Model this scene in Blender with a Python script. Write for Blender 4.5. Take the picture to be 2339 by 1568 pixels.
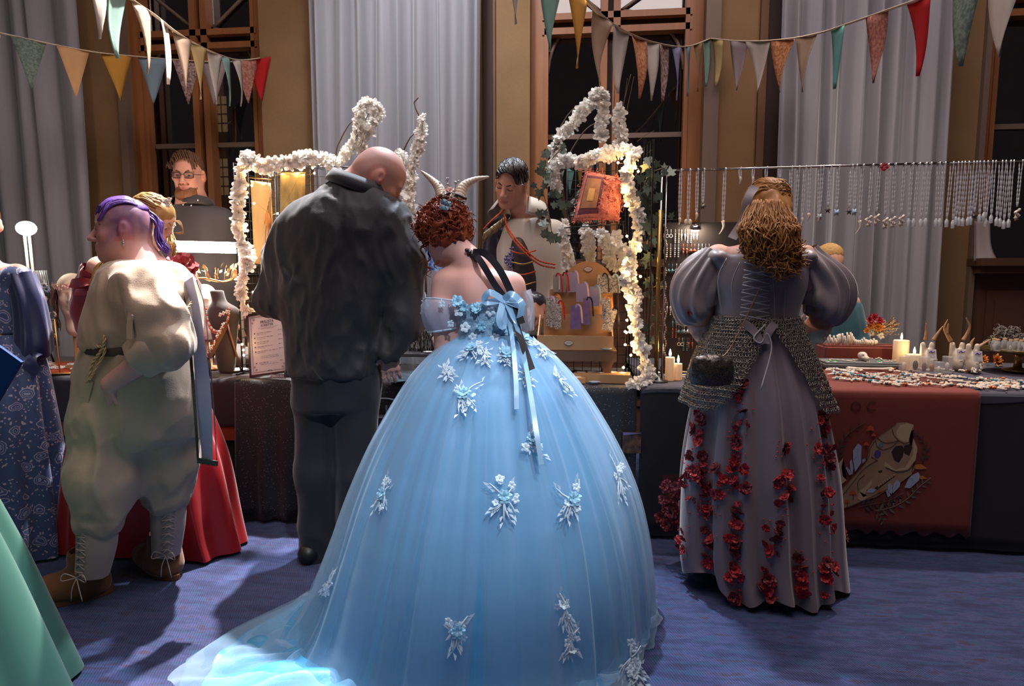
import bpy, bmesh, math, random
import numpy as np
from mathutils import Vector, Matrix, Quaternion, Euler

for _o in list(bpy.data.objects):
 bpy.data.objects.remove(_o, do_unlink=True)
SC = bpy.context.scene
COL = SC.collection
rnd = random.Random(7)
rng = np.random.default_rng(7)
PI = math.pi
V3 = lambda *a: np.array(a, dtype=float)

# ------------------------------------------------------------------ camera
FPX, CX, CY, CAMH = 1450.0, 1169.5, 784.0, 1.25      # focal length in pixels of a 2339x1568 frame
TILT, YAW = math.atan(154 / FPX), math.radians(6.2)
cam_d = bpy.data.cameras.new('camera')
cam_d.sensor_width = 36.0
cam_d.lens = FPX / 2339.0 * 36.0
cam_d.clip_start = 0.05
cam = bpy.data.objects.new('camera', cam_d)
COL.objects.link(cam)
cam.location = (0, 0, CAMH)
cam.rotation_euler = (PI / 2 - TILT, 0, YAW)
SC.camera = cam

# ------------------------------------------------------------------ exposure
SC.view_settings.view_transform = 'Standard'
SC.view_settings.look = 'None'
SC.view_settings.gamma = 1.0
SC.view_settings.use_curve_mapping = False
SC.view_settings.exposure = 0.0
SC.cycles.max_bounces = 7; SC.cycles.diffuse_bounces = 3; SC.cycles.glossy_bounces = 3; SC.cycles.transmission_bounces = 4; SC.cycles.transparent_max_bounces = 10

# ------------------------------------------------------------------ world: dim light of the rest of the hall
wd = bpy.data.worlds.new('hall_ambient')
SC.world = wd
wd.use_nodes = True
wd.node_tree.nodes['Background'].inputs[0].default_value = (0.40, 0.31, 0.34, 1)
wd.node_tree.nodes['Background'].inputs[1].default_value = 0.075

# ------------------------------------------------------------------ ceiling lights of the hall, plus added fills
def spot(name, loc, aim, power, col, size=60, blend=.5, rad=.08):
 l = bpy.data.lights.new(name, 'SPOT')
 l.energy = power; l.color = col; l.spot_size = math.radians(size); l.spot_blend = blend
 l.shadow_soft_size = rad
 o = bpy.data.objects.new(name, l); COL.objects.link(o)
 o.location = loc
 d = Vector(aim) - Vector(loc)
 o.rotation_euler = d.to_track_quat('-Z', 'Y').to_euler()
 return o
def area(name, loc, aim, power, col, sx, sy):
 l = bpy.data.lights.new(name, 'AREA')
 l.energy = power; l.color = col; l.shape = 'RECTANGLE'; l.size = sx; l.size_y = sy
 o = bpy.data.objects.new(name, l); COL.objects.link(o)
 o.location = loc
 d = Vector(aim) - Vector(loc)
 o.rotation_euler = d.to_track_quat('-Z', 'Y').to_euler()
 return o
# stage spots hung high over the stalls, shining down and out across the floor
spot('stage_spot_west', (-1.5, 3.95, 4.7), (-1.85, 2.4, .6), 3300, (1.0, .93, .90), 31, .4, .05)
spot('stage_spot_centre', (-.55, 4.05, 4.8), (-.5, 1.75, .0), 1450, (.74, .87, 1.0), 38, .7, .06)
spot('follow_spot', (1.1, -1.2, 4.6), (-.34, 2.25, .75), 760, (.86, .93, 1.0), 18, .8, .06)
spot('added_table_fill_east', (1.75, 3.9, 4.5), (1.7, 3.3, .9), 430, (1.0, .86, .74), 58, .8, .06)  # added fill that brightens the right table top, not a known lamp
spot('added_table_fill_middle', (.05, 3.75, 4.5), (.1, 3.2, 1.1), 150, (1.0, .86, .72), 34, .8, .06)  # added warm fill over the middle table, no real fixture there
spot('stage_spot_east', (1.9, 4.0, 4.8), (1.25, 2.4, .5), 170, (1.0, .88, .88), 60, .7, .08)
# wash light on the middle curtain
spot('curtain_wash', (-.9, 2.9, 5.0), (-.95, 4.5, 2.2), 420, (.80, .90, 1.0), 62, 1.0, .2)
# added soft fills, one overhead and one frontal; no such lamps known
area('overhead_fill', (.2, 2.3, 5.2), (.1, 3.1, 0), 95, (1.0, .87, .88), 3.6, 1.4)
area('front_fill', (.3, .8, 5.35), (.2, 2.9, .9), 84, (1.0, .86, .84), 5.0, 1.6)
# ------------------------------------------------------------------ pixel of the photograph -> point in the place
_R = V3(math.cos(YAW), math.sin(YAW), 0)
_F = V3(-math.sin(YAW) * math.cos(TILT), math.cos(YAW) * math.cos(TILT), -math.sin(TILT))
_U = np.cross(_R, _F)
def _ray(px, py): return _F + _R * ((px - CX) / FPX) - _U * ((py - CY) / FPX)
def W(px, py, Y):
 d = _ray(px, py); return V3(0, 0, CAMH) + d * (Y / d[1])
def WZ(px, py, z):
 d = _ray(px, py); return V3(0, 0, CAMH) + d * ((z - CAMH) / d[2])
def mpp(Y):                      # metres per pixel at depth Y (about)
 return Y / FPX

# ------------------------------------------------------------------ objects
def link(o):
 COL.objects.link(o); return o
def origin(o):
 p = Vector((0, 0, 0))
 while o is not None:
  p += o.location; o = o.parent
 return p
def thing(name, label, cat, loc=(0, 0, 0), group=None):
 o = bpy.data.objects.new(name, None); link(o)
 o.empty_display_size = .1
 o.location = Vector([float(c) for c in loc])
 o['label'] = label; o['category'] = cat
 if group: o['group'] = group
 return o
def tag(o, label, cat, group=None):
 o['label'] = label; o['category'] = cat
 if group: o['group'] = group
 return o
def ob(name, me, m, parent=None, loc=None, kind=None, label=None):
 """mesh given in world coordinates; parented parts are shifted to their root's origin"""
 if m is not None:
  ms = m if isinstance(m, (list, tuple)) else [m]
  me.materials.clear()
  for k in ms: me.materials.append(k)
 o = bpy.data.objects.new(name, me); link(o)
 if parent is not None:
  o.parent = parent
  if me.users <= 1: me.transform(Matrix.Translation(-origin(parent)))
 elif loc is not None:
  o.location = Vector([float(c) for c in loc]); me.transform(Matrix.Translation(-o.location))
 if kind: o['kind'] = kind
 if label: o['label'] = label
 return o
def inst(name, me, parent, loc, rot=None, scale=1.0):
 """a piece sharing mesh data; loc in world coordinates"""
 o = bpy.data.objects.new(name, me); link(o)
 q = Vector([float(c) for c in loc])
 if parent is not None:
  o.parent = parent; q = q - origin(parent)
 o.location = q
 if rot is not None:
  if isinstance(rot, (Matrix,)): o.rotation_euler = rot.to_euler()
  elif isinstance(rot, Quaternion): o.rotation_euler = rot.to_euler()
  else: o.rotation_euler = rot
 o.scale = (scale,) * 3 if not isinstance(scale, (tuple, list)) else scale
 return o

# ------------------------------------------------------------------ mesh builder
class MB:
 def __init__(s): s.v = []; s.f = []; s.mi = []; s.n = 0
 def add(s, v, f, mi=0):
  v = np.asarray(v, float).reshape(-1, 3)
  s.v.append(v)
  n = s.n
  for q in f: s.f.append([i + n for i in q])
  s.mi += [mi] * len(f)
  s.n += len(v)
  return s
 def box(s, c, d, R=None, mi=0, taper=1.0):
  x, y, z = [k / 2 for k in d]; t = taper
  v = np.array([[-x, -y, -z], [x, -y, -z], [x, y, -z], [-x, y, -z],
                      [-x * t, -y * t, z], [x * t, -y * t, z], [x * t, y * t, z], [-x * t, y * t, z]])
  if R is not None: v = v @ np.asarray(R, float).T
  return s.add(v + np.asarray(c, float), [(0, 3, 2, 1), (4, 5, 6, 7), (0, 1, 5, 4), (1, 2, 6, 5), (2, 3, 7, 6), (3, 0, 4, 7)], mi)
 def tube(s, P, r, n=6, mi=0, cap=True, flat=1.0, up=None):
  P = np.asarray(P, float); m = len(P)
  r = np.broadcast_to(np.asarray(r, float), (m,))
  T = np.gradient(P, axis=0); T /= np.linalg.norm(T, axis=1)[:, None] + 1e-9
  u = np.asarray(up, float) if up is not None else (V3(0, 0, 1) if abs(T[0][2]) < .9 else V3(1, 0, 0))
  a = np.arange(n) * 2 * PI / n
  vs = []
  for i in range(m):
   u = u - T[i] * (u @ T[i]); u /= np.linalg.norm(u) + 1e-9
   w = np.cross(T[i], u)
   vs.append(P[i] + r[i] * (np.cos(a)[:, None] * w + flat * np.sin(a)[:, None] * u))
  v = np.concatenate(vs)
  f = []
  for i in range(m - 1):
   for j in range(n):
    k = (j + 1) % n
    f.append((i * n + j, i * n + k, (i + 1) * n + k, (i + 1) * n + j))
  if cap:
   f.append(tuple(range(n - 1, -1, -1))); f.append(tuple((m - 1) * n + j for j in range(n)))
  return s.add(v, f, mi)
 def grid(s, G, mi=0, close_u=False, close_v=False, flip=False):
  """G: (nv, nu, 3)"""
  G = np.asarray(G, float); nv, nu = G.shape[:2]; f = []
  for i in range(nv if close_v else nv - 1):
   i2 = (i + 1) % nv
   for j in range(nu if close_u else nu - 1):
    k = (j + 1) % nu
    q = (i * nu + j, i * nu + k, i2 * nu + k, i2 * nu + j)
    f.append(q[::-1] if flip else q)
  return s.add(G.reshape(-1, 3), f, mi)
 def lathe(s, prof, c=(0, 0, 0), n=16, mi=0, R=None, sx=1.0, sy=1.0):
  """prof: (r, z) list from bottom to top"""
  prof = np.asarray(prof, float); a = np.arange(n) * 2 * PI / n
  G = np.stack([np.stack([p[0] * np.cos(a) * sx, p[0] * np.sin(a) * sy, np.full(n, p[1])], 1) for p in prof])
  if R is not None: G = G @ np.asarray(R, float).T
  G = G + np.asarray(c, float)
  s.grid(G, mi, close_u=True)
  b = s.n - len(prof) * n
  if prof[0][0] > 1e-6: s.f.append([b + j for j in range(n - 1, -1, -1)]); s.mi.append(mi)
  if prof[-1][0] > 1e-6: s.f.append([b + (len(prof) - 1) * n + j for j in range(n)]); s.mi.append(mi)
  return s
 def sph(s, c, r, n=8, m=6, mi=0, R=None):
  r = np.broadcast_to(np.asarray(r, float), (3,))
  a = np.arange(n) * 2 * PI / n; b = np.linspace(-PI / 2, PI / 2, m + 1)
  G = np.stack([np.stack([np.cos(q) * np.cos(a) * r[0], np.cos(q) * np.sin(a) * r[1], np.full(n, math.sin(q)) * r[2]], 1) for q in b])
  if R is not None: G = G @ np.asarray(R, float).T
  return s.grid(G + np.asarray(c, float), mi, close_u=True)
 def poly(s, pts, th, R=None, c=(0, 0, 0), mi=0):
  """flat outline (x, z) extruded along y by th, centred"""
  pts = np.asarray(pts, float); n = len(pts)
  v = np.concatenate([np.c_[pts[:, 0], np.full(n, -th / 2), pts[:, 1]], np.c_[pts[:, 0], np.full(n, th / 2), pts[:, 1]]])
  if R is not None: v = v @ np.asarray(R, float).T
  f = [tuple(range(n)), tuple(range(2 * n - 1, n - 1, -1))]
  f += [(j, j + n, (j + 1) % n + n, (j + 1) % n) for j in range(n)]
  return s.add(v + np.asarray(c, float), f, mi)
 def mesh(s, name='m', smooth=True):
  me = bpy.data.meshes.new(name)
  v = np.concatenate(s.v) if s.v else np.zeros((0, 3))
  me.from_pydata(v.tolist(), [], s.f)
  me.polygons.foreach_set('material_index', np.array(s.mi, dtype=np.int32))
  if smooth: me.polygons.foreach_set('use_smooth', np.ones(len(s.f), dtype=bool))
  me.update()
  return me
def rot(ax=0, ay=0, az=0):
 return np.array(Euler((ax, ay, az), 'XYZ').to_matrix())
def frame(fwd, up=(0, 0, 1)):
 """columns: right, forward, up"""
 f = np.asarray(fwd, float); f = f / np.linalg.norm(f)
 r = np.cross(f, np.asarray(up, float)); r /= np.linalg.norm(r)
 return np.stack([r, f, np.cross(r, f)], 1)
def spline(P, n=24):
 """Catmull-Rom through points (any dimension)"""
 P = np.asarray(P, float)
 if len(P) < 3:
  t = np.linspace(0, 1, n)[:, None]; return P[0] * (1 - t) + P[-1] * t
 Q = np.vstack([2 * P[0] - P[1], P, 2 * P[-1] - P[-2]])
 ts = np.linspace(0, len(P) - 1 - 1e-9, n); out = []
 for t in ts:
  i = int(t); u = t - i
  a, b, c, d = Q[i], Q[i + 1], Q[i + 2], Q[i + 3]
  out.append(.5 * (2 * b + (c - a) * u + (2 * a - 5 * b + 4 * c - d) * u * u + (3 * b - a - 3 * c + d) * u ** 3))
 return np.array(out)
def smooth_rand(n, seed, k=4):
 r = np.random.default_rng(seed).normal(size=n + 8 * k)
 for _ in range(2): r = np.convolve(r, np.ones(k) / k, 'same')
 r = r[4 * k:4 * k + n]
 return r / (np.abs(r).max() + 1e-9)

# ------------------------------------------------------------------ value noise
def vnoise(P, scale=1.0, seed=0):
 q = np.asarray(P, np.float32) * scale
 i = np.floor(q).astype(np.int64); f = (q - i).astype(np.float32)
 f = f * f * (3 - 2 * f)
 def h(x, y, z):
  n = (x * 73856093) ^ (y * 19349663) ^ (z * 83492791) ^ (seed * 2654435761 % 2147483647)
  n = (n ^ (n >> 13)) * 1274126177 & 0x7fffffff
  n = (n ^ (n >> 16)) & 0xffff
  return n.astype(np.float32) / 32767.5 - 1
 x, y, z = i[..., 0], i[..., 1], i[..., 2]
 fx, fy, fz = f[..., 0], f[..., 1], f[..., 2]
 def lx(yy, zz): return h(x, yy, zz) * (1 - fx) + h(x + 1, yy, zz) * fx
 a = lx(y, z) * (1 - fy) + lx(y + 1, z) * fy
 b = lx(y, z + 1) * (1 - fy) + lx(y + 1, z + 1) * fy
 return a * (1 - fz) + b * fz

# ------------------------------------------------------------------ signed-distance modelling on a grid, skinned by surface nets
class Field:
 def __init__(s, lo, hi, h):
  s.lo = np.asarray(lo, float); s.h = h
  s.n = np.ceil((np.asarray(hi, float) - s.lo) / h).astype(int) + 1
  s.D = np.full(s.n, .5, np.float32)
 def sub(s, lo, hi, m):
  a = np.clip(np.floor((np.asarray(lo) - m - s.lo) / s.h).astype(int), 0, s.n)
  b = np.clip(np.ceil((np.asarray(hi) + m - s.lo) / s.h).astype(int) + 1, 0, s.n)
  if np.any(b <= a): return None, None
  sl = tuple(slice(p, q) for p, q in zip(a, b))
  ax = [(s.lo[k] + s.h * np.arange(a[k], b[k])).astype(np.float32) for k in range(3)]
  P = np.stack(np.meshgrid(*ax, indexing='ij'), -1)
  return sl, P
 def op(s, sl, d, k, mode):
  A = s.D[sl]; d = d.astype(np.float32)
  if mode == 'sub': d = -d
  k = max(k, 1e-5)
  if mode == 'add':
   hh = np.maximum(k - np.abs(A - d), 0) / k
   s.D[sl] = np.minimum(A, d) - hh * hh * k * .25
  else:
   hh = np.maximum(k - np.abs(A - d), 0) / k
   s.D[sl] = np.maximum(A, d) + hh * hh * k * .25
 def cap(s, a, b, ra, rb=None, k=.02, mode='add', sq=None):
  """tapered capsule; sq=(axis vector, factor) flattens it along an axis"""
  rb = ra if rb is None else rb
  a = np.asarray(a, np.float32); b = np.asarray(b, np.float32); r = max(ra, rb)
  sl, P = s.sub(np.minimum(a, b) - r, np.maximum(a, b) + r, k + 3 * s.h)
  if sl is None: return s
  ba = b - a; L = float(ba @ ba) + 1e-12
  t = np.clip((P - a) @ ba / L, 0, 1)
  q = P - a - t[..., None] * ba
  sc = 1.0
  if sq is not None:
   ax = np.asarray(sq[0], np.float32); ax = ax / np.linalg.norm(ax)
   c = q @ ax
   q = q + c[..., None] * ax * (1 / sq[1] - 1); sc = min(1, sq[1])
  d = (np.sqrt((q * q).sum(-1)) - (ra + (rb - ra) * t)) * sc
  s.op(sl, d, k, mode); return s
 def chain(s, P, R, k=.02, **kw):
  for i in range(len(P) - 1): s.cap(P[i], P[i + 1], R[i], R[i + 1], k, **kw)
  return s
 def ell(s, c, r, R=None, k=.02, mode='add'):
  c = np.asarray(c, np.float32); r = np.broadcast_to(np.asarray(r, np.float32), (3,))
  rm = float(r.max())
  e = r if R is None else np.abs(np.asarray(R)) @ r
  sl, P = s.sub(c - e, c + e, k + 3 * s.h)
  if sl is None: return s
  q = P - c
  if R is not None: q = q @ np.asarray(R, np.float32)
  k0 = np.sqrt(((q / r) ** 2).sum(-1)); k1 = np.sqrt(((q / (r * r)) ** 2).sum(-1)) + 1e-6
  s.op(sl, k0 * (k0 - 1) / k1, k, mode); return s
 def stack(s, rows, k=.02, mode='add', rnd=.01, pw=2.0):
  """rows (z, cx, cy, a, b): a body of elliptical slices"""
  r = np.array(sorted([tuple(map(float, q)) for q in rows]), float)
  z0, z1 = r[0, 0], r[-1, 0]
  e = np.array([r[:, 3].max(), r[:, 4].max()])
  lo = V3(r[:, 1].min() - e[0], r[:, 2].min() - e[1], z0); hi = V3(r[:, 1].max() + e[0], r[:, 2].max() + e[1], z1)
  sl, P = s.sub(lo, hi, k + 3 * s.h)
  if sl is None: return s
  zz = P[0, 0, :, 2]
  zs = np.linspace(z0, z1, 60)
  zi = np.clip(zz, z0, z1)
  dense = spline(r, 80); dense = dense[np.argsort(dense[:, 0])]
  I = [np.interp(zi, dense[:, 0], dense[:, j]).astype(np.float32) for j in range(1, 5)]
  dx = np.abs(P[..., 0] - I[0]) / I[2]; dy = np.abs(P[..., 1] - I[1]) / I[3]
  rr = (dx ** pw + dy ** pw) ** (1 / pw)
  # distance with an elliptical correction
  g = np.sqrt((dx / I[2]) ** 2 + (dy / I[3]) ** 2) / np.maximum(rr, 1e-4)
  d = (rr - 1) / np.maximum(g, 1e-3)
  d = np.where(rr < .3, -np.minimum(I[2], I[3]) * .7, d)
  dz = np.maximum(z0 - P[..., 2], P[..., 2] - z1)
  q1 = np.maximum(d + rnd, 0); q2 = np.maximum(dz + rnd, 0)
  d = np.minimum(np.maximum(d + rnd, dz + rnd), 0) + np.sqrt(q1 * q1 + q2 * q2) - rnd
  s.op(sl, d, k, mode); return s
 def half(s, c, n, k=.005, mode='cut'):
  """keep the side of the plane that n points away from"""
  n = np.asarray(n, float); n = n / np.linalg.norm(n)
  sl, P = s.sub(s.lo, s.lo + s.h * s.n, 0)
  d = ((P - np.asarray(c, np.float32)) @ n.astype(np.float32))
  s.op(sl, d, k, 'cut'); return s
 def push(s, fn, band=.03):
  """displace the surface: fn(points) metres outward"""
  I = np.argwhere(np.abs(s.D) < band)
  if not len(I): return s
  P = s.lo + s.h * I
  s.D[I[:, 0], I[:, 1], I[:, 2]] -= fn(P).astype(np.float32)
  return s
 def shell(s, th):
  s.D = np.maximum(s.D, -(s.D + th)); return s
 def mesh(s, name='m', color=None, relax=1):
  D = s.D
  D[0], D[-1], D[:, 0], D[:, -1], D[:, :, 0], D[:, :, -1] = [np.maximum(q, 1e-3) for q in (D[0], D[-1], D[:, 0], D[:, -1], D[:, :, 0], D[:, :, -1])]
  S = D < 0
  c = np.zeros(np.array(D.shape) - 1, np.int8)
  for i in (0, 1):
   for j in (0, 1):
    for k in (0, 1):
     c += S[i:D.shape[0] - 1 + i, j:D.shape[1] - 1 + j, k:D.shape[2] - 1 + k]
  M = (c > 0) & (c < 8)
  I = np.argwhere(M)
  idx = np.full(M.shape, -1, np.int64); idx[M] = np.arange(len(I))
  pos = np.zeros((len(I), 3)); cnt = np.zeros(len(I))
  off = [(i, j, k) for i in (0, 1) for j in (0, 1) for k in (0, 1)]
  for a in off:
   for ax in range(3):
    if a[ax]: continue
    b = list(a); b[ax] = 1
    da = D[I[:, 0] + a[0], I[:, 1] + a[1], I[:, 2] + a[2]]; db = D[I[:, 0] + b[0], I[:, 1] + b[1], I[:, 2] + b[2]]
    x = (da < 0) != (db < 0)
    t = np.where(x, da / np.where(x, da - db, 1), 0)
    p = np.tile(np.array(a, float), (len(I), 1)); p[:, ax] = t
    pos[x] += p[x]; cnt[x] += 1
  v = s.lo + s.h * (I + pos / cnt[:, None])
  quads = []
  for ax in range(3):
   o1, o2 = [k for k in range(3) if k != ax]
   sa = [slice(None)] * 3; sb = [slice(None)] * 3
   sa[ax] = slice(0, -1); sb[ax] = slice(1, None)
   A, B = S[tuple(sa)], S[tuple(sb)]
   E = np.argwhere(A != B)
   E = E[(E[:, o1] > 0) & (E[:, o2] > 0) & (E[:, o1] < D.shape[o1] - 1) & (E[:, o2] < D.shape[o2] - 1)]
   def ci(d1, d2):
    q = E.copy(); q[:, o1] += d1; q[:, o2] += d2
    return idx[q[:, 0], q[:, 1], q[:, 2]]
   q = np.stack([ci(-1, -1), ci(0, -1), ci(0, 0), ci(-1, 0)], 1)
   ins = A[E[:, 0], E[:, 1], E[:, 2]]
   if ax == 1: ins = ~ins
   q[~ins] = q[~ins][:, ::-1]
   quads.append(q)
  q = np.concatenate(quads)
  q = q[(q >= 0).all(1)]
  for _ in range(relax):
   acc = np.zeros_like(v); n = np.zeros(len(v))
   for a in range(4):
    b = (a + 1) % 4
    np.add.at(acc, q[:, a], v[q[:, b]]); np.add.at(n, q[:, a], 1)
    np.add.at(acc, q[:, b], v[q[:, a]]); np.add.at(n, q[:, b], 1)
   v = v * .5 + .5 * acc / np.maximum(n, 1)[:, None]
  return np_mesh(name, v, q, color)
def np_mesh(name, v, q, color=None, smooth=True):
 me = bpy.data.meshes.new(name)
 nv, nq, k = len(v), len(q), q.shape[1]
 me.vertices.add(nv); me.vertices.foreach_set('co', v.astype(np.float32).ravel())
 me.loops.add(nq * k); me.loops.foreach_set('vertex_index', q.astype(np.int32).ravel())
 me.polygons.add(nq)
 me.polygons.foreach_set('loop_start', np.arange(0, nq * k, k, dtype=np.int32))
 me.polygons.foreach_set('loop_total', np.full(nq, k, dtype=np.int32))
 if smooth: me.polygons.foreach_set('use_smooth', np.ones(nq, dtype=bool))
 me.update(calc_edges=True); me.validate()
 if color is not None:
  cl = np.asarray(color(v), float)
  if cl.shape[1] == 3: cl = np.c_[cl, np.ones(len(cl))]
  at = me.color_attributes.new('Col', 'FLOAT_COLOR', 'POINT')
  at.data.foreach_set('color', cl.astype(np.float32).ravel())
 return me
def fast_grid(name, G, close_u=False, th=0):
 G = np.asarray(G, float); nv, nu = G.shape[:2]
 i, j = np.meshgrid(np.arange(nv - 1), np.arange(nu if close_u else nu - 1), indexing='ij')
 k = (j + 1) % nu
 q = np.stack([i * nu + j, i * nu + k, (i + 1) * nu + k, (i + 1) * nu + j], -1).reshape(-1, 4)
 return np_mesh(name, G.reshape(-1, 3), q)

# ------------------------------------------------------------------ materials
def lin(c):
 c = c.lstrip('#')
 v = [int(c[i:i + 2], 16) / 255 for i in (0, 2, 4)]
 return tuple((x / 12.92 if x <= .04045 else ((x + .055) / 1.055) ** 2.4) for x in v) + (1.0,)
MATS = {}
def pm(name, col='808080', rough=.6, metal=0.0, col2=None, nscale=8, namt=.5, bump=0, bscale=60, sheen=0, spec=.5,
       emit=None, estr=0, alpha=1.0, trans=0, sss=0, attr=None, stretch=(1, 1, 1), coat=0, translucent=0, coord='Object'):
 if name in MATS: return MATS[name]
 m = bpy.data.materials.new(name); m.use_nodes = True
 nt = m.node_tree; N, L = nt.nodes, nt.links
 b = N['Principled BSDF']
 b.inputs['Base Color'].default_value = lin(col)
 b.inputs['Roughness'].default_value = rough; b.inputs['Metallic'].default_value = metal
 b.inputs['Specular IOR Level'].default_value = spec
 if sheen: b.inputs['Sheen Weight'].default_value = sheen; b.inputs['Sheen Roughness'].default_value = .4
 if coat: b.inputs['Coat Weight'].default_value = coat
 if sss:
  b.inputs['Subsurface Weight'].default_value = sss; b.inputs['Subsurface Radius'].default_value = (.6, .25, .15)
  b.inputs['Subsurface Scale'].default_value = .012
 if trans: b.inputs['Transmission Weight'].default_value = trans
 if emit: b.inputs['Emission Color'].default_value = lin(emit); b.inputs['Emission Strength'].default_value = estr
 tc = N.new('ShaderNodeTexCoord'); mp = N.new('ShaderNodeMapping')
 mp.inputs['Scale'].default_value = stretch
 L.new(tc.outputs[coord], mp.inputs['Vector'])
 src = None
 if attr:
  a = N.new('ShaderNodeAttribute'); a.attribute_name = attr; src = a.outputs['Color']
 if col2 is not None:
  n = N.new('ShaderNodeTexNoise'); n.inputs['Scale'].default_value = nscale; n.inputs['Detail'].default_value = 5
  L.new(mp.outputs[0], n.inputs['Vector'])
  r = N.new('ShaderNodeMapRange'); r.inputs[1].default_value = .5 - namt * .5; r.inputs[2].default_value = .5 + namt * .5
  L.new(n.outputs['Fac'], r.inputs[0])
  mx = N.new('ShaderNodeMix'); mx.data_type = 'RGBA'
  mx.inputs[6].default_value = lin(col); mx.inputs[7].default_value = lin(col2)
  if src is not None: L.new(src, mx.inputs[6])
  L.new(r.outputs[0], mx.inputs[0]); src = mx.outputs[2]
 if src is not None: L.new(src, b.inputs['Base Color'])
 if bump:
  n = N.new('ShaderNodeTexNoise'); n.inputs['Scale'].default_value = bscale; n.inputs['Detail'].default_value = 3
  L.new(mp.outputs[0], n.inputs['Vector'])
  bp = N.new('ShaderNodeBump'); bp.inputs['Strength'].default_value = bump; bp.inputs['Distance'].default_value = .01
  L.new(n.outputs['Fac'], bp.inputs['Height']); L.new(bp.outputs[0], b.inputs['Normal'])
 out = N['Material Output']; sh = b.outputs[0]
 if translucent:
  t = N.new('ShaderNodeBsdfTranslucent'); t.inputs[0].default_value = lin(col)
  if src is not None: L.new(src, t.inputs[0])
  mm = N.new('ShaderNodeMixShader'); mm.inputs[0].default_value = translucent
  L.new(sh, mm.inputs[1]); L.new(t.outputs[0], mm.inputs[2]); sh = mm.outputs[0]
 if alpha < 1:
  t = N.new('ShaderNodeBsdfTransparent')
  mm = N.new('ShaderNodeMixShader'); mm.inputs[0].default_value = alpha
  L.new(t.outputs[0], mm.inputs[1]); L.new(sh, mm.inputs[2]); sh = mm.outputs[0]
 L.new(sh, out.inputs['Surface'])
 MATS[name] = m
 return m
def glassy(name, tint='ffffff', refl=.12, rough=.02):
 """thin clear pane: see-through with a mirror film"""
 if name in MATS: return MATS[name]
 m = bpy.data.materials.new(name); m.use_nodes = True
 nt = m.node_tree; N, L = nt.nodes, nt.links
 N.remove(N['Principled BSDF'])
 t = N.new('ShaderNodeBsdfTransparent'); t.inputs[0].default_value = lin(tint)
 g = N.new('ShaderNodeBsdfGlossy'); g.inputs['Roughness'].default_value = rough
 fr = N.new('ShaderNodeFresnel'); fr.inputs[0].default_value = 1.5
 ad = N.new('ShaderNodeMath'); ad.operation = 'ADD'; ad.inputs[1].default_value = refl
 L.new(fr.outputs[0], ad.inputs[0])
 mm = N.new('ShaderNodeMixShader'); L.new(ad.outputs[0], mm.inputs[0]); L.new(t.outputs[0], mm.inputs[1]); L.new(g.outputs[0], mm.inputs[2])
 L.new(mm.outputs[0], N['Material Output'].inputs['Surface'])
 MATS[name] = m
 return m
def glow(name, col, strength):
 if name in MATS: return MATS[name]
 m = bpy.data.materials.new(name); m.use_nodes = True
 nt = m.node_tree; N, L = nt.nodes, nt.links
 N.remove(N['Principled BSDF'])
 e = N.new('ShaderNodeEmission'); e.inputs[0].default_value = lin(col); e.inputs[1].default_value = strength
 L.new(e.outputs[0], N['Material Output'].inputs['Surface'])
 MATS[name] = m
 return m
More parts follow.
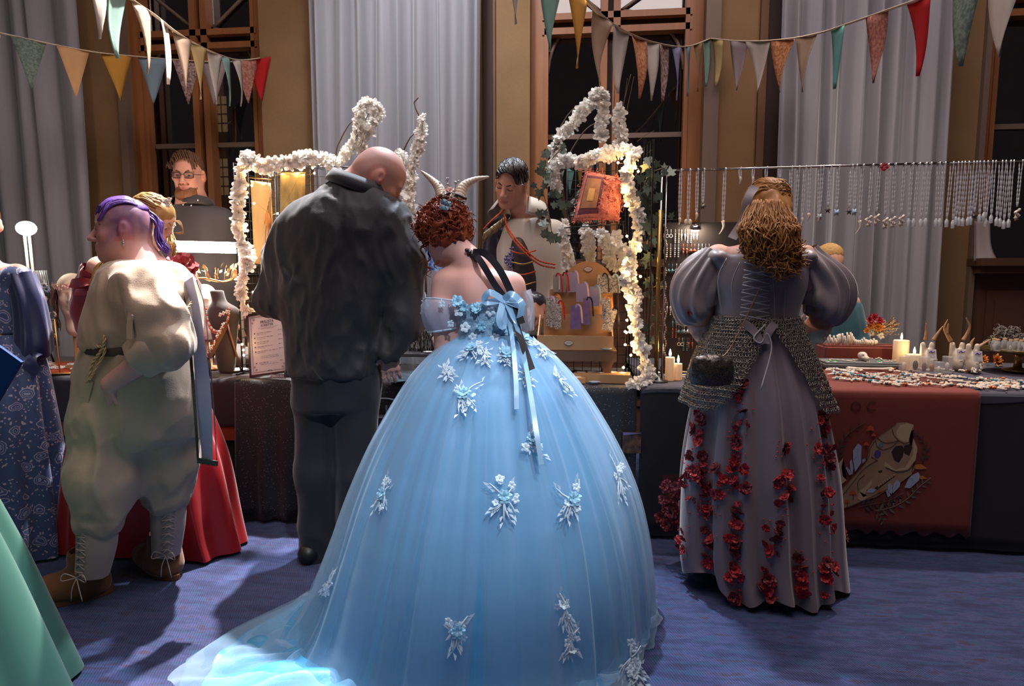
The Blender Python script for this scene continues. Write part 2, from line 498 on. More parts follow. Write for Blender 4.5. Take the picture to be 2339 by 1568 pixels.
# ================================================================== THE ROOM
YW = 4.7                                   # inner face of the window wall
def struct(name, me, m, parent=None):
 o = ob(name, me, m, parent)
 if parent is None: o['kind'] = 'structure'
 return o
def carpet_mat():
 m = bpy.data.materials.new('patterned_carpet'); m.use_nodes = True
 nt = m.node_tree; N, L = nt.nodes, nt.links; b = N['Principled BSDF']
 tc = N.new('ShaderNodeTexCoord')
 def mapping(sc, rz=0):
  mp = N.new('ShaderNodeMapping'); mp.inputs['Scale'].default_value = sc; mp.inputs['Rotation'].default_value = (0, 0, rz)
  L.new(tc.outputs['Object'], mp.inputs['Vector']); return mp.outputs[0]
 n1 = N.new('ShaderNodeTexNoise'); n1.inputs['Scale'].default_value = 1.0; n1.inputs['Detail'].default_value = 4; n1.inputs['Roughness'].default_value = .7
 L.new(mapping((5, 22, 1)), n1.inputs['Vector'])
 n2 = N.new('ShaderNodeTexNoise'); n2.inputs['Scale'].default_value = 1.0; n2.inputs['Detail'].default_value = 2
 L.new(mapping((9, 40, 1), .1), n2.inputs['Vector'])
 cr = N.new('ShaderNodeValToRGB'); L.new(n1.outputs['Fac'], cr.inputs[0])
 e = cr.color_ramp.elements
 e[0].position = .30; e[0].color = lin('20254a'); e[1].position = .72; e[1].color = lin('3c3350')
 q = e.new(.47); q.color = lin('2a335e'); q = e.new(.56); q.color = lin('3a4270'); q = e.new(.64); q.color = lin('352a48')
 mx = N.new('ShaderNodeMix'); mx.data_type = 'RGBA'; mx.blend_type = 'MIX'
 r = N.new('ShaderNodeMapRange'); r.inputs[1].default_value = .52; r.inputs[2].default_value = .7; L.new(n2.outputs['Fac'], r.inputs[0])
 L.new(r.outputs[0], mx.inputs[0]); L.new(cr.outputs[0], mx.inputs[6]); mx.inputs[7].default_value = lin('254468')
 # woven ripple of the loops
 wv = N.new('ShaderNodeTexWave'); wv.wave_type = 'BANDS'; wv.bands_direction = 'DIAGONAL'
 wv.inputs['Scale'].default_value = 1; wv.inputs['Distortion'].default_value = 2.5; wv.inputs['Detail'].default_value = 1.5; wv.inputs['Detail Scale'].default_value = .6
 L.new(mapping((70, 26, 30)), wv.inputs['Vector'])
 mul = N.new('ShaderNodeMix'); mul.data_type = 'RGBA'; mul.blend_type = 'MULTIPLY'; mul.inputs[0].default_value = .55
 g = N.new('ShaderNodeMapRange'); g.inputs[3].default_value = .35; g.inputs[4].default_value = 1.25; L.new(wv.outputs['Fac'], g.inputs[0])
 L.new(mx.outputs[2], mul.inputs[6]); L.new(g.outputs[0], mul.inputs[7])
 L.new(mul.outputs[2], b.inputs['Base Color'])
 bp = N.new('ShaderNodeBump'); bp.inputs['Strength'].default_value = .5; bp.inputs['Distance'].default_value = .004
 L.new(wv.outputs['Fac'], bp.inputs['Height']); L.new(bp.outputs[0], b.inputs['Normal'])
 b.inputs['Roughness'].default_value = .9; b.inputs['Sheen Weight'].default_value = .25; b.inputs['Specular IOR Level'].default_value = .2
 return m
b = MB(); b.box((0, 2.0, -.05), (14, 12, .1)); struct('floor', b.mesh(smooth=False), carpet_mat())

M_wall = pm('tan_plaster', '8a6a45', .85, col2='6f5234', nscale=3, namt=.9, bump=.15, bscale=40)
M_panel = pm('dark_brown_panelling', '5a3a28', .55, col2='4a2f20', nscale=5, namt=.8, stretch=(1, 1, .15))
M_frame = pm('window_wood', '9a6238', .45, col2='7d4c2a', nscale=9, namt=.8, stretch=(3, 3, .4))
M_frame2 = pm('pale_glazing_bar', '6b5648', .6)
M_pane = glassy('night_glass', 'd8d4d0', .14)

def wx(px, Y=YW): return W(px, 320, Y)[0]
wall_b = MB()
TOP = 4.3
piers = [(-60 - 700, 292 - 0, 0), (600, 1206, 0), (1600, 2240, 0)]
segs = [(-6.5, wx(286)), (wx(601), wx(1210)), (wx(1606), wx(2247))]
for x0, x1 in segs:
 wall_b.box(((x0 + x1) / 2, YW + .2, TOP / 2), (x1 - x0, .4, TOP))
# lintel above the windows
wall_b.box((0, YW + .2, TOP + .3), (13, .4, .6))
wall = struct('wall_back', wall_b.mesh(smooth=False), M_wall)
# shallow pilaster edges beside the windows give the wall its vertical lines
def trim(name, boxes, m):
 bb = MB()
 for c, d in boxes: bb.box(c, d)
 return struct(name, bb.mesh(smooth=False), m)
SILL = 1.34
wins = [(wx(286), wx(601)), (wx(1210), wx(1606)), (wx(2247), wx(2247) + 1.25)]
tn = 0
for wi, (x0, x1) in enumerate(wins):
 # wall and panelling under the window
 bb = MB(); bb.box(((x0 + x1) / 2, YW + .12, SILL / 2 - .02), (x1 - x0 + (0 if wi < 2 else .0), .24, SILL - .04))
 pnl = struct('trim_%d' % (3 * wi + 1), bb.mesh(smooth=False), M_panel)
 w = x1 - x0
 for k in range(2):
  c = x0 + w * (.27 + .46 * k)
  q = MB(); q.box((c, YW - .008, .72), (w * .40, .016, .86))
  g = ob('panel_moulding', q.mesh(smooth=False), M_panel, pnl)
  q = MB(); q.box((c, YW - .020, .72), (w * .32, .012, .72)); ob('panel', q.mesh(smooth=False), M_panel, g)
 bb = MB(); bb.box(((x0 + x1) / 2, YW - .015, SILL), (w + .1, .30, .05)); bb.box(((x0 + x1) / 2, YW - .05, SILL - .05), (w + .06, .14, .05))
 struct('trim_%d' % (3 * wi + 2), bb.mesh(smooth=False), M_panel)
 # window
 win = bpy.data.objects.new('window_%d' % (wi + 1), None); link(win); win['kind'] = 'structure'
 win.location = ((x0 + x1) / 2, YW + .15, SILL)
 Yf = YW + .17; zt = TOP
 TZ = 3.06                                # transom height
 xm = (x0 + x1) / 2 + (0.10 if wi == 0 else -.10 if wi == 1 else 0)
 if wi == 0: xm = wx(474, Yf)
 if wi == 1: xm = wx(1390, Yf)
 def part(name, boxes, m=M_frame, par=win):
  q = MB()
  for c, d in boxes: q.box(c, d)
  return ob(name, q.mesh(smooth=False), m, par)
 part('jamb', [((x0 + .05, Yf, (SILL + zt) / 2), (.10, .10, zt - SILL)), ((x0 + .11, Yf - .03, (SILL + zt) / 2), (.03, .06, zt - SILL))])
 part('jamb', [((x1 - .05, Yf, (SILL + zt) / 2), (.10, .10, zt - SILL)), ((x1 - .11, Yf - .03, (SILL + zt) / 2), (.03, .06, zt - SILL))])
 for s in (-1, 1):
  part('mullion', [((xm + s * .045, Yf - .01, (SILL + zt) / 2), (.05, .10, zt - SILL))])
 part('mullion_gap', [((xm, Yf + .02, (SILL + zt) / 2), (.05, .05, zt - SILL))], pm('dark_gap', '2c1c14', .8))
 for s in (-1, 1):
  part('transom', [(((x0 + x1) / 2, Yf - .015, TZ + s * .05), (w - .16, .09, .045))])
 part('transom_gap', [(((x0 + x1) / 2, Yf + .02, TZ), (w - .16, .05, .06))], MATS['dark_gap'])
 for (a, c) in ((x0 + .12, xm - .07), (xm + .07, x1 - .12)):
  part('glazing_bar', [(((a + c) / 2, Yf + .03, 2.28), (c - a, .03, .035))], M_frame2)
  for (z0, z1) in ((SILL, 2.28), (2.28, TZ - .07), (TZ + .07, zt)):
   part('pane', [(((a + c) / 2, Yf + .045, (z0 + z1) / 2), (c - a, .006, z1 - z0))], M_pane)
 # curved tracery of the fanlight just under and over the transom
 for (a, c, sgn) in ((x0 + .12, xm - .07, 1), (xm + .07, x1 - .12, -1)):
  q = MB(); t = np.linspace(0, PI / 2, 14)
  cxx = c if sgn > 0 else a
  R = (c - a)
  P = np.stack([cxx - sgn * R * np.cos(t), np.full(14, Yf + .02), TZ - .32 + .42 * np.sin(t)], 1)
  q.tube(P, .014, 5);
  P2 = P + V3(0, 0, .42); P2[:, 2] = TZ + .10 + .30 * np.sin(t[::-1]) ; q.tube(P2, .014, 5)
  ob('tracery', q.mesh(), M_frame2, win)
# darker reveal strips on the piers
M_rev = pm('darker_oak_strip', '6d4a2c', .7, col2='553820', nscale=4, namt=.8)
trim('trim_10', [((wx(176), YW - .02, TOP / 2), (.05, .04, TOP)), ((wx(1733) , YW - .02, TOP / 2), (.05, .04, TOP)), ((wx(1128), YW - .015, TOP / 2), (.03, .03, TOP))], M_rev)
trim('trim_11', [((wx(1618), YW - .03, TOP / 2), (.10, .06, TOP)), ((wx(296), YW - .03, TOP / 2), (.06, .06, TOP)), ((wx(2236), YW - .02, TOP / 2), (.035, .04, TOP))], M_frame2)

trim('trim_12', [((wx(1762), YW - .012, TOP / 2), (wx(1792) - wx(1737), .024, TOP)), ((wx(1117), YW - .022, TOP / 2), (wx(1126) - wx(1106), .044, TOP))], pm('recess_shade_strip', '33211a', .8))  # dark strips standing in for the shade of the recess and curtain gap
# ------------------------------------------------------------------ the dark street outside, a house front with a few lit windows
M_ext = pm('night_house_front', '3a322c', .9, col2='2c2622', nscale=2, namt=.8)
M_lit = glow('lit_room_window', 'ffd9a0', .20)
house = thing('town_house', 'dark house front seen through the windows, a few panes lit', 'building', (0, 13, 0))
q = MB(); q.box((0, 13.2, 4), (34, .4, 12)); ob('facade', q.mesh(smooth=False), M_ext, house)
def town_window(px, py, w, h, nx=2, nz=4, lit=True):
 c = W(px, py, 12.98)
 q = MB(); q.box(c, (w + .2, .06, h + .2)); fr = ob('window', q.mesh(smooth=False), pm('grey_sash', '4a423c', .8), house)
 for i in range(nx):
  for k in range(nz):
   q = MB(); q.box(c + V3((i - (nx - 1) / 2) * w / nx, -.04, (k - (nz - 1) / 2) * h / nz), (w / nx * .72, .02, h / nz * .82))
   ob('pane', q.mesh(smooth=False), M_lit if lit else pm('unlit_pane', '22201f', .3), fr)
for a in ((508, 262, .28, .75), (600, 280, .28, .70), (512, 405, .26, .78), (560, 405, .26, .78), (2290, 300, .35, .5, 2, 2, False), (2270, 330, .35, .5, 2, 2, False)):
 town_window(*a)
q = MB(); q.box((0, 9, -.4), (34, 8.4, .1)); tag(ob('street', q.mesh(smooth=False), M_ext, None, (0, 9, -.4)), 'dark street ground beyond the windows', 'street')['kind'] = 'structure'

# green exit sign of the hall behind, mirrored in the left window
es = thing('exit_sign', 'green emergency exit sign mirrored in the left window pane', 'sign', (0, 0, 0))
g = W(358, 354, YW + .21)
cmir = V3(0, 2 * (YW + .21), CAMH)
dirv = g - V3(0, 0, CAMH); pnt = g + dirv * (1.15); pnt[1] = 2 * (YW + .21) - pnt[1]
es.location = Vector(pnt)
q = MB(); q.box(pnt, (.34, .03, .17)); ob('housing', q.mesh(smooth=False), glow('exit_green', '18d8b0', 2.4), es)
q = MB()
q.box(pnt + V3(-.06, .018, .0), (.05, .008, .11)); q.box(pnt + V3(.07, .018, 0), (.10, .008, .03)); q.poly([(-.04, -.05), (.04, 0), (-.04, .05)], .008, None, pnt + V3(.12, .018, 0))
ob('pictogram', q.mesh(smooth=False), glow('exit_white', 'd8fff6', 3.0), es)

# ------------------------------------------------------------------ curtains
def curtain(name, label, cols, Y, z0, z1, m, seed, depth=.075, nf=9):
 """cols: px of left/right edge at the top and bottom"""
 (lt, lb), (rt, rb) = cols
 nu, nv = 180, 26
 u = np.linspace(0, 1, nu); G = np.zeros((nv, nu, 3))
 ph = np.cumsum(.6 + .8 * np.abs(smooth_rand(nu, seed, 10))); ph = ph / ph[-1] * nf * 2 * PI
 am = .55 + .45 * smooth_rand(nu, seed + 1, 9)
 for i in range(nv):
  v = i / (nv - 1); z = z0 + (z1 - z0) * v
  xl = lb + (lt - lb) * v; xr = rb + (rt - rb) * v
  G[i, :, 0] = xl + (xr - xl) * (u + .012 * np.sin(ph * .5 + v * 2))
  sh = np.sin(ph + .5 * np.sin(3 * v + 5 * u)); sh = np.sign(sh) * np.abs(sh) ** .75
  G[i, :, 1] = Y + depth * am * sh * (1.1 - .25 * v)
  G[i, :, 2] = z
 me = fast_grid(name, G)
 o = ob(name, me, m, None, ((lt + rt) / 2, Y, z0))
 sd = o.modifiers.new('thick', 'SOLIDIFY'); sd.thickness = .004
 return tag(o, label, 'curtain', 'grey drapes on the window wall')
M_cur = pm('grey_curtain_cloth', '8f8c90', .8, col2='817d82', nscale=30, namt=.8, stretch=(1, 1, .05), sheen=.3, bump=.1, bscale=200)
cxx = lambda px, Y=4.45, py=320: W(px, py, Y)[0]
curtain('curtain', 'grey curtain at the left edge behind the tall tube lamp', ((-5.4, -5.4), (cxx(158, py=0), cxx(205, py=430))), 4.45, .02, 4.0, M_cur, 3, .07, 8)
curtain('curtain', 'pale blue-grey curtain between the two middle windows behind the bald man', ((cxx(697, py=0), cxx(705)), (cxx(1108, py=0), cxx(1085))), 4.45, .02, 4.0, M_cur, 21, .085, 9)
curtain('curtain', 'grey curtain behind the hanging necklaces at the right', ((cxx(1783, py=0), cxx(1790)), (cxx(2192, py=0), cxx(2130, py=760) + .02)), 4.45, .02, 4.0, M_cur, 37, .085, 9)

G = np.array([[W(2226 + 34 * u - 12 * v ** 3 + 20 * v ** 4 * u, 505 + 92 * v, 4.62) + V3(0, .025 * math.sin(6 * u) - .05 * v ** 3, 0) for u in np.linspace(0, 1, 14)] for v in np.linspace(0, 1, 14)])
o = ob('sheer_drape', fast_grid('sheer', G), pm('sheer_white_cloth', 'b8aca8', .8, alpha=.75, translucent=.3), None, W(2240, 597, 4.62)); tag(o, 'short sheer white drape flaring on the right window sill', 'drape'); o.modifiers.new('t', 'SOLIDIFY').thickness = .002
# ------------------------------------------------------------------ bunting
M_tape = pm('cream_tape', 'c9b59c', .8)
def flagmat(kind):
 base = {'sage': ('7f8f82', '5d6b5f'), 'peach': ('d8a878', 'cf9d6c'), 'mustard': ('c89038', 'c08a32'), 'blue': ('8499a6', '7d929f'), 'floral': ('b59a90', '6b4a48'),
   'lilac': ('a2918f', '98878a'), 'pinkfloral': ('c08a78', '9c5a4e'), 'red': ('c01218', 'a80c12'), 'white': ('c8bcb0', 'b8aca2'), 'mint': ('8fb0a4', '7c9c90'),
   'beige': ('b49880', 'a88c74'), 'yellow': ('cbb27c', 'c0a66e'), 'lavender': ('8a86a8', '9c98b8'), 'aqua': ('6fa8a0', '64988f'), 'tan': ('a0825c', '94764f'), 'orangefloral': ('c89060', 'a05a38')}[kind]
 fl = 'floral' in kind
 return pm('flag_' + kind, base[0], .85, col2=base[1], nscale=70 if fl or kind == 'sage' else 25, namt=.25 if fl or kind == 'sage' else .9, translucent=.25)
FH, FW_ = .30, .175
def bunting(label, path, flags, seed):
 P = np.array([list(W(px, py, Y)) for px, py, Y in path])
 S = spline(P, 160)
 root = thing('bunting_string', label, 'bunting', S[-1], 'flag bunting over the stalls')
 q = MB(); q.tube(S, .011, 5, flat=.35, up=(0, 0, 1)); ob('tape', q.mesh(), M_tape, root)
 pix = []
 for p in S:
  v = p - V3(0, 0, CAMH); pix.append(CX + FPX * (v @ _R) / (v @ _F))
 pix = np.array(pix); r2 = random.Random(seed)
 for px, kind in flags:
  i = int(np.argmin(np.abs(pix - px))); i = min(max(i, 1), len(S) - 2)
  t = S[i + 1] - S[i - 1]; t /= np.linalg.norm(t)
  n = np.cross(t, V3(0, 0, 1)); n /= np.linalg.norm(n)
  nu, nv = 5, 9
  G = np.zeros((nv, nu, 3)); cu = r2.uniform(-.025, .025); sw = r2.uniform(-.012, .012)
  for a in range(nv):
   v = a / (nv - 1)
   wdt = FW_ / 2 * (1 - v) + .003
   for c in range(nu):
    u = (c / (nu - 1) * 2 - 1)
    off = n * (cu * math.sin(v * 2.6) + .010 * math.sin(u * 2 + v * 3 + px) * (1 - v * .4))
    G[a, c] = S[i] + t * (wdt * u + sw * v) - V3(0, 0, 1) * (FH * v * 1.0 + .004) + off
  me = fast_grid('flag', G)
  o = ob('flag', me, flagmat(kind), root)
  sd = o.modifiers.new('thick', 'SOLIDIFY'); sd.thickness = .002
bunting('lower left bunting string of wide flags running in front of the left curtain',
  [(-60, 62, 3.58), (0, 75, 3.68), (100, 97, 3.85), (210, 118, 4.05), (300, 128, 4.25), (440, 139, 4.45), (530, 141, 4.56), (593, 133, 4.66)],
  [(-40, 'white'), (65, 'sage'), (166, 'peach'), (264, 'mustard'), (352, 'blue'), (425, 'floral'), (490, 'lilac'), (562, 'pinkfloral'), (590, 'red')], 1)
bunting('left bunting string that sweeps down from the top edge to the left window pillar',
  [(90, -250, 2.15), (198, -105, 2.45), (265, -32, 2.7), (305, 2, 2.85), (352, 34, 3.05), (400, 72, 3.35), (450, 102, 3.6), (500, 125, 3.9), (545, 137, 4.25), (593, 133, 4.66)],
  [(206, 'white'), (268, 'mint'), (322, 'beige'), (374, 'white'), (415, 'beige'), (453, 'yellow'), (490, 'white'), (517, 'mint'), (542, 'white')], 2)
bunting('middle bunting string sweeping down past the right window to the pillar',
  [(1110, -240, 2.2), (1180, -150, 2.4), (1255, -72, 2.6), (1320, -12, 2.85), (1340, 4, 2.95), (1400, 56, 3.2), (1470, 90, 3.5), (1540, 106, 3.9), (1580, 104, 4.3), (1622, 88, 4.66)],
  [(1182, 'white'), (1256, 'mint'), (1320, 'mustard'), (1376, 'beige'), (1418, 'white'), (1456, 'orangefloral'), (1488, 'white'), (1518, 'floral'), (1547, 'lavender'), (1573, 'blue'), (1597, 'tan'), (1613, 'mint')], 3)
bunting('right bunting string rising from the pillar to the top right with a red flag',
  [(1622, 88, 4.66), (1700, 94, 4.3), (1790, 90, 4.05), (1870, 76, 3.75), (1950, 50, 3.4), (2030, 22, 3.1), (2110, -6, 2.85), (2210, -44, 2.62), (2310, -86, 2.42), (2430, -140, 2.2)],
  [(1640, 'yellow'), (1686, 'lilac'), (1732, 'white'), (1788, 'orangefloral'), (1845, 'beige'), (1916, 'aqua'), (2000, 'pinkfloral'), (2098, 'red'), (2212, 'sage'), (2308, 'white'), (2410, 'beige')], 4)

# ------------------------------------------------------------------ stall tables and their cloths
TZ_ = .735; TF = 2.97; TD = .68
def table(label, x0, x1, yf=TF, zt=TZ_, TD=.75):
 t = thing('folding_table', label, 'table', ((x0 + x1) / 2, yf + TD / 2, 0), 'cloth-covered stall tables')
 wood = pm('table_wood', '8a5a34', .6, col2='754a2a', nscale=6, namt=.8, stretch=(.3, 4, 1))
 q = MB(); q.box(((x0 + x1) / 2, yf + TD / 2 + .01, zt - .025), (x1 - x0 - .03, TD - .05, .03)); ob('tabletop', q.mesh(smooth=False), wood, t)
 for sx in (x0 + .12, x1 - .12):
  for sy in (yf + .12, yf + TD - .08):
   q = MB(); q.tube([(sx, sy, 0), (sx, sy, zt - .04)], .015, 8); ob('leg', q.mesh(), pm('grey_steel', '55555a', .4, .8), t)
 return t
def cloth(name, label, x0, x1, drop, m, seed, yf=TF, zt=TZ_, back=.25, fold=.018, yb=None, group=None, cat='tablecloth', nf=16, th=.003):
 """cloth over a table top: flat top, front falling with soft folds, short back and ends"""
 yb = yf + TD if yb is None else yb
 prof = [(yb + .01, zt - back), (yb + .008, zt - .01), (yb - .02, zt)]
 prof += [(y, zt) for y in np.linspace(yb - .06, yf + .05, 8)] + [(yf + .012, zt - .002), (yf, zt - .012)]
 prof += [(yf - .002, z) for z in np.linspace(zt - .04, drop, 12)]
 nu = max(24, int((x1 - x0) * 60)); u = np.linspace(0, 1, nu)
 ph = np.cumsum(.5 + np.abs(smooth_rand(nu, seed, 8))); ph = ph / ph[-1] * nf * 2 * PI
 G = np.zeros((len(prof), nu, 3))
 for i, (y, z) in enumerate(prof):
  G[i, :, 0] = x0 + (x1 - x0) * u; G[i, :, 1] = y; G[i, :, 2] = z + (.0005 * np.sin(ph * .7) if z == zt else 0)
  if y <= yf and z < zt - .02:
   k = min(1, (zt - z) / .5)
   G[i, :, 1] -= np.abs(fold * k * (np.sin(ph + k) * .5 + .5 + .3 * np.sin(ph * .37)))
   G[i, :, 2] += .012 * np.sin(ph * .5) * (z < drop + .05) if drop > .02 else 0
 me = fast_grid(name, G)
 o = ob(name, me, m, None, ((x0 + x1) / 2, yf, zt))
 sd = o.modifiers.new('thick', 'SOLIDIFY'); sd.thickness = th; sd.offset = 1
 return tag(o, label, cat, group)
M_black = pm('black_cloth', '1d1c22', .85, col2='16161b', nscale=20, namt=.8, sheen=.2)
def sparkle_mat():
 m = pm('black_glitter_cloth', '1b1a20', .7, sheen=.3)
 N, L = m.node_tree.nodes, m.node_tree.links
 tc = N.new('ShaderNodeTexCoord'); vo = N.new('ShaderNodeTexVoronoi'); vo.inputs['Scale'].default_value = 160
 L.new(tc.outputs['Object'], vo.inputs['Vector'])
 lt = N.new('ShaderNodeMath'); lt.operation = 'LESS_THAN'; lt.inputs[1].default_value = .16; L.new(vo.outputs['Distance'], lt.inputs[0])
 sp = N.new('ShaderNodeSeparateColor'); L.new(vo.outputs['Color'], sp.inputs[0])
 gt = N.new('ShaderNodeMath'); gt.operation = 'GREATER_THAN'; gt.inputs[1].default_value = .7; L.new(sp.outputs[0], gt.inputs[0])
 mu = N.new('ShaderNodeMath'); mu.operation = 'MULTIPLY'; L.new(lt.outputs[0], mu.inputs[0]); L.new(gt.outputs[0], mu.inputs[1])
 mx = N.new('ShaderNodeMix'); mx.data_type = 'RGBA'; mx.inputs[6].default_value = lin('1b1a20'); mx.inputs[7].default_value = lin('d8d8e0')
 L.new(mu.outputs[0], mx.inputs[0]); L.new(mx.outputs[2], N['Principled BSDF'].inputs['Base Color'])
 return m
M_spark = sparkle_mat()
M_greycloth = pm('slate_grey_cloth', '4c4a55', .85, col2='423f4a', nscale=18, namt=.8)
TXL0, TXL1 = -4.2, -1.70
TXM0, TXM1 = -1.72, .275
TXR0, TXR1 = .30, 3.1
table('stall table under a short black cloth at the left', TXL0, TXL1)
table('middle stall table under a black glitter cloth', TXM0 + .02, TXM1, TD=.62)
table('right stall table under a black cloth and rust banner', TXR0, TXR1, TD=1.05)
cl = cloth('tablecloth', 'short black cloth over the left jewellery table', TXL0, TXL1 + .01, .50, M_black, 5, nf=14, yb=TF + .75)
cloth('tablecloth', 'long black skirt cloth hanging below the rust band of the left table', TXL0, TXL1 - .01, .02, M_black, 6, yf=TF + .03, zt=.44, back=.1, nf=12, yb=TF + .2)
q = MB(); q.box(((TXL0 + TXL1) / 2, TF + .012, .475), (TXL1 - TXL0 - .02, .02, .11));
tag(ob('table_apron', q.mesh(smooth=False), pm('rust_brown_band', '8a3c1e', .6, col2='6d2e18', nscale=5, namt=.8), None, ((TXL0 + TXL1) / 2, TF + .012, .475)), 'rust brown wooden band below the short black cloth at the left', 'table apron')
cloth('tablecloth', 'black glitter cloth over the middle table behind the bald man', TXM0, TXM1 - .01, .02, M_spark, 8, nf=15, fold=.03, yb=TF + .62)
cloth('tablecloth', 'black cloth over the right bone-jewellery table', TXR0 - .02, TXR1, .02, M_black, 9, nf=10, fold=.012, yb=TF + 1.05)
cloth('table_runner', 'slate grey cloth on top of the right table under the bone jewellery', TXR0 - .015, TXR1 - .01, TZ_ - .012, M_greycloth, 12, yf=TF - .001, zt=TZ_ + .004, back=.012, nf=10, fold=.0, yb=TF + 1.04)
# ================================================================== FIGURE TOOLS
class Model:
 """records shapes, then builds a Field just large enough for them"""
 def __init__(s, h=.006): s.h = h; s.ops = []; s.lo = []; s.hi = []
 def _b(s, lo, hi, kw):
  if kw.get('mode', 'add') == 'add': s.lo.append(np.asarray(lo, float)); s.hi.append(np.asarray(hi, float))
 def cap(s, a, b, ra, rb=None, **kw):
  r = max(ra, rb or ra); a = np.asarray(a, float); b = np.asarray(b, float)
  s._b(np.minimum(a, b) - r, np.maximum(a, b) + r, kw); s.ops.append(('cap', (a, b, ra, rb), kw)); return s
 def chain(s, P, Rr, **kw):
  for i in range(len(P) - 1): s.cap(P[i], P[i + 1], Rr[i], Rr[i + 1], **kw)
  return s
 def ell(s, c, r, **kw):
  rr = np.broadcast_to(np.asarray(r, float), (3,)); e = np.full(3, rr.max()) if kw.get('R') is not None else rr
  s._b(np.asarray(c) - e, np.asarray(c) + e, kw); s.ops.append(('ell', (c, r), kw)); return s
 def stack(s, rows, **kw):
  r = np.array(rows, float)
  s._b((min(r[:, 1] - r[:, 3]), min(r[:, 2] - r[:, 4]), min(r[:, 0])), (max(r[:, 1] + r[:, 3]), max(r[:, 2] + r[:, 4]), max(r[:, 0])), kw)
  s.ops.append(('stack', (rows,), kw)); return s
 def half(s, c, n, **kw): s.ops.append(('half', (c, n), kw)); return s
 def push(s, fn, band=.03): s.ops.append(('push', (fn, band), {})); return s
 def mesh(s, name='m', color=None, pad=.03, relax=1):
  F = Field(np.min(s.lo, 0) - pad, np.max(s.hi, 0) + pad, s.h)
  for n, a, k in s.ops: getattr(F, n)(*a, **k)
  return F.mesh(name, color, relax)
def Rw(py, xl, xr, Y, b):
 """one slice of a body from its outline in the photograph: row, left, right, distance, half depth"""
 c = W((xl + xr) / 2, py, Y)
 return (c[2], c[0], c[1], (W(xr, py, Y)[0] - W(xl, py, Y)[0]) / 2, b)

def add_head(M, c, R, s, nose=1.0, ears=True, jaw=1.0, mouth_open=0, elf=False):
 """c head centre, R columns right/forward/up, s head height"""
 R = np.asarray(R); p = lambda x, y, z: np.asarray(c) + R @ (V3(x, y, z) * s)
 r = lambda x, y, z: V3(x, y, z) * s
 k = .05 * s
 M.ell(p(0, -.06, .13), r(.315, .40, .355), R=R, k=k)
 M.ell(p(0, -.16, .02), r(.28, .27, .27), R=R, k=.08 * s)
 M.ell(p(0, .09, -.16), r(.245 * jaw, .26, .31), R=R, k=.10 * s)
 for e in (-1, 1):
  M.cap(p(.20 * e * jaw, -.04, -.18), p(.075 * e, .22, -.40), .075 * s, .07 * s, k=.10 * s)
  M.ell(p(.155 * e, .22, -.10), r(.085, .09, .09), R=R, k=.08 * s)
 M.ell(p(0, .25, -.415), r(.10, .085, .07), R=R, k=.07 * s)
 M.cap(p(-.15, .285, .075), p(.15, .285, .075), .05 * s, k=.06 * s)
 for e in (-1, 1):
  M.ell(p(.13 * e, .375, .0), r(.085, .075, .055), R=R, k=.05 * s, mode='sub')
  M.ell(p(.13 * e, .262, .0), r(.075, .065, .06), R=R, k=.015 * s)
 M.cap(p(0, .325, .03), p(0, .425 * nose, -.135), .032 * s, .048 * s, k=.035 * s)
 for e in (-1, 1): M.ell(p(.045 * e, .375 * nose, -.155), r(.04, .045, .032), R=R, k=.02 * s)
 M.ell(p(0, .325, -.245), r(.105, .055, .030), R=R, k=.02 * s)
 M.ell(p(0, .315, -.315), r(.085, .06, .035), R=R, k=.02 * s)
 M.cap(p(-.085, .385, -.278), p(.085, .385, -.278), (.014 + .022 * mouth_open) * s, mode='sub', k=.012 * s)
 if ears:
  for e in (-1, 1):
   Re = R @ rot(.15, 0, -.35 * e)
   M.ell(p(.33 * e, -.06, -.02), r(.045, .085, .125), R=Re, k=.02 * s)
   if elf: M.cap(p(.34 * e, -.08, .06), p(.38 * e, -.22, .24), .045 * s, .012 * s, k=.03 * s)
   M.ell(p(.385 * e, -.04, -.0), r(.035, .04, .07), R=Re, k=.02 * s, mode='sub')
 return p
def add_hand(M, w, d, n, side, L=.185, curl=(.5, .5, .5, .5), spread=.06, thumb=.6, r=.0088):
 """w wrist, d pointing direction, n back-of-hand normal, side +1/-1 where the thumb leaves"""
 w = np.asarray(w, float); d = np.asarray(d, float); d = d / np.linalg.norm(d)
 n = np.asarray(n, float); n = n - d * (n @ d); n /= np.linalg.norm(n)
 t = side * np.cross(d, n)
 f = L / .185
 for i in range(4):                       # palm
  o = (.030 - .020 * i) * f
  M.cap(w + t * o * .7 + d * .012 * f, w + t * o + d * .088 * f, .0125 * f, .0115 * f, k=.012)
 ln = [.072, .082, .076, .060]
 for i in range(4):
  o = (.031 - .0205 * i) * f
  p = w + t * o + d * .088 * f
  a = 0; dd = d + t * spread * (1.5 - i)
  dd /= np.linalg.norm(dd)
  for j, q in enumerate((.46, .30, .24)):
   a += curl[i] * (1.0 if j else .8)
   v = dd * math.cos(a) - n * math.sin(a)
   e = p + v * ln[i] * f * q
   M.cap(p, e, (r - .0006 * j) * f, (r - .0006 * (j + 1)) * f, k=.004)
   p = e
 p = w + t * .026 * f + d * .022 * f
 for j, (q, a) in enumerate(((.042, .75), (.034, .45), (.028, .25))):
  v = d * math.cos(a) + t * math.sin(a) - n * (.35 * thumb * (j + 1))
  v /= np.linalg.norm(v); e = p + v * q * f
  M.cap(p, e, (.0125 - .0015 * j) * f, (.011 - .0015 * j) * f, k=.008)
  p = e
SKIN = {'pale': (.62, .36, .28), 'pink': (.60, .30, .24), 'warm': (.55, .30, .20)}
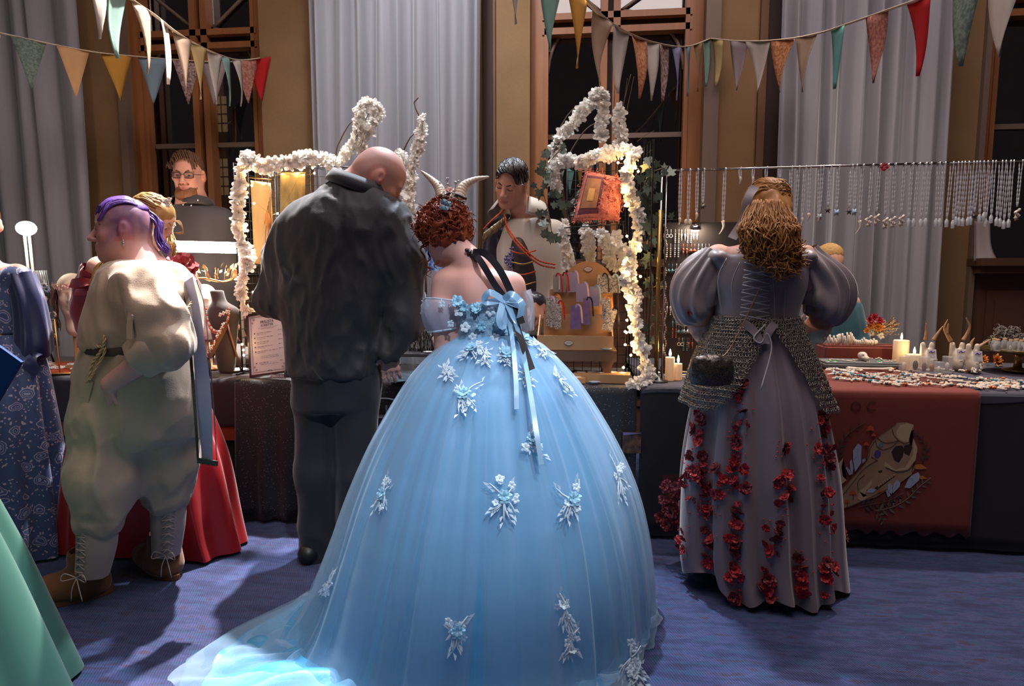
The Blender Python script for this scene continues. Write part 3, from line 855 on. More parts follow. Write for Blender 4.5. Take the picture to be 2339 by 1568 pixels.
def skin_color(c, R, s, base, shave=None, lips=(.45, .16, .14), beard=None, brows=None, pink=.25):
 """plain skin with lips, cheeks, shaved hair and beard shadow as they are on the person"""
 R = np.asarray(R); c = np.asarray(c)
 def fn(v):
  q = (v - c) @ R / s
  col = np.tile(np.array(base, float), (len(v), 1))
  x, y, z = q[:, 0], q[:, 1], q[:, 2]
  def mix(m, cc):
   nonlocal col
   m = np.clip(m, 0, 1)[:, None]; col = col * (1 - m) + np.array(cc) * m
  head = (np.abs(x) < .5) & (np.abs(y) < .6) & (np.abs(z) < .7)
  n = .5 + .5 * vnoise(v, 60, 3)
  mix(head * pink * np.exp(-((np.abs(x) - .17) ** 2 + (y - .27) ** 2 + (z + .12) ** 2) / .012), (base[0] * 1.05, base[1] * .72, base[2] * .68))
  mix(head * pink * 1.5 * (np.abs(x) > .31) * (np.abs(z) < .2), (base[0] * 1.05, base[1] * .62, base[2] * .58))
  mix(head * np.exp(-(x / .085) ** 4 - ((z + .28) / .05) ** 4 - ((y - .36) / .06) ** 4), lips)
  if shave is not None:
   mk = 1 / (1 + np.exp(-(shave[1](x, y, z)) * 18)); mix(head * mk * (.6 + .4 * n) * shave[2], shave[0])
  if beard is not None:
   mk = 1 / (1 + np.exp(-(beard[1](x, y, z)) * 22)); mix(head * mk * (.3 + .7 * n) * beard[2], beard[0])
  if brows is not None:
   mix(head * np.exp(-((np.abs(x) - .14) / .085) ** 4 - ((z - .085) / .022) ** 4) * (y > .2), brows)
  return col
 return fn
M_skin = pm('skin', 'c89080', .55, attr='Col', sss=.25, spec=.35, bump=.06, bscale=350)

# ------------------------------------------------------------------ hair: many tapered locks
def lock(mb, p0, dirs, L, r, curl=0, cr=.01, n=14, phase=0, droop=0, mi=0, sides=4):
 """one lock: starts at p0, follows direction function/vector, winds with curl turns of radius cr"""
 t = np.linspace(0, 1, n)
 d = np.asarray(dirs, float); d = d / np.linalg.norm(d)
 P = np.asarray(p0, float) + d * (t * L)[:, None] + V3(0, 0, -1) * (droop * t ** 2)[:, None]
 if curl:
  u = np.cross(d, V3(.3, .2, 1)); u /= np.linalg.norm(u); w = np.cross(d, u)
  a = phase + t * curl * 2 * PI
  P = P + (cr * np.minimum(1, t * 3))[:, None] * (np.cos(a)[:, None] * u + np.sin(a)[:, None] * w)
 rr = r * (1 - .75 * t ** 2) * np.minimum(1, .5 + t * 4)
 mb.tube(P, rr, sides, mi)
def strand(mb, pts, r, n=16, sides=4, mi=0, wob=0, seed=0, tip=.25, fq=1):
 P = spline(pts, n); t = np.linspace(0, 1, n)
 if wob:
  g = np.random.default_rng(seed); ph = g.uniform(0, 6, 3); fr = g.uniform(8, 16) * fq
  P = P + wob * np.stack([np.sin(fr * t + ph[0]), np.sin(fr * t + ph[1]), .5 * np.sin(fr * t + ph[2])], 1) * np.minimum(1, t * 3)[:, None]
 mb.tube(P, r * (tip + (1 - tip) * np.sqrt(np.maximum(0, 1 - t ** 3))), sides, mi)
def hairmat(name, c1, c2, rough=.5):
 return pm(name, c1, rough, col2=c2, nscale=55, namt=.9, stretch=(1, 1, .35), spec=.25)

# ------------------------------------------------------------------ cloth surfaces
def fabric(name, col, col2=None, rough=.8, sheen=.25, bump=.12, bscale=240, **kw):
 return pm(name, col, rough, col2=col2 or col, nscale=kw.pop('nscale', 12), namt=.9, sheen=sheen, bump=bump, bscale=bscale, **kw)
def skirt_mesh(name, rows, nu=200, nv=60, pleat=lambda th, v: 0 * th, ang0=0):
 """rows from waist to hem; pleat(theta, v) metres outward; theta = -pi/2 faces the camera"""
 r = np.array(rows, float); D = spline(r, nv)
 th = np.linspace(0, 2 * PI, nu, endpoint=False) + ang0
 G = np.zeros((nv, nu, 3))
 for i in range(nv):
  z, cx, cy, a, b = D[i]; v = i / (nv - 1)
  p = pleat(th, v)
  G[i, :, 0] = cx + (a + p) * np.cos(th); G[i, :, 1] = cy + (b + p) * np.sin(th); G[i, :, 2] = z
 return G
def pleats(seed, n, amp, sharp=.8, grow=1.0):
 g = np.random.default_rng(seed); k = [n, int(n * .6) + 1, int(n * 1.7)]
 ph = g.uniform(0, 6.28, 6)
 def fn(th, v):
  w = th + .10 * np.sin(3 * th + ph[3]) + .06 * np.sin(5 * th + ph[4]) + .10 * v * np.sin(2 * th + ph[5])
  s = np.sin(k[0] * w + ph[0]); s = np.sign(s) * np.abs(s) ** sharp
  return amp * (.12 + .88 * v ** grow) * (s + .45 * np.sin(k[1] * w + ph[1]) + .22 * np.sin(k[2] * w + ph[2]))
 return fn
def sleeve_loft(name, P, A, nu=36, fn=None, up=None, Bf=1.0):
 """loose tube around a path: radii A, outward displacement fn(theta, v)"""
 P = np.asarray(P, float); n = len(P)
 T = np.gradient(P, axis=0); T /= np.linalg.norm(T, axis=1)[:, None]
 u = np.asarray(up, float) if up is not None else V3(0, -1, .1)
 th = np.arange(nu) * 2 * PI / nu; G = np.zeros((n, nu, 3))
 for i in range(n):
  u = u - T[i] * (u @ T[i]); u /= np.linalg.norm(u); w = np.cross(T[i], u)
  rr = A[i] + (fn(th, i / (n - 1)) if fn else 0)
  G[i] = P[i] + (rr * np.cos(th))[:, None] * u * Bf + (rr * np.sin(th))[:, None] * w
 return G
def folds(seed, amp, sx=(9, 9, 4), ridged=True):
 """wrinkle displacement: stretched ridged noise in the direction with the smallest frequency"""
 sx = np.array(sx, float)
 def fn(P):
  wv = P + .05 * np.stack([vnoise(P, 5, seed + 1), vnoise(P, 5, seed + 2), vnoise(P, 5, seed + 3)], -1)
  a = vnoise(wv * sx, 1.0, seed); b_ = vnoise(wv * sx * 2.1, 1.0, seed + 5)
  if ridged: a = 1 - 2 * np.abs(a)
  return amp * (a + .45 * b_)
 return fn
def ribbon(name, pts, w, nrm, m, parent, n=24, th=.0015, twist=0):
 P = spline(pts, n); T = np.gradient(P, axis=0); T /= np.linalg.norm(T, axis=1)[:, None]
 nr = np.asarray(nrm, float); G = np.zeros((n, 3, 3))
 for i in range(n):
  a = twist * math.sin(i / n * 7)
  q = np.cross(T[i], nr); q /= np.linalg.norm(q); q = q * math.cos(a) + np.cross(T[i], q) * math.sin(a)
  G[i, 0] = P[i] - q * w / 2; G[i, 1] = P[i]; G[i, 2] = P[i] + q * w / 2
 return ob(name, fast_grid(name, G), m, parent)
def flower_mesh(name, n=6, r=.02, layers=2, cup=.35, wid=.55, seed=0, center=None):
 """small blossom facing +z"""
 g = np.random.default_rng(seed); b = MB()
 for l in range(layers):
  for k in range(n):
   a = 2 * PI * (k + .5 * l) / n + g.uniform(-.15, .15); rr = r * (1 - .22 * l) * g.uniform(.85, 1.1)
   e = cup * (1 + .8 * l) + g.uniform(-.15, .15)
   d = V3(math.cos(a) * math.cos(e), math.sin(a) * math.cos(e), math.sin(e)); t = V3(-math.sin(a), math.cos(a), 0)
   up = np.cross(d, t) * -1
   w = rr * wid
   b.add([d * 0.1 * rr, d * .55 * rr - t * w * .8 + up * .05 * rr, d * rr - t * w * .35 + up * .14 * rr, d * rr * 1.06 + up * .05 * rr, d * rr + t * w * .35 + up * .14 * rr, d * .55 * rr + t * w * .8 + up * .05 * rr, d * .6 * rr - up * .06 * rr],
                  [(0, 6, 1), (1, 6, 2), (2, 6, 3), (3, 6, 4), (4, 6, 5), (5, 6, 0)], 0)
 if center: b.sph((0, 0, r * .12), r * .16, 6, 4, 1)
 return b.mesh(name, smooth=False)
def look(d, roll=0):
 """euler turning +z to d"""
 d = Vector([float(c) for c in d]).normalized()
 q = d.to_track_quat('Z', 'Y') @ Quaternion((0, 0, 1), roll)
 return q
# ================================================================== PEOPLE
def eyes(parent, p, R, s, iris='4a3424', down=0):
 for e in (-1, 1):
  q = MB(); c = p(.13 * e, .264, -.002); q.sph(c, .064 * s, 12, 8)
  o = ob('eye', q.mesh(), pm('eye_white', 'd8cfc8', .25), parent)
  d = R @ V3(0, 1, -down); d /= np.linalg.norm(d)
  q = MB(); q.sph(c + d * .044 * s, (.032 * s, .032 * s, .024 * s), 10, 6); ob('iris', q.mesh(), pm('iris_' + iris, iris, .15), o)
def brows(parent, p, s, m, lift=0):
 for e in (-1, 1):
  q = MB(); q.tube([p(.05 * e, .345, .065), p(.13 * e, .335, .10 + lift), p(.22 * e, .255, .065)], [.010 * s, .016 * s, .006 * s], 5); ob('eyebrow', q.mesh(), m, parent)

# ------------------------------------------------------------------ 1  bald man in the black shirt
YB = 2.60
per = thing('person', 'bald man in a loose black shirt bowing over the middle table', 'person', W(770, 1285, YB) * V3(1, 1, 0))
hc = W(868, 412, 2.64); hR = frame((.74, .38, -.60), (.58, .22, .78)); hs = .265
B = Model(.0055)
p = add_head(B, hc, hR, hs, jaw=1.12)
nb = W(800, 450, YB + .02)
B.cap(p(0, -.16, -.12), nb, .072, .085, k=.05)
B.cap(p(0, -.02, -.30), nb, .06, .07, k=.05)
B.cap(W(700, 520, YB), W(880, 520, YB), .06, k=.05)
B.cap(nb, W(785, 620, YB), .09, .10, k=.05)
B.chain([W(890, 510, YB), W(928, 720, YB), W(886, 800, YB - .04)], [.06, .045, .032], k=.02)
B.chain([W(690, 500, YB), W(632, 690, YB + .02), W(720, 715, YB + .36)], [.06, .045, .032], k=.02)
wr = W(886, 798, YB - .04)
add_hand(B, wr, W(893, 850, YB - .03) - wr, V3(.3, -1, 0), 1, curl=(.25, .3, .3, .35))
wl = W(720, 715, YB + .36); add_hand(B, wl, V3(.5, .5, -.25), V3(0, .2, 1), -1, curl=(.5, .5, .5, .5))
sc = skin_color(hc, hR, hs, (.50, .25, .20), shave=((.32, .19, .17), lambda x, y, z: np.minimum(z + .02 - .25 * y, .16 - y + .5 * np.maximum(z - .3, 0)), .45),
    beard=((.28, .17, .13), lambda x, y, z: np.minimum(-.08 - z, np.minimum(y + .05, .20 - np.abs(x) * .0)) , .75), pink=.45)
ob('body', B.mesh('bald_body', sc), M_skin, per)
S = Model(.0065)
S.stack([Rw(418, 752, 866, YB, .085), Rw(440, 722, 884, YB, .105), Rw(470, 680, 906, YB, .135), Rw(520, 645, 918, YB, .17), Rw(580, 630, 915, YB, .18), Rw(650, 642, 905, YB, .185), Rw(720, 652, 890, YB, .185), Rw(780, 655, 875, YB, .18), Rw(852, 662, 868, YB, .175)], k=.04, rnd=.012)
S.chain([W(692, 515, YB), W(646, 590, YB), W(624, 690, YB), W(660, 706, YB + .22), W(725, 715, YB + .36)], [.085, .078, .062, .055, .05], k=.05)
S.chain([W(880, 505, YB), W(912, 600, YB), W(922, 725, YB), W(886, 803, YB - .04)], [.10, .092, .082, .055], k=.04)
S.cap(W(875, 815, YB - .05), W(915, 845, YB - .06), .2, .2, mode='sub', k=.01) if False else None
S.push(folds(11, .010, (12, 9, 3.0))); S.push(folds(17, .005, (24, 24, 11)))
S.cap(W(886, 812, YB - .04), W(893, 850, YB - .03), .036, .05, mode='sub', k=.006)
M_shirt = fabric('black_cotton_shirt', '242127', '1d1b20', .7, sheen=.15, bump=.08)
ob('shirt', S.mesh('shirt', relax=1), M_shirt, per)
# collar
G = []
th = np.linspace(-2.75, 2.75, 44)
for v, (rr, dz) in enumerate([(.115, .004), (.108, .022), (.104, .045), (.112, .052), (.122, .03), (.132, -.004)]):
 cc = W(812, 440, YB + .015)
 Rc = rot(-.18, .30, -.55)
 G.append([cc + Rc @ V3(rr * 1.08 * math.sin(t), -rr * .95 * math.cos(t), dz + .012) for t in th])
o = ob('collar', fast_grid('collar', np.array(G)), M_shirt, per); o.modifiers.new('t', 'SOLIDIFY').thickness = .003
# shirt tails hanging free
for pts in ([(655, 835, YB - .10), (715, 838, YB - .178), (738, 870, YB - .19), (650, 862, YB - .10)],):
 a, bb, c, d = [W(*q) for q in pts]
 G = np.array([[(a * (1 - u) + bb * u) * (1 - v) + (d * (1 - u) + c * u) * v + V3(0, -.008 * math.sin(7 * u + 3 * v), 0) for u in np.linspace(0, 1, 12)] for v in np.linspace(0, 1, 10)])
 o = ob('shirt_tail', fast_grid('tail', G), M_shirt, per); o.modifiers.new('t', 'SOLIDIFY').thickness = .003
T = Model(.0075)
T.stack([Rw(800, 668, 862, YB, .16), Rw(860, 672, 868, YB, .165), Rw(930, 680, 850, YB, .15)], k=.05, rnd=.02)
T.chain([W(728, 900, YB), W(725, 1080, YB - .02), W(722, 1262, YB)], [.105, .085, .075], k=.04)
T.chain([W(810, 900, YB), W(812, 1080, YB), W(812, 1262, YB + .02)], [.105, .085, .075], k=.03)
T.push(folds(23, .006, (9, 9, 5)))
ob('trousers', T.mesh('trousers'), fabric('black_trousers', '1e1f28', '191a22', .8), per)
for px, y in ((718, YB), (812, YB + .02)):
 a = W(px, 1275, y); a[2] = .045
 Sh = Model(.006); Sh.cap(a + V3(0, -.06, 0), a + V3(-.02, .16, -.012), .045, .042, k=.02); Sh.cap(a, a + V3(0, 0, .06), .048, .05, k=.03); Sh.half((0, 0, .004), (0, 0, -1))
 ob('shoe', Sh.mesh('shoe'), pm('black_leather', '17161a', .45), per)

# ------------------------------------------------------------------ 2  woman in the blue ball gown
YD = 2.42
per = thing('person', 'red-haired woman with white horns in a pale blue tulle ball gown', 'person', (W(1110, 1000, YD)[0], YD - .1, 0))
DRESS = per
hc = W(1008, 534, YD + .06); hR = frame((-.50, .66, -.56), (-.28, .40, .87)); hs = .232
B = Model(.0055)
p = add_head(B, hc, hR, hs, jaw=.92)
nb = W(1088, 612, YD + .0)
B.cap(p(.02, -.12, -.18), nb, .046, .058, k=.05)
B.stack([Rw(612, 1040, 1140, YD, .055), Rw(632, 1016, 1172, YD, .085), Rw(665, 1020, 1186, YD, .105), Rw(710, 1034, 1188, YD, .11), Rw(790, 1048, 1182, YD, .11)], k=.05, rnd=.04)
B.chain([W(1022, 650, YD), W(1014, 720, YD - .03), W(1022, 800, YD - .02)], [.062, .052, .046], k=.04)
B.chain([W(1022, 800, YD - .02), W(1002, 778, YD + .26)], [.046, .03], k=.02)
B.chain([W(1166, 655, YD + .02), W(1186, 730, YD + .12)], [.058, .046], k=.04)
B.chain([W(1186, 730, YD + .12), W(1130, 770, YD + .34)], [.045, .03], k=.02)
w_ = W(1002, 778, YD + .26); add_hand(B, w_, V3(.25, .9, -.3), V3(0, .3, 1), 1, L=.165, curl=(.4, .45, .5, .5), r=.0075)
w_ = W(1130, 770, YD + .34); add_hand(B, w_, V3(-.4, .9, -.3), V3(0, .3, 1), -1, L=.165, curl=(.4, .45, .5, .5), r=.0075)
def spine(P):
 x = W(1110, 650, YD)[0]; d = np.abs(P[:, 0] - x - .02)
 z = P[:, 2]; back = (P[:, 1] < YD)
 m = back * np.exp(-((z - W(1110, 670, YD)[2]) / .09) ** 2)
 return m * (-.008 * np.exp(-(d / .018) ** 2) + .008 * np.exp(-((d - .075) / .035) ** 2))
B.push(spine)
ob('body', B.mesh('gown_body', skin_color(hc, hR, hs, (.56, .30, .26), pink=.4)), M_skin, per)
# --- bodice
S = Model(.0055)
S.stack([Rw(688, 1030, 1194, YD, .118), Rw(720, 1036, 1192, YD, .120), Rw(780, 1046, 1188, YD, .118)], k=.01, rnd=.006)
def lacebump(P): return .0035 * vnoise(P, 120, 4) + .003 * vnoise(P, 60, 5)
S.push(lacebump)
M_bod = pm('blue_lace_bodice', '5f84a4', .6, col2='8fb4cc', nscale=60, namt=.5, bump=.5, bscale=160, sheen=.3)
ob('bodice', S.mesh('bodice', relax=0), M_bod, per)
# --- skirt layers
cwx, cwy = W(1116, 770, YD)[0], YD
zw = W(1116, 768, YD)[2]
NU, NV = 420, 90
TH = np.linspace(0, 2 * PI, NU, endpoint=False)
def skirt_shape(inset=0, foldamp=.010, seed=0, train=1.0):
 g = np.random.default_rng(seed); ph = g.uniform(0, 6.28, 12)
 c, s_ = np.cos(TH), np.sin(TH)
 YS = 2.30
 tab = []
 for py, xl, xr, bf in ((768, 1040, 1193, .115), (785, 1010, 1222, .15), (800, 988, 1246, .18), (850, 942, 1298, .27), (900, 908, 1340, .34), (1000, 853, 1405, .44), (1100, 814, 1452, .52), (1200, 786, 1478, .58), (1300, 752, 1488, .62), (1352, 728, 1488, .64)):
  q, w2 = W(xl, py, YS), W(xr, py, YS); tab.append((max(q[2], .02), q[0], w2[0], bf))
 tab = np.array(tab); D = spline(tab, 140)
 lft = np.exp(-((TH - 3.75) / .40) ** 2); mid = np.exp(-((TH - 4.6) / .60) ** 2)
 tr = train * (.20 * lft + .34 * mid)
 G = np.zeros((NV, NU, 3))
 for i in range(NV):
  v = i / (NV - 1); q = min(v / .80, 1.0)
  z, xl, xr, bf = D[int(round((q ** .85) * 139))]
  cx = cwx + (-.375 - cwx) * q; cy = cwy + (2.27 - cwy) * q
  A = np.where(c > 0, xr - cx, cx - xl); Bk = np.where(s_ > 0, np.minimum(bf, .62), bf)
  rr = 1 / np.sqrt((c / A) ** 2 + (s_ / Bk) ** 2)
  a = .10 + .9 * min(1, q * 1.2)
  wv = TH + .05 * np.sin(7 * TH + ph[0]) + .03 * np.sin(11 * TH + ph[1]) - .22 * v * v * lft
  fold = foldamp * a * (np.sin(31 * wv + ph[2] + 1.2 * v) + .7 * np.sin(17 * wv + ph[3] - .8 * v) + .5 * np.sin(53 * wv + ph[4]))
  big = np.sin(11 * wv + 2.2 * v + ph[5]); fold = fold + 2.4 * foldamp * q ** 2 * np.sign(big) * np.abs(big) ** 1.4
  zz = np.full(NU, z)
  if v > .80:                           # the hem runs out over the floor
   t = (v - .80) / .20
   rr = rr + (tr + .012) * t
   zz = .012 + .03 * (1 - t) ** 2 + np.abs(.10 * tr * np.sin(t * 6 + 5 * TH + ph[6]) * (np.sin(13 * wv + ph[7]) * .5 + .6)) + .05 * tr * np.sin(23 * wv + 7 * t) ** 2
  if v > .5:
   rr = rr + train * (.10 * lft + .12 * mid) * ((v - .5) / .5) ** 2
  rr = rr + fold - inset * min(1, v * 4)
  G[i, :, 0] = cx + rr * c; G[i, :, 1] = cy + rr * s_; G[i, :, 2] = np.maximum(zz, .006 + inset * .05)
 q = np.clip((-.36 - G[..., 0]) / .2, 0, 1); G[..., 1] = np.minimum(G[..., 1], 2.93 - .50 * q * q * (3 - 2 * q))
 return G
def satin(name, col, rough, **kw): return pm(name, col, rough, sheen=.3, **kw)
M_satin = pm('pale_blue_satin', '58b2e0', .45, col2='44a2d4', nscale=3, namt=.8, sheen=.2, translucent=.25)
def tulle_mat(name, col, cover, tr=.5):
 m = pm(name, col, .75, alpha=cover, translucent=tr, sheen=.2)
 # net is denser where seen edge-on
 N, L = m.node_tree.nodes, m.node_tree.links
 mm = [n for n in N if n.type == 'MIX_SHADER'][-1]
 lw = N.new('ShaderNodeLayerWeight'); lw.inputs[0].default_value = .35
 mr = N.new('ShaderNodeMapRange'); mr.inputs[3].default_value = cover * .75; mr.inputs[4].default_value = min(.95, cover * 1.9)
 L.new(lw.outputs['Facing'], mr.inputs[0]); L.new(mr.outputs[0], mm.inputs[0])
 return m
M_tulle = tulle_mat('pale_blue_tulle', 'c0dcf2', .36)
ob('underskirt', fast_grid('underskirt', skirt_shape(.035, .006, 4, .86), True), M_satin, per)
GO = skirt_shape(0, .0095, 9, 1.0)
ob('tulle_overskirt', fast_grid('tulle', GO, True), M_tulle, per)
GM = skirt_shape(.016, .010, 15, 1.06)
ob('tulle_middle_layer', fast_grid('tulle2', GM, True), tulle_mat('blue_tulle', '9ccbe8', .28), per)
def gown_at(px, py, off=.006):
 """point and outward normal of the outer skirt under a pixel of the photograph"""
 d = _ray(px, py); o = V3(0, 0, CAMH)
 rel = GO - o; dn = d / np.linalg.norm(d)
 al = rel @ dn; dist = np.linalg.norm(rel - al[..., None] * dn, axis=-1) + .15 * np.maximum(0, al - al.min())*0
 dist = dist + np.where(GO[..., 1] > cwy - .05 + .1, 9, 0)
 cand = np.argwhere(dist < dist.min() + .006); best = min(cand, key=lambda q: al[q[0], q[1]])
 i, j = best; i = min(max(i, 1), NV - 2)
 n = np.cross(GO[i, (j + 2) % NU] - GO[i, j - 2], GO[i + 1, j] - GO[i - 1, j]); n /= np.linalg.norm(n)
 if n @ dn > 0: n = -n
 return GO[i, j] + n * off, n
# --- lace appliques
M_lace = pm('white_lace', 'b9cfe0', .6, sheen=.3, alpha=.85)
M_lblue = pm('blue_cloth_flower', '86bcd8', .6, sheen=.3)
FL_w = flower_mesh('lace_flower', 5, .016, 1, .2, .6, 1); FL_w.materials.append(M_lace)
FL_b = flower_mesh('cloth_flower', 6, .026, 2, .35, .6, 2); FL_b.materials.append(M_lblue)
def applique(px, py, size, seed, blue=True):
 g = np.random.default_rng(seed); c, n = gown_at(px, py)
 t = np.cross(n, V3(0, 0, 1)); t /= np.linalg.norm(t); u = np.cross(t, n)
 b = MB()
 for k in range(7):
  a = g.uniform(-2.4, -.7) if k < 5 else g.uniform(.6, 2.4)
  L = size * g.uniform(.5, 1.1); d = t * math.cos(a) + u * math.sin(a)
  P = [c + n * .003, c + d * L * .5 + np.cross(n, d) * L * .15 * g.uniform(-1, 1) + n * .006, c + d * L + n * .004]
  b.tube(spline(P, 8), [.0035] * 4 + [.003, .003, .002, .001], 4)
  for q in (.45, .7, .95):
   e = c + d * L * q; s2 = np.cross(n, d) * g.choice((-1, 1))
   b.add([e, e + d * .012 + s2 * .006 + n * .004, e + d * .022 + s2 * .012 + n * .006, e + d * .008 + s2 * .013 + n * .004], [(0, 1, 2, 3)])
 ap = ob('lace_applique', b.mesh(), M_lace, DRESS)
 for k in range(6):
  a = g.uniform(0, 6.28); rr = size * g.uniform(.2, .8)
  inst('lace_flower', FL_w, ap, c + t * math.cos(a) * rr * .7 + u * math.sin(a) * rr + n * .006, look(n + .3 * g.normal(size=3), g.uniform(0, 6)), g.uniform(.5, .95))
 if blue: inst('cloth_flower', FL_b, ap, c + n * .01, look(n, 1), g.uniform(.8, 1.1))
for a in ((1056, 905, .075, 1), (1278, 870, .08, 2, False), (876, 1138, .06, 3), (1155, 1138, .075, 4), (1304, 1135, .07, 5), (1414, 1085, .09, 6, False), (1038, 1445, .055, 7), (1297, 1400, .06, 8, False), (1306, 1460, .045, 9, False),
          (1440, 1510, .06, 10, False), (1453, 1545, .04, 11, False), (1218, 1010, .07, 12), (755, 1335, .05, 13, False), (1160, 815, .05, 14), (1075, 800, .05, 15), (1240, 800, .05, 16, False), (1020, 850, .04, 17, False), (1205, 860, .04, 18, False), (1110, 815, .045, 19, False), (1190, 775, .04, 20)):
 applique(*a)
# bodice and waist blossoms
g = np.random.default_rng(5)
for px, py, bl in ((1045, 690, 1), (1060, 702, 1), (1090, 705, 1), (1048, 712, 0), (1010, 695, 0), (1030, 740, 0), (1062, 748, 0), (1100, 745, 1), (1140, 738, 1), (1120, 712, 0), (1160, 752, 1), (1080, 770, 0), (1130, 772, 0)):
 inst('cloth_flower' if bl else 'lace_flower', FL_b if bl else FL_w, per, W(px, py, YD - .125), look((g.uniform(-.4, .4), -1, g.uniform(-.2, .5)), g.uniform(0, 6)), g.uniform(.8, 1.25))
# --- off-shoulder sleeve
P = spline([W(1016, 690, YD - .012), W(1013, 718, YD - .02), W(1018, 752, YD - .02)], 12)
G = sleeve_loft('s', P, np.array([.080, .082, .083, .084, .084, .084, .082, .080, .078, .075, .072, .068]), 40, lambda t, v: .003 * np.sin(9 * t + 4 * v))
sl = ob('off_shoulder_sleeve', fast_grid('sleeve', G, True), tulle_mat('sheer_lilac_blue_net', 'b8c8e4', .85), per)
b = MB(); b.tube(np.vstack([G[-1], G[-1][:1]]), .004, 5); b.tube(np.vstack([G[0], G[0][:1]]), .003, 5)
for k in range(26):
 i, j = g.integers(1, 10), g.integers(0, 40); q = G[i, j]
 b.tube(spline([q, q + V3(*g.normal(size=3)) * .01, q + V3(*g.normal(size=3)) * .018], 5), .0022, 4)
ob('sleeve_lace', b.mesh(), M_lace, sl)
P = spline([W(1180, 672, YD + .03), W(1190, 705, YD + .03), W(1186, 748, YD + .06)], 12)
G = sleeve_loft('s', P, np.full(12, .05), 40, lambda t, v: .008 * np.sin(8 * t) * (.3 + abs(2 * v - 1)))
ob('off_shoulder_sleeve', fast_grid('sleeve', G, True), tulle_mat('sheer_grey_net', 'b8bcc8', .6), per)
# --- ribbons
M_rb = pm('pale_blue_satin_ribbon', '8fb8da', .3, sheen=.2); M_blk = pm('black_satin_ribbon', '1c1a20', .35)
YR = YD - .135
ribbon('blue_ribbon', [W(1150, 690, YR), W(1168, 760, YR - .02), W(1178, 860, YR - .20), W(1180, 935, YR - .27)], .016, (0, -1, 0), M_rb, per, twist=.25)
ribbon('blue_ribbon', [W(1160, 690, YR), W(1190, 780, YR - .05), W(1212, 900, YR - .25), W(1225, 985, YR - .33), W(1237, 1062, YR - .37)], .016, (0, -1, 0), M_rb, per, twist=.25)
for a, c, d in (((1150, 685), (1118, 668), (1108, 690)), ((1155, 685), (1190, 690), (1182, 735)), ((1150, 688), (1140, 730), (1150, 745)), ((1150, 685), (1170, 672), (1195, 700))):
 ribbon('bow_loop', [W(*a, YR - .005), W(*c, YR - .03), W(*d, YR - .015), W(*a, YR - .005)], .024, (.3, -.8, .3), M_rb, per, 20)
YN = YD - .115
ribbon('black_ribbon', [W(1082, 578, YD - .06), W(1100, 600, YN), W(1130, 650, YN), W(1165, 700, YN - .015), W(1185, 760, YN - .05), W(1215, 845, YN - .17)], .024, (0, -1, .1), M_blk, per)
ribbon('black_ribbon', [W(1080, 576, YD - .06), W(1108, 580, YN + .02), W(1140, 615, YN), W(1168, 670, YN - .005), W(1176, 690, YN - .02), W(1192, 740, YN - .05)], .026, (0, -1, .1), M_blk, per)
b = MB(); b.tube([W(1052, 566, YD + .02), W(1072, 575, YD - .045), W(1090, 585, YD - .04), W(1098, 596, YD - .02)], .010, 6)
for k in range(6): b.sph(W(1066 + 6 * k, 572 + 4.5 * k, YD - .055), .008, 6, 4)
ob('black_choker', b.mesh(), M_blk, per)
# --- curly red hair
M_red = hairmat('curly_red_hair', '8a3a1c', '5c2212')
Hm = Model(.007)
Hm.ell(p(0, -.10, .10), V3(.38, .45, .42) * hs, R=hR, k=.02); Hm.ell(p(0, -.28, -.08), V3(.37, .28, .34) * hs, R=hR, k=.05)
Hm.cap(p(-.12, .30, .22), p(.12, .30, .22), .1 * hs, k=.05)
Hm.push(lambda P: .014 * vnoise(P, 45, 6) + .008 * vnoise(P, 90, 7))
hair = ob('hair', Hm.mesh('hairbase'), M_red, per)
b = MB(); g = np.random.default_rng(12)
for k in range(760):
 a = g.uniform(0, 2 * PI); e = math.asin(g.uniform(-.55, 1))
 d = V3(math.cos(a) * math.cos(e), math.sin(a) * math.cos(e), math.sin(e))
 if d[1] > .45 and d[2] < .25: continue
 q = p(*(V3(0, -.14, .04) + d * V3(.40, .48, .44)))
 dw = hR @ d
 tg = np.cross(dw, g.normal(size=3)); tg /= np.linalg.norm(tg)
 lock(b, q - dw * .012, tg * .75 + dw * .28 + V3(0, 0, -.28), g.uniform(.03, .07), g.uniform(.0028, .005), g.uniform(1.2, 2.6), g.uniform(.007, .015), 13, g.uniform(0, 6), mi=0)
for px, py, L in ((968, 560, .10), (978, 585, .09), (1000, 590, .06), (1042, 590, .05), (1060, 585, .05), (975, 610, .06)):
 lock(b, W(px, py - 10, YD + .02), (g.uniform(-.2, .2), 0, -1), L, .004, 1.6, .010, 18, g.uniform(0, 6))
ob('curls', b.mesh(), M_red, hair, kind='stuff')
# --- horn headdress with small flowers
M_horn = pm('ivory_horn', 'd8c8b4', .5, col2='b89c84', nscale=40, namt=.6, stretch=(.4, .4, 3))
hd = ob('horn_headband', MB().tube(spline([W(985, 470, YD + .12), W(1008, 448, YD + .05), W(1040, 444, YD), W(1066, 455, YD)], 14), .006, 6).mesh(), pm('dark_band', '3a2a24', .6), per)
for pts, rr in (([(1010, 452), (1003, 430), (985, 410), (962, 391)], .5), ([(1048, 450), (1060, 425), (1085, 411), (1117, 404)], .5)):
 P = spline([W(x, y, YD + .03 + .02 * i) for i, (x, y) in enumerate(pts)], 40)
 t = np.linspace(0, 1, 40); r = .021 * (1 - t) ** .8 + .003 + .0016 * np.sin(t * 75) * (1 - t * .6)
 ob('horn', MB().tube(P, r, 12).mesh(), M_horn, hd)
M_pnk = pm('blush_flower', 'e0b8a8', .6); FLp = flower_mesh('headdress_flower', 6, .016, 2, .5, .6, 3); FLp.materials.append(M_pnk)
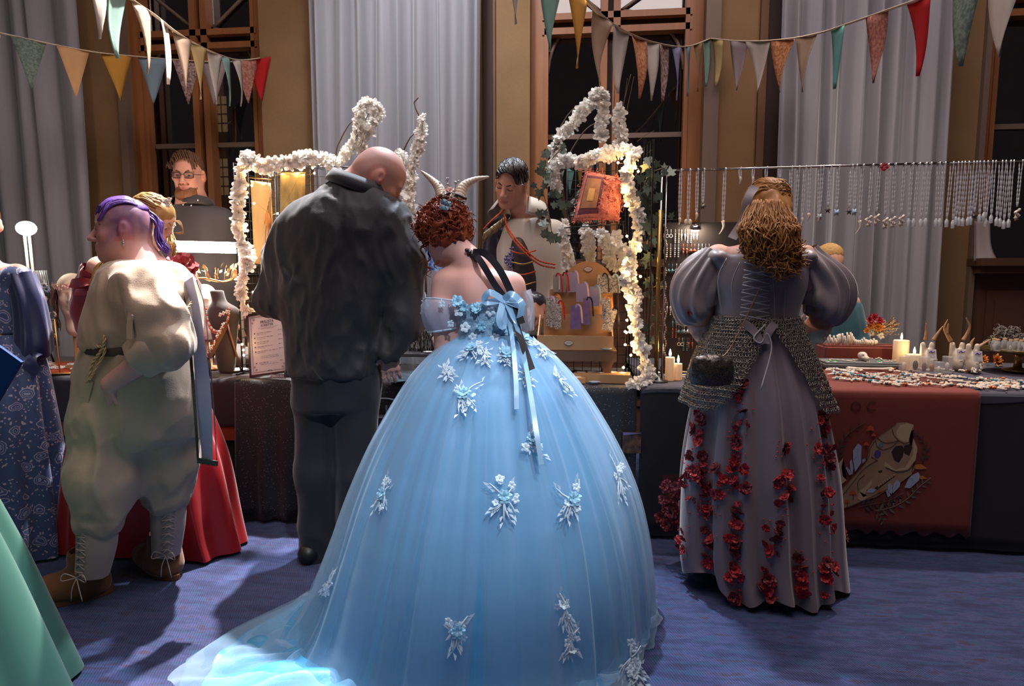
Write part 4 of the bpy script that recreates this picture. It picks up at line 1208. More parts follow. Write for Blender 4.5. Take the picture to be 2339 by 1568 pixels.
FLq = flower_mesh('headdress_flower', 5, .013, 2, .5, .6, 4); FLq.materials.append(pm('cream_petal', 'd8cabc', .6))
for k in range(16):
 inst('headdress_flower', FLp if k % 3 == 0 else FLq, hd, W(1010 + 45 * (k / 15), 446 + g.uniform(-12, 6), YD + .02 + g.uniform(-.03, .03)), look((g.uniform(-.5, .5), -.6, g.uniform(.2, 1)), g.uniform(0, 6)), g.uniform(.7, 1.15))
b = MB()
for k in range(9):
 q = W(1012 + 5 * k, 440, YD + .03); e = q + V3(g.uniform(-.03, .03), 0, g.uniform(.03, .055)); b.tube([q, e], .0012, 4); b.sph(e, .0045, 6, 4)
ob('bead_spray', b.mesh(), pm('silver_bead', 'b8b4b8', .3, .7), hd)
inst('hair_bow', flower_mesh('hair_bow', 4, .025, 1, .2, .7, 6), per, W(1018, 470, YD - .07), look((0, -1, .4), .5)).data.materials.append(pm('teal_bow', '3c5a6a', .5))
# ------------------------------------------------------------------ 3  woman in the grey laced gown
YG = 2.60
per = thing('person', 'curly blonde woman in a laced grey gown with chainmail hip skirt', 'person', (W(1730, 1300, YG)[0], YG, 0))
hc = W(1742, 482, YG + .03); hR = frame((-.45, .86, -.22), (-.1, .2, 1)); hs = .225
B = Model(.0055)
p = add_head(B, hc, hR, hs, jaw=.95)
nb = W(1738, 572, YG)
B.cap(p(0, -.1, -.22), nb, .05, .062, k=.05)
B.stack([Rw(556, 1690, 1790, YG, .055), Rw(570, 1655, 1826, YG, .075), Rw(600, 1640, 1836, YG, .10), Rw(700, 1640, 1822, YG, .11)], k=.04, rnd=.03)
for e, (sx, ex, hx) in ((-1, (1640, 1598, 1640)), (1, (1832, 1882, 1850))):
 B.chain([W(sx, 590, YG), W(ex, 725, YG + .02), W(hx, 745, YG + .30)], [.055, .045, .03], k=.03)
 w_ = W(hx, 745, YG + .30); add_hand(B, w_, V3(-.4 * e, .9, -.25), V3(0, .3, 1), -e, L=.17, curl=(.4, .45, .5, .5), r=.0078)
ob('body', B.mesh('grey_body', skin_color(hc, hR, hs, (.55, .29, .21), pink=.4)), M_skin, per)
M_gry = pm('silver_grey_taffeta', '8c8082', .40, col2='7e7376', nscale=6, namt=.8, sheen=.4, bump=.06, bscale=120)
S = Model(.0055)
S.stack([Rw(582, 1622, 1842, YG, .105), Rw(610, 1622, 1846, YG, .128), Rw(650, 1622, 1842, YG, .135), Rw(700, 1630, 1826, YG, .125), Rw(742, 1626, 1818, YG, .125)], k=.02, rnd=.012)
S.ell(W(1722, 556, YG), (.115, .20, .036), mode='sub', k=.015)
for px in (1632, 1838): S.ell(W(px, 588, YG), (.042, .085, .035), k=.03)
ob('bodice', S.mesh('gbodice'), M_gry, per)
# corset lacing: eyelets, crossed laces, seams
M_lace2 = pm('grey_cord', 'a8a2a8', .6); yb = YG - .142
for k in range(8):
 y0 = 600 + 17 * k
 for a, c in (((1700 - 1.5 * k, y0), (1758 - k * .2, y0 + 14)), ((1700 - 1.5 * k, y0 + 12), (1758, y0 + 2))):
  if k < 1 and c[1] < 612: continue
  ob('lace', MB().tube(spline([W(*a, yb + .006), W((a[0] + c[0]) / 2, (a[1] + c[1]) / 2, yb - .002), W(*c, yb + .006)], 6), .0022 if a[1] == y0 else .0014, 5).mesh(), M_lace2, per)
 for x in (1700 - 1.5 * k, 1759):
  ob('eyelet', MB().lathe([(.0045, 0), (.006, .002), (.003, .003)], (0, 0, 0), 8).mesh(), pm('dark_eyelet', '3a363c', .4, .6), per).data.transform(Matrix.Translation(Vector(W(x, y0, yb + .004)) - origin(per)) @ Matrix.Rotation(PI / 2, 4, 'X'))
for pts in ([(1690, 600), (1672, 650), (1678, 735)], [(1762, 600), (1768, 660), (1770, 740)], [(1785, 600), (1792, 660), (1790, 735)], [(1660, 590), (1640, 640), (1650, 730)]):
 ob('seam', MB().tube(spline([W(*q, yb + (.006 if 1680 < q[0] < 1780 else .016)) for q in pts], 14), .002, 4).mesh(), M_gry, per)
ob('lace_bow', MB().tube(spline([W(1748, 742, yb - .01), W(1722, 772, yb - .03), W(1738, 784, yb - .03), W(1752, 762, yb - .02), W(1762, 800, yb - .04), W(1738, 890, yb - .10)], 40), .003, 5).mesh(), M_lace2, per)
for pts in ([(1700, 738), (1725, 760), (1740, 788)], [(1770, 738), (1755, 760), (1748, 785)]):
 ribbon('peplum_tab', [W(*q, yb - .01 - .01 * i) for i, q in enumerate(pts)], .030, (0, -1, .2), M_gry, per, twist=.2)
# puffed sleeves
for e, pts, rad in ((-1, [(1634, 578), (1612, 612), (1588, 660), (1588, 705), (1600, 728)], .075), (1, [(1838, 575), (1860, 612), (1884, 660), (1884, 705), (1868, 732)], .078)):
 P = spline([W(x, y, YG + .01) for x, y in pts], 34); t = np.linspace(0, 1, 34)
 A = .048 + rad * np.sin(PI * np.clip(t * .92 + .04, 0, 1)) ** .85 * (.35 + .6 * t)
 ps = pleats(31 + e, 10, .016, .6)
 G = sleeve_loft('puff', P, A * .92, 72, lambda th, v: ps(th, .5) * (1.1 - .5 * abs(2 * v - 1)) * (.4 + 1.2 * v * (1 - v) * 2) + .006 * np.sin(3 * th + 9 * v))
 ob('puff_sleeve', fast_grid('puff', G, True), M_gry, per)
 P = spline([W(pts[-1][0], pts[-1][1] - 4, YG + .0), W(pts[-1][0] + e * -6, pts[-1][1] + 16, YG + .05), W(pts[-1][0] + e * -18, pts[-1][1] + 24, YG + .12)], 12)
 G = sleeve_loft('cuff', P, .052 + .012 * np.linspace(0, 1, 12), 60, lambda th, v: .009 * v * np.sin(11 * th))
 ob('lace_cuff', fast_grid('cuff', G, True), tulle_mat('grey_lace', 'b4a8a8', .75), per)
 FLr = flower_mesh('sleeve_flower', 6, .018, 2, .5, .6, 8); FLr.materials.append(pm('red_petal', 'a01018', .5, sheen=.3))
 for k in range(4): inst('sleeve_flower', FLr, per, W(pts[-1][0] + e * (28 - 9 * k), pts[-1][1] - 12 + 6 * k, YG - .06 + .03 * k), look((e * .6, -.6, -.3), k), .9)
# skirt
rows = [Rw(738, 1626, 1818, YG, .125), Rw(800, 1612, 1838, YG, .155), Rw(900, 1588, 1868, YG, .20), Rw(1000, 1568, 1888, YG, .225), Rw(1100, 1556, 1902, YG, .245), Rw(1200, 1554, 1912, YG - .01, .255), Rw(1290, 1560, 1918, YG - .02, .26)]
rows[-1] = (.02,) + rows[-1][1:]
rows[-2] = (.16,) + rows[-2][1:]
psk = pleats(41, 15, .017, .7, .7)
GG = skirt_mesh('skirt', rows, 320, 60, psk)
GG[-14:, :, 2] += (np.linspace(0, 1, 14) ** 2)[:, None] * (.012 + .02 * np.sin(7 * np.linspace(0, 2 * PI, 320)) + .05 * np.exp(-((np.linspace(0, 2 * PI, 320) - 3.6) / .5) ** 2))[None]
M_gsk = pm('grey_skirt_cloth', '84777c', .62, col2='766a70', nscale=5, namt=.8, sheen=.35, bump=.05, bscale=200)
ob('skirt', fast_grid('gskirt', GG, True), M_gsk, per)
def on_skirt(G, th, v, off=.006):
 nv, nu = G.shape[:2]; i = min(max(int(v * (nv - 1)), 1), nv - 2); j = int((th % (2 * PI)) / (2 * PI) * nu) % nu
 n = np.cross(G[i, (j + 3) % nu] - G[i, j - 3], G[i + 1, j] - G[i - 1, j]); n /= np.linalg.norm(n)
 c = G[i].mean(0)
 if n @ (G[i, j] - c) < 0: n = -n
 return G[i, j] + n * off, n
# red flower cascades: petals, beads
M_redp = pm('red_petal', 'a01018', .5, sheen=.3); M_dred = pm('dark_red_petal', '6a0c14', .5, sheen=.3); M_bead = pm('red_glass_bead', 'c81820', .12, coat=.5)
FR = [flower_mesh('red_flower', 6, .026, 2, .4, .7, 20 + k) for k in range(3)]
for k, f_ in enumerate(FR): f_.materials.append(M_redp if k < 2 else M_dred)
def th_of(px, v):                              # angle on the near side of the skirt under a column
 i = int(v * 59); c = np.array([CX + FPX * ((q - V3(0, 0, CAMH)) @ _R) / ((q - V3(0, 0, CAMH)) @ _F) for q in GG[i]])
 near = GG[i, :, 1] < GG[i].mean(0)[1]
 j = int(np.argmin(np.abs(c - px) + np.where(near, 0, 1e4))); return j / 320 * 2 * PI
g = np.random.default_rng(77)
def v_of(py):
 zz = W(1740, py, YG - .2)[2]; return float(np.clip((rows[0][0] - zz) / (rows[0][0] - .02), 0, 1)) ** .95
casc = [(1598, 940, 1180, 1.0), (1578, 1090, 1200, .8), (1690, 905, 1010, .8), (1684, 1020, 1180, 1.1), (1682, 1190, 1365, 1.0), (1785, 1030, 1060, .5), (1790, 1105, 1170, 1.3), (1772, 1190, 1240, 1.2), (1760, 1245, 1365, 1.0), (1622, 1180, 1300, 1.0), (1640, 1100, 1180, .6),
  (1875, 980, 1060, .7), (1880, 1060, 1180, .9), (1893, 1180, 1350, .9), (1830, 1230, 1330, 1.0), (1612, 1145, 1175, .9), (1560, 1230, 1290, .6)]
for x, y0, y1, dn in casc:
 n = int((y1 - y0) / 11 * dn) + 3
 for k in range(n):
  py = g.uniform(y0, y1); v = v_of(py); px = x + g.normal() * 9 * dn
  q, nn = on_skirt(GG, th_of(px, v), v, .008)
  inst('red_flower', FR[g.integers(3)], per, q, look(nn + .5 * g.normal(size=3), g.uniform(0, 6)), g.uniform(.5, 1.05))
 b = MB()
 for k in range(int(n * 1.6)):
  py = g.uniform(y0 - 8, y1 + 8); v = v_of(py); q, nn = on_skirt(GG, th_of(x + g.normal() * 11, v), v, .006); b.sph(q, .0034, 6, 4)
 ob('bead_cluster', b.mesh(), M_bead, per, kind='stuff')
# sheer dark red train petals at the left of the skirt
G = np.array([[W(1575 - 62 * v * (1 - .3 * u), 1085 + 120 * u, YG + .02 + .05 * v) + V3(0, .008 * math.sin(9 * u + 5 * v), 0) for u in np.linspace(0, 1, 12)] for v in np.linspace(0, 1, 10)])
ob('sheer_train', fast_grid('st', G), tulle_mat('dark_red_net', '5a1018', .45), per)
for k in range(26):
 q = W(1510 + g.uniform(0, 50), 1105 + g.uniform(0, 95), YG + g.uniform(.0, .15)); inst('train_petal', FR[2], per, q, look((g.uniform(-1, .2), -1, .2), g.uniform(0, 6)), g.uniform(.7, 1.2))
for k in range(12):
 q = W(1915 + g.uniform(0, 18), 1215 + g.uniform(0, 95), YG + g.uniform(.0, .1)); inst('train_petal', FR[k % 3], per, q, look((1, -.6, .2), g.uniform(0, 6)), g.uniform(.6, 1.0))
# chainmail hip skirt: interlocked rings laid on a flared surface
rows2 = [Rw(722, 1622, 1822, YG, .135), Rw(770, 1604, 1842, YG, .165), Rw(840, 1578, 1872, YG, .20), Rw(930, 1552, 1908, YG, .235)]
GC = skirt_mesh('mail', rows2, 400, 60, lambda th, v: .010 * np.sin(9 * th) * v)
b = MB(); a6 = np.arange(6) * PI / 3
def ring(c, n, u, r=.0068, w=.0017):
 t = np.cross(n, u); vs = []
 for k in range(6):
  e = math.cos(a6[k]) * u + math.sin(a6[k]) * t
  for q in range(3):
   f_ = q * 2 * PI / 3; vs.append(c + e * (r + w * math.cos(f_)) + n * w * math.sin(f_))
 fs = [(k * 3 + q, ((k + 1) % 6) * 3 + q, ((k + 1) % 6) * 3 + (q + 1) % 3, k * 3 + (q + 1) % 3) for k in range(6) for q in range(3)]
 b.add(vs, fs)
nring = 0
for i in range(40):
 v = i / 39 * .98; ii = min(int(v * 59), 58)
 circ = np.linalg.norm(np.diff(np.vstack([GC[ii], GC[ii][:1]]), axis=0), axis=1).sum(); n = int(circ / .0104)
 for k in range(n):
  th = (k + .5 * (i % 2)) / n * 2 * PI
  d = th - 1.5 * PI; d = (d + PI) % (2 * PI) - PI           # 0 faces the camera, negative = left
  lim = 1.0
  if -1.9 < d < .12: lim = 1.0 - max(0, (d + 1.0) / 1.12) ** 2.2 * .92 if d > -1.0 else 1.0
  elif .12 <= d < 2.0: lim = min(1, .08 + max(0, d - .12) / .75)
  else: lim = .85
  if v > lim: continue
  j = int(th / (2 * PI) * 400) % 400
  q, nn = on_skirt(GC, th, v, .0); u = np.cross(nn, V3(0, 0, 1)); u /= np.linalg.norm(u)
  u = u * math.cos(.5) + np.cross(nn, u) * math.sin(.5) * (1 if i % 2 else -1); n2 = nn + (.18 * (1 if i % 2 else -1) + .25 * g.normal()) * np.cross(nn, u); n2 /= np.linalg.norm(n2); u = u - n2 * (u @ n2); u /= np.linalg.norm(u)
  ring(q, n2, u); nring += 1
ob('chainmail', b.mesh(), pm('dark_steel_ring', 'a89e90', .35, .6, col2='6a6258', nscale=90, namt=.8), per, kind='stuff')
# sequinned pouch on a thin cord
Pm = Model(.006); c = W(1625, 845, YG - .235)
Pm.ell(c, (.075, .022, .058), k=.01); Pm.stack([(c[2] - .055, c[0], c[1], .074, .024), (c[2], c[0], c[1], .078, .030), (c[2] + .045, c[0], c[1], .070, .02)], k=.02)
Pm.push(lambda P: .003 * vnoise(P, 150, 3))
po = ob('pouch', Pm.mesh('pouch', relax=0), pm('black_sequin', '2a2622', .28, .6, col2='6a6058', nscale=260, namt=.3), per)
ob('cord', MB().tube(spline([W(1735, 660, YG - .15), W(1700, 735, YG - .16), W(1665, 800, YG - .20), W(1640, 822, YG - .235)], 20), .0022, 5).mesh(), pm('gold_cord', '8a6a40', .5, .3), po)
# hair: half-up curls
M_bl = hairmat('golden_brown_hair', 'b07c42', '744a24')
Hm = Model(.007)
Hm.ell(p(0, -.08, .14), V3(.345, .42, .385) * hs, R=hR, k=.02); Hm.ell(p(.05, -.28, -.05), V3(.26, .16, .30) * hs, R=hR, k=.05)
Hm.chain([W(1762, 490, YG - .06), W(1768, 540, YG - .09), W(1772, 580, YG - .10)], [.055, .045, .015], k=.05)
Hm.push(lambda P: .010 * vnoise(P * np.array([1, 1, .4]), 40, 6))
hair = ob('hair', Hm.mesh('hairbase2'), M_bl, per)
b = MB(); g = np.random.default_rng(3)
for k in range(300):                           # cap strands sweeping to the crown
 a = g.uniform(0, 2 * PI); e = g.uniform(-.15, 1.3); d = V3(math.cos(a) * math.cos(e), math.sin(a) * math.cos(e), math.sin(e))
 if d[1] > .5 and d[2] < .4: continue
 q0 = p(*(V3(0, -.10, .13) + d * V3(.35, .43, .39))); cr = p(.05 + g.normal() * .05, -.50, .22 + g.normal() * .06)
 mid = (q0 + cr) / 2; dv = mid - p(0, -.1, .12); mid = p(0, -.1, .12) + dv / np.linalg.norm(dv) * .41 * hs
 strand(b, [q0, mid, cr], g.uniform(.0025, .0045), 12, wob=.002, seed=k)
for k in range(760):                           # falling wavy curls
 x0 = g.uniform(1700, 1812); f_ = (x0 - 1756) / 56
 st = W(1756 + f_ * 42, 455 + g.uniform(0, 60), YG - .06 - .05 * (1 - f_ * f_) - g.uniform(0, .02)); L = g.uniform(80, 170) * (1 - .30 * abs(f_ - .25))
 x1 = x0 + 8 * f_ + g.normal() * 10
 yy = YG - .125 - .045 * (1 - f_ * f_) + g.uniform(-.03, .02)
 strand(b, [st, W(x0 + f_ * 8, 520, yy), W((x0 + x1) / 2 + 6, 490 + L * .6 + 30, yy - .01), W(x1 + 16, 480 + L, yy)], g.uniform(.0016, .0034), 30, wob=g.uniform(.006, .015), seed=k + 900, fq=1.6)
ob('curls', b.mesh(), M_bl, hair, kind='stuff')
ribbon('hair_ribbon', [W(1725, 425, YG - .07), W(1708, 455, YG - .08), W(1700, 500, YG - .075), W(1672, 545, YG - .10)], .034, (-.4, -1, 0), M_gry, per, twist=.3)

# ------------------------------------------------------------------ 4  person in beige with purple undercut
YP = 2.28
per = thing('person', 'person with purple undercut hair in a beige shirt and baggy breeches, facing left', 'person', (W(290, 1340, YP)[0], 2.2, 0))
hc = W(276, 524, YP - .02); hR = frame((-.82, -.55, -.06), (0, 0, 1)); hs = .232
B = Model(.0052)
p = add_head(B, hc, hR, hs, jaw=1.12, nose=1.03)
B.ell(p(0, .12, -.42), V3(.16, .18, .10) * hs, R=hR, k=.04)
nb = W(325, 618, YP)
B.cap(p(0, -.12, -.2), nb, .062, .078, k=.05); B.cap(p(0, .02, -.38), nb, .05, .07, k=.05)
B.cap(W(320, 645, YP - .12), W(310, 640, YP + .14), .055, k=.05); B.cap(nb, W(325, 720, YP), .07, k=.05)
B.chain([W(322, 650, YP - .14), W(375, 790, YP - .18), W(252, 878, YP - .19)], [.055, .047, .032], k=.03)
B.chain([W(275, 645, YP + .14), W(240, 750, YP + .18), W(196, 765, YP + .26)], [.055, .045, .032], k=.03)
w_ = W(252, 878, YP - .19); add_hand(B, w_, W(238, 935, YP - .16) - w_, V3(-.3, -1, .1), -1, curl=(.5, .55, .6, .65), L=.17)
w_ = W(196, 765, YP + .26); add_hand(B, w_, V3(-.6, .7, -.3), V3(0, 0, 1), 1, curl=(.3, .3, .3, .3), L=.17)
sc = skin_color(hc, hR, hs, (.60, .31, .27), shave=((.11, .045, .16), lambda x, y, z: np.minimum(np.minimum(z + .12 + .35 * np.maximum(y + .05, 0), .19 - y), .6 - np.abs(y)), .92), pink=.5)
ob('body', B.mesh('beige_body', sc), M_skin, per)
eyes(per, p, hR, hs, '4a5a5a'); M_pb = hairmat('purple_hair', '6a4a9a', '452c6c')
brows(per, p, hs, pm('brown_brow', '6a4438', .7))
M_beige = fabric('beige_linen', 'b8a08a', 'ac947e', .85, sheen=.2)
S = Model(.0062)
S.stack([Rw(592, 288, 362, YP, .085), Rw(606, 268, 392, YP, .15), Rw(650, 244, 424, YP, .185), Rw(700, 226, 436, YP, .19), Rw(750, 214, 436, YP, .19), Rw(792, 212, 424, YP, .18)], k=.04, rnd=.02)
S.chain([W(322, 652, YP - .13), W(360, 720, YP - .17), W(382, 785, YP - .18), W(352, 806, YP - .18)], [.082, .085, .078, .062], k=.035)
S.chain([W(275, 650, YP + .12), W(242, 740, YP + .17)], [.08, .07], k=.04)
S.cap(W(330, 815, YP - .18), W(285, 850, YP - .185), .056, .06, mode='sub', k=.008)
S.push(folds(51, .010, (11, 11, 5))); S.push(folds(57, .006, (20, 20, 9)))
ob('shirt', S.mesh('bshirt'), M_beige, per)
P = spline([W(372, 790, YP - .182), W(344, 806, YP - .185), W(320, 822, YP - .187)], 10)
G = sleeve_loft('cf', P, np.array([.080, .082, .083, .083, .082, .08, .078, .076, .074, .072]), 40, lambda th, v: .004 * np.sin(5 * th + 3 * v))
o = ob('rolled_cuff', fast_grid('cuff', G, True), M_beige, per); o.modifiers.new('t', 'SOLIDIFY').thickness = .006
ribbon('sleeve_tab', [W(300, 715, YP - .262), W(296, 745, YP - .265), W(296, 775, YP - .268)], .022, (0, -1, 0), M_beige, per)
ob('button', MB().sph(W(302, 722, YP - .27), (.005, .003, .005), 8, 5).mesh(), pm('pearl_button', 'c8b8b0', .3), per)
# stand collar / yoke seam
# belt, cords
b = MB(); c = W(318, 792, YP)
b.lathe([(.178, -.016), (.186, -.012), (.186, .012), (.178, .016)], c, 48, sx=.95, sy=1.02); ob('belt', b.mesh(), pm('brown_braided_belt', '4a382e', .6, col2='2e221c', nscale=90, namt=.5), per)
M_gold = pm('gold_rope', 'c8a878', .45, .3)
def twist_rope(name, pts, r, m, par):
 P = spline(pts, 60); b = MB(); t = np.linspace(0, 1, 60)
 L = np.linalg.norm(np.diff(P, axis=0), axis=1).sum(); n = L / (r * 7)
 T = np.gradient(P, axis=0); T /= np.linalg.norm(T, axis=1)[:, None]; u = np.cross(T, V3(.2, .9, .3)); u /= np.linalg.norm(u, axis=1)[:, None]; w = np.cross(T, u)
 for k in (0, 1):
  a = t * n * 2 * PI + k * PI; b.tube(P + r * .55 * (np.cos(a)[:, None] * u + np.sin(a)[:, None] * w), r * .62, 5)
 return ob(name, b.mesh(), m, par)
twist_rope('rope_cord', [W(218, 735, YP - .17), W(238, 770, YP - .20), W(232, 800, YP - .2), W(212, 830, YP - .2), W(200, 875, YP - .2)], .006, M_gold, per)
twist_rope('rope_cord', [W(222, 790, YP - .19), W(240, 800, YP - .2), W(215, 850, YP - .2), W(205, 870, YP - .2)], .005, M_gold, per)
twist_rope('rope_cord', [W(438, 690, YP - .06), W(420, 720, YP - .12), W(405, 760, YP - .17)], .005, M_gold, per)
# baggy breeches
T = Model(.0068)
T.stack([Rw(786, 216, 424, YP, .175), Rw(830, 202, 440, YP, .19), Rw(890, 190, 452, YP, .195), Rw(950, 184, 452, YP, .19), Rw(1000, 190, 440, YP, .17)], k=.05, rnd=.03)
T.chain([W(262, 980, YP - .06), W(238, 1090, YP - .12), W(225, 1185, YP - .15)], [.135, .112, .082], k=.06)
T.chain([W(372, 960, YP + .06), W(382, 1060, YP + .06), W(384, 1130, YP + .05)], [.13, .105, .085], k=.06)
T.push(folds(61, .010, (10, 10, 3.5))); T.push(folds(67, .004, (20, 20, 12)))
ob('breeches', T.mesh('breeches'), M_beige, per)
for pts in ([(185, 965), (196, 905), (205, 870)],): ribbon('pocket_edge', [W(x, y, YP - .19) for x, y in pts], .03, (0, -1, 0), M_beige, per)
# gaiters with lacing, boots
M_gai = fabric('pale_gaiter', 'a8968c', '9c8a80', .85); M_boot = pm('tan_suede', '7a4e30', .85, col2='68401f', nscale=14, namt=.8, sheen=.3); M_cord = pm('pale_cord', 'b8a8a0', .8)
for leg, (pts, rad, face) in enumerate((([(224, 1190, YP - .15), (222, 1245, YP - .155), (212, 1310, YP - .16)], [.070, .066, .056], -.25), ([(384, 1140, YP + .05), (384, 1195, YP + .05), (380, 1262, YP + .06)], [.068, .064, .054], .6))):
 P = spline([W(*q) for q in pts], 16); A = np.interp(np.linspace(0, 1, 16), [0, .5, 1], rad)
 ps = pleats(71 + leg, 5, .002)
 G = sleeve_loft('g', P, A, 40, lambda th, v: ps(th, 1))
 ga = ob('gaiter', fast_grid('gaiter', G, True), M_gai, per)
 b = MB()
 for k in range(7):
  v = (k + .5) / 7; c = P[int(v * 15)]; r = A[int(v * 15)] + .003
  pa = lambda f_: c + V3(r * math.sin(f_), -r * math.cos(f_), 0)
  b.tube([pa(face - .35), pa(face), pa(face + .35) + V3(0, 0, -.018)], .0022, 4); b.tube([pa(face + .35), pa(face), pa(face - .35) + V3(0, 0, -.018)], .0022, 4)
 e = P[-1] + V3(.06 * math.sin(face), -.062 * math.cos(face), .01)
 for q in ((-.04, .0), (.035, .0)): b.tube(spline([e, e + V3(q[0], -.01, .018), e + V3(q[0] * 1.3, -.012, -.01), e], 12), .0022, 4)
 for q in (-.012, .018): b.tube(spline([e, e + V3(q, -.012, -.04), e + V3(q * 1.5, -.012, -.085)], 8), .0022, 4)
 ob('lacing', b.mesh(), M_cord, ga)
def boot(c, d, top, par):
 """c heel on floor, d toe direction"""
 d = np.asarray(d, float) / np.linalg.norm(d); Bt = Model(.006); c = np.asarray(c, float); u = V3(0, 0, 1)
 Bt.cap(c + u * .06 + d * .03, c + u * top + d * .025, .056, .066, k=.03); Bt.cap(c + u * .05, c + u * .055 + d * .14, .05, .048, k=.05); Bt.cap(c + u * .05 + d * .08, c + u * .045 + d * .215, .052, .046, k=.05)
 Bt.half((0, 0, .016), (0, 0, -1)); Bt.cap(c + u * (top - .01) + d * .025, c + u * (top + .1) + d * .025, .054, mode='sub', k=.006)
 o = ob('boot', Bt.mesh('boot'), M_boot, par)
 b = MB(); P = np.array([c + d * (.085 + .145 * math.cos(a)) + np.cross(u, d) * .055 * math.sin(a) * (1 + .12 * math.cos(a)) for a in np.linspace(0, 2 * PI, 28, endpoint=False)])
 P1, P2 = P.copy(), P.copy(); P1[:, 2] = .002; P2[:, 2] = .022
 b.grid(np.stack([P1, P2]), close_u=True); b.f += [list(range(27, -1, -1)), list(range(28, 56))]; b.mi += [0, 0]
 ob('sole', b.mesh(smooth=False), pm('brown_sole', '6a4028', .8), o)
h1 = WZ(222, 1358, 0); boot(h1, WZ(130, 1376, 0) - h1, .165, per)
h2 = WZ(388, 1318, 0); boot(h2, WZ(330, 1288, 0) - h2, .16, per)
# satin sash with dark sequin edge
M_sash = pm('silver_blue_satin', '9498b8', .3, sheen=.2); M_edge = pm('black_sequin_trim', '2a2a2a', .3, .5, col2='5a5a58', nscale=300, namt=.4)
SP = [W(428, 640, YP - .02), W(446, 700, YP - .04), W(456, 800, YP - .06), W(466, 920, YP - .10), W(474, 1052, YP - .12)]
sh = ribbon('sash', SP, .062, (-.3, -1, 0), M_sash, per, 30, twist=.25)
ribbon('sash_trim', [q + V3(-.035, -.004, 0) for q in SP], .014, (-.3, -1, 0), M_edge, per, 30, twist=.25)
ribbon('sash_trim', [q + V3(.034, .004, 0) for q in SP], .006, (-.3, -1, 0), M_edge, per, 30, twist=.25)
ob('sash_hem', MB().box(W(474, 1056, YP - .125), (.078, .006, .02), rot(0, .12, 0)).mesh(smooth=False), M_edge, per)
ribbon('sash_back_tail', [W(425, 800, YP + .02), W(440, 900, YP - .02), W(446, 1000, YP - .03)], .05, (-.3, -1, 0), fabric('cream_linen', 'c8b4a0', None, .85), per, 20, twist=.2)
# hair: long top swept back into a tail
Hm = Model(.0055)
Hm.ell(p(0, -.07, .20), V3(.265, .405, .315) * hs, R=hR, k=.02); Hm.half(p(0, 0, .235), R_ if False else -(hR @ V3(0, .12, 1)))
hair = ob('hair', Hm.mesh('ph'), M_pb, per)
b = MB(); g = np.random.default_rng(9)
for k in range(170):
 x = g.uniform(-.26, .26); y0 = g.uniform(.05, .30)
 zt = lambda xx, yy: .125 + .375 * math.sqrt(max(0, 1 - (xx / .335) ** 2 - ((yy + .06) / .415) ** 2))
 pts = [p(x, y0, zt(x, y0)), p(x * 1.0, (y0 - .1) / 2, zt(x, (y0 - .1) / 2) + .02), p(x * .85, -.2, zt(x * .85, -.2) + .015), p(x * .3 + .02, -.44, .22 + g.normal() * .02)]
 strand(b, pts, g.uniform(.0022, .004), 14, seed=k)
for k in range(46):
 o_ = g.normal(size=2) * .010; st = p(.02, -.45, .2)
 strand(b, [st + V3(0, o_[0], o_[1]), st + V3(.03, o_[0], -.03 + o_[1]), st + V3(.035 + o_[1], -.01 + o_[0], -.09), st + V3(.065, -.01 + o_[0] * 1.5, -.135 + o_[1])], .0045, 14, wob=.003, seed=300 + k)
b.tube([p(.02, -.43, .215), p(.02, -.47, .195)], .018, 10)
ob('strands', b.mesh(), M_pb, hair, kind='stuff')
b = MB(); b.tube([p(-.36, -.03, -.15), p(-.37, -.03, -.20)], .0012, 4); b.sph(p(-.37, -.03, -.20), .004, 6, 4); b.sph(p(-.37, -.03, -.25), (.004, .004, .008), 6, 4)
ob('earring', b.mesh(), pm('silver_bead', 'b8b4b8', .3, .7), per)
# ------------------------------------------------------------------ 5  woman in the red off-shoulder gown
YE = 2.66
per = thing('person', 'blonde woman with pointed ears in a red off-shoulder gown behind the beige shirt', 'person', (W(330, 1250, YE)[0], YE, 0))
hc = W(352, 506, YE); hR = frame((.92, .15, -.45), (.25, .1, 1)); hs = .225
B = Model(.006)
p = add_head(B, hc, hR, hs, jaw=.9, elf=True)
nb = W(318, 590, YE)
B.cap(p(0, -.1, -.22), nb, .048, .058, k=.05)
B.stack([Rw(585, 280, 352, YE, .05), Rw(600, 232, 398, YE, .08), Rw(640, 222, 408, YE, .10), Rw(760, 240, 396, YE, .10)], k=.04, rnd=.03)
B.chain([W(228, 612, YE), W(198, 720, YE + .03), W(225, 790, YE + .2)], [.052, .045, .03], k=.03)
B.chain([W(402, 615, YE), W(428, 720, YE + .03), W(400, 770, YE + .2)], [.052, .045, .03], k=.03)
w_ = W(225, 790, YE + .2); add_hand(B, w_, V3(.3, .9, -.2), V3(0, .2, 1), 1, L=.165, r=.0078); w_ = W(400, 770, YE + .2); add_hand(B, w_, V3(-.2, .9, -.2), V3(0, .2, 1), -1, L=.165, r=.0078)
ob('body', B.mesh('red_body', skin_color(hc, hR, hs, (.62, .36, .28))), M_skin, per); eyes(per, p, hR, hs, '5a4a34', .5); brows(per, p, hs, pm('dark_blond_brow', '8a6844', .7))
M_vel = pm('red_velvet', '8c0c14', .6, col2='74080f', nscale=6, namt=.8, sheen=.6)
S = Model(.0065)
S.stack([Rw(622, 226, 408, YE, .112), Rw(660, 226, 406, YE, .118), Rw(720, 236, 398, YE, .112), Rw(792, 246, 392, YE, .112)], k=.03, rnd=.012)
S.push(folds(91, .004, (12, 12, 6)))
ob('bodice', S.mesh('rbod'), M_vel, per)
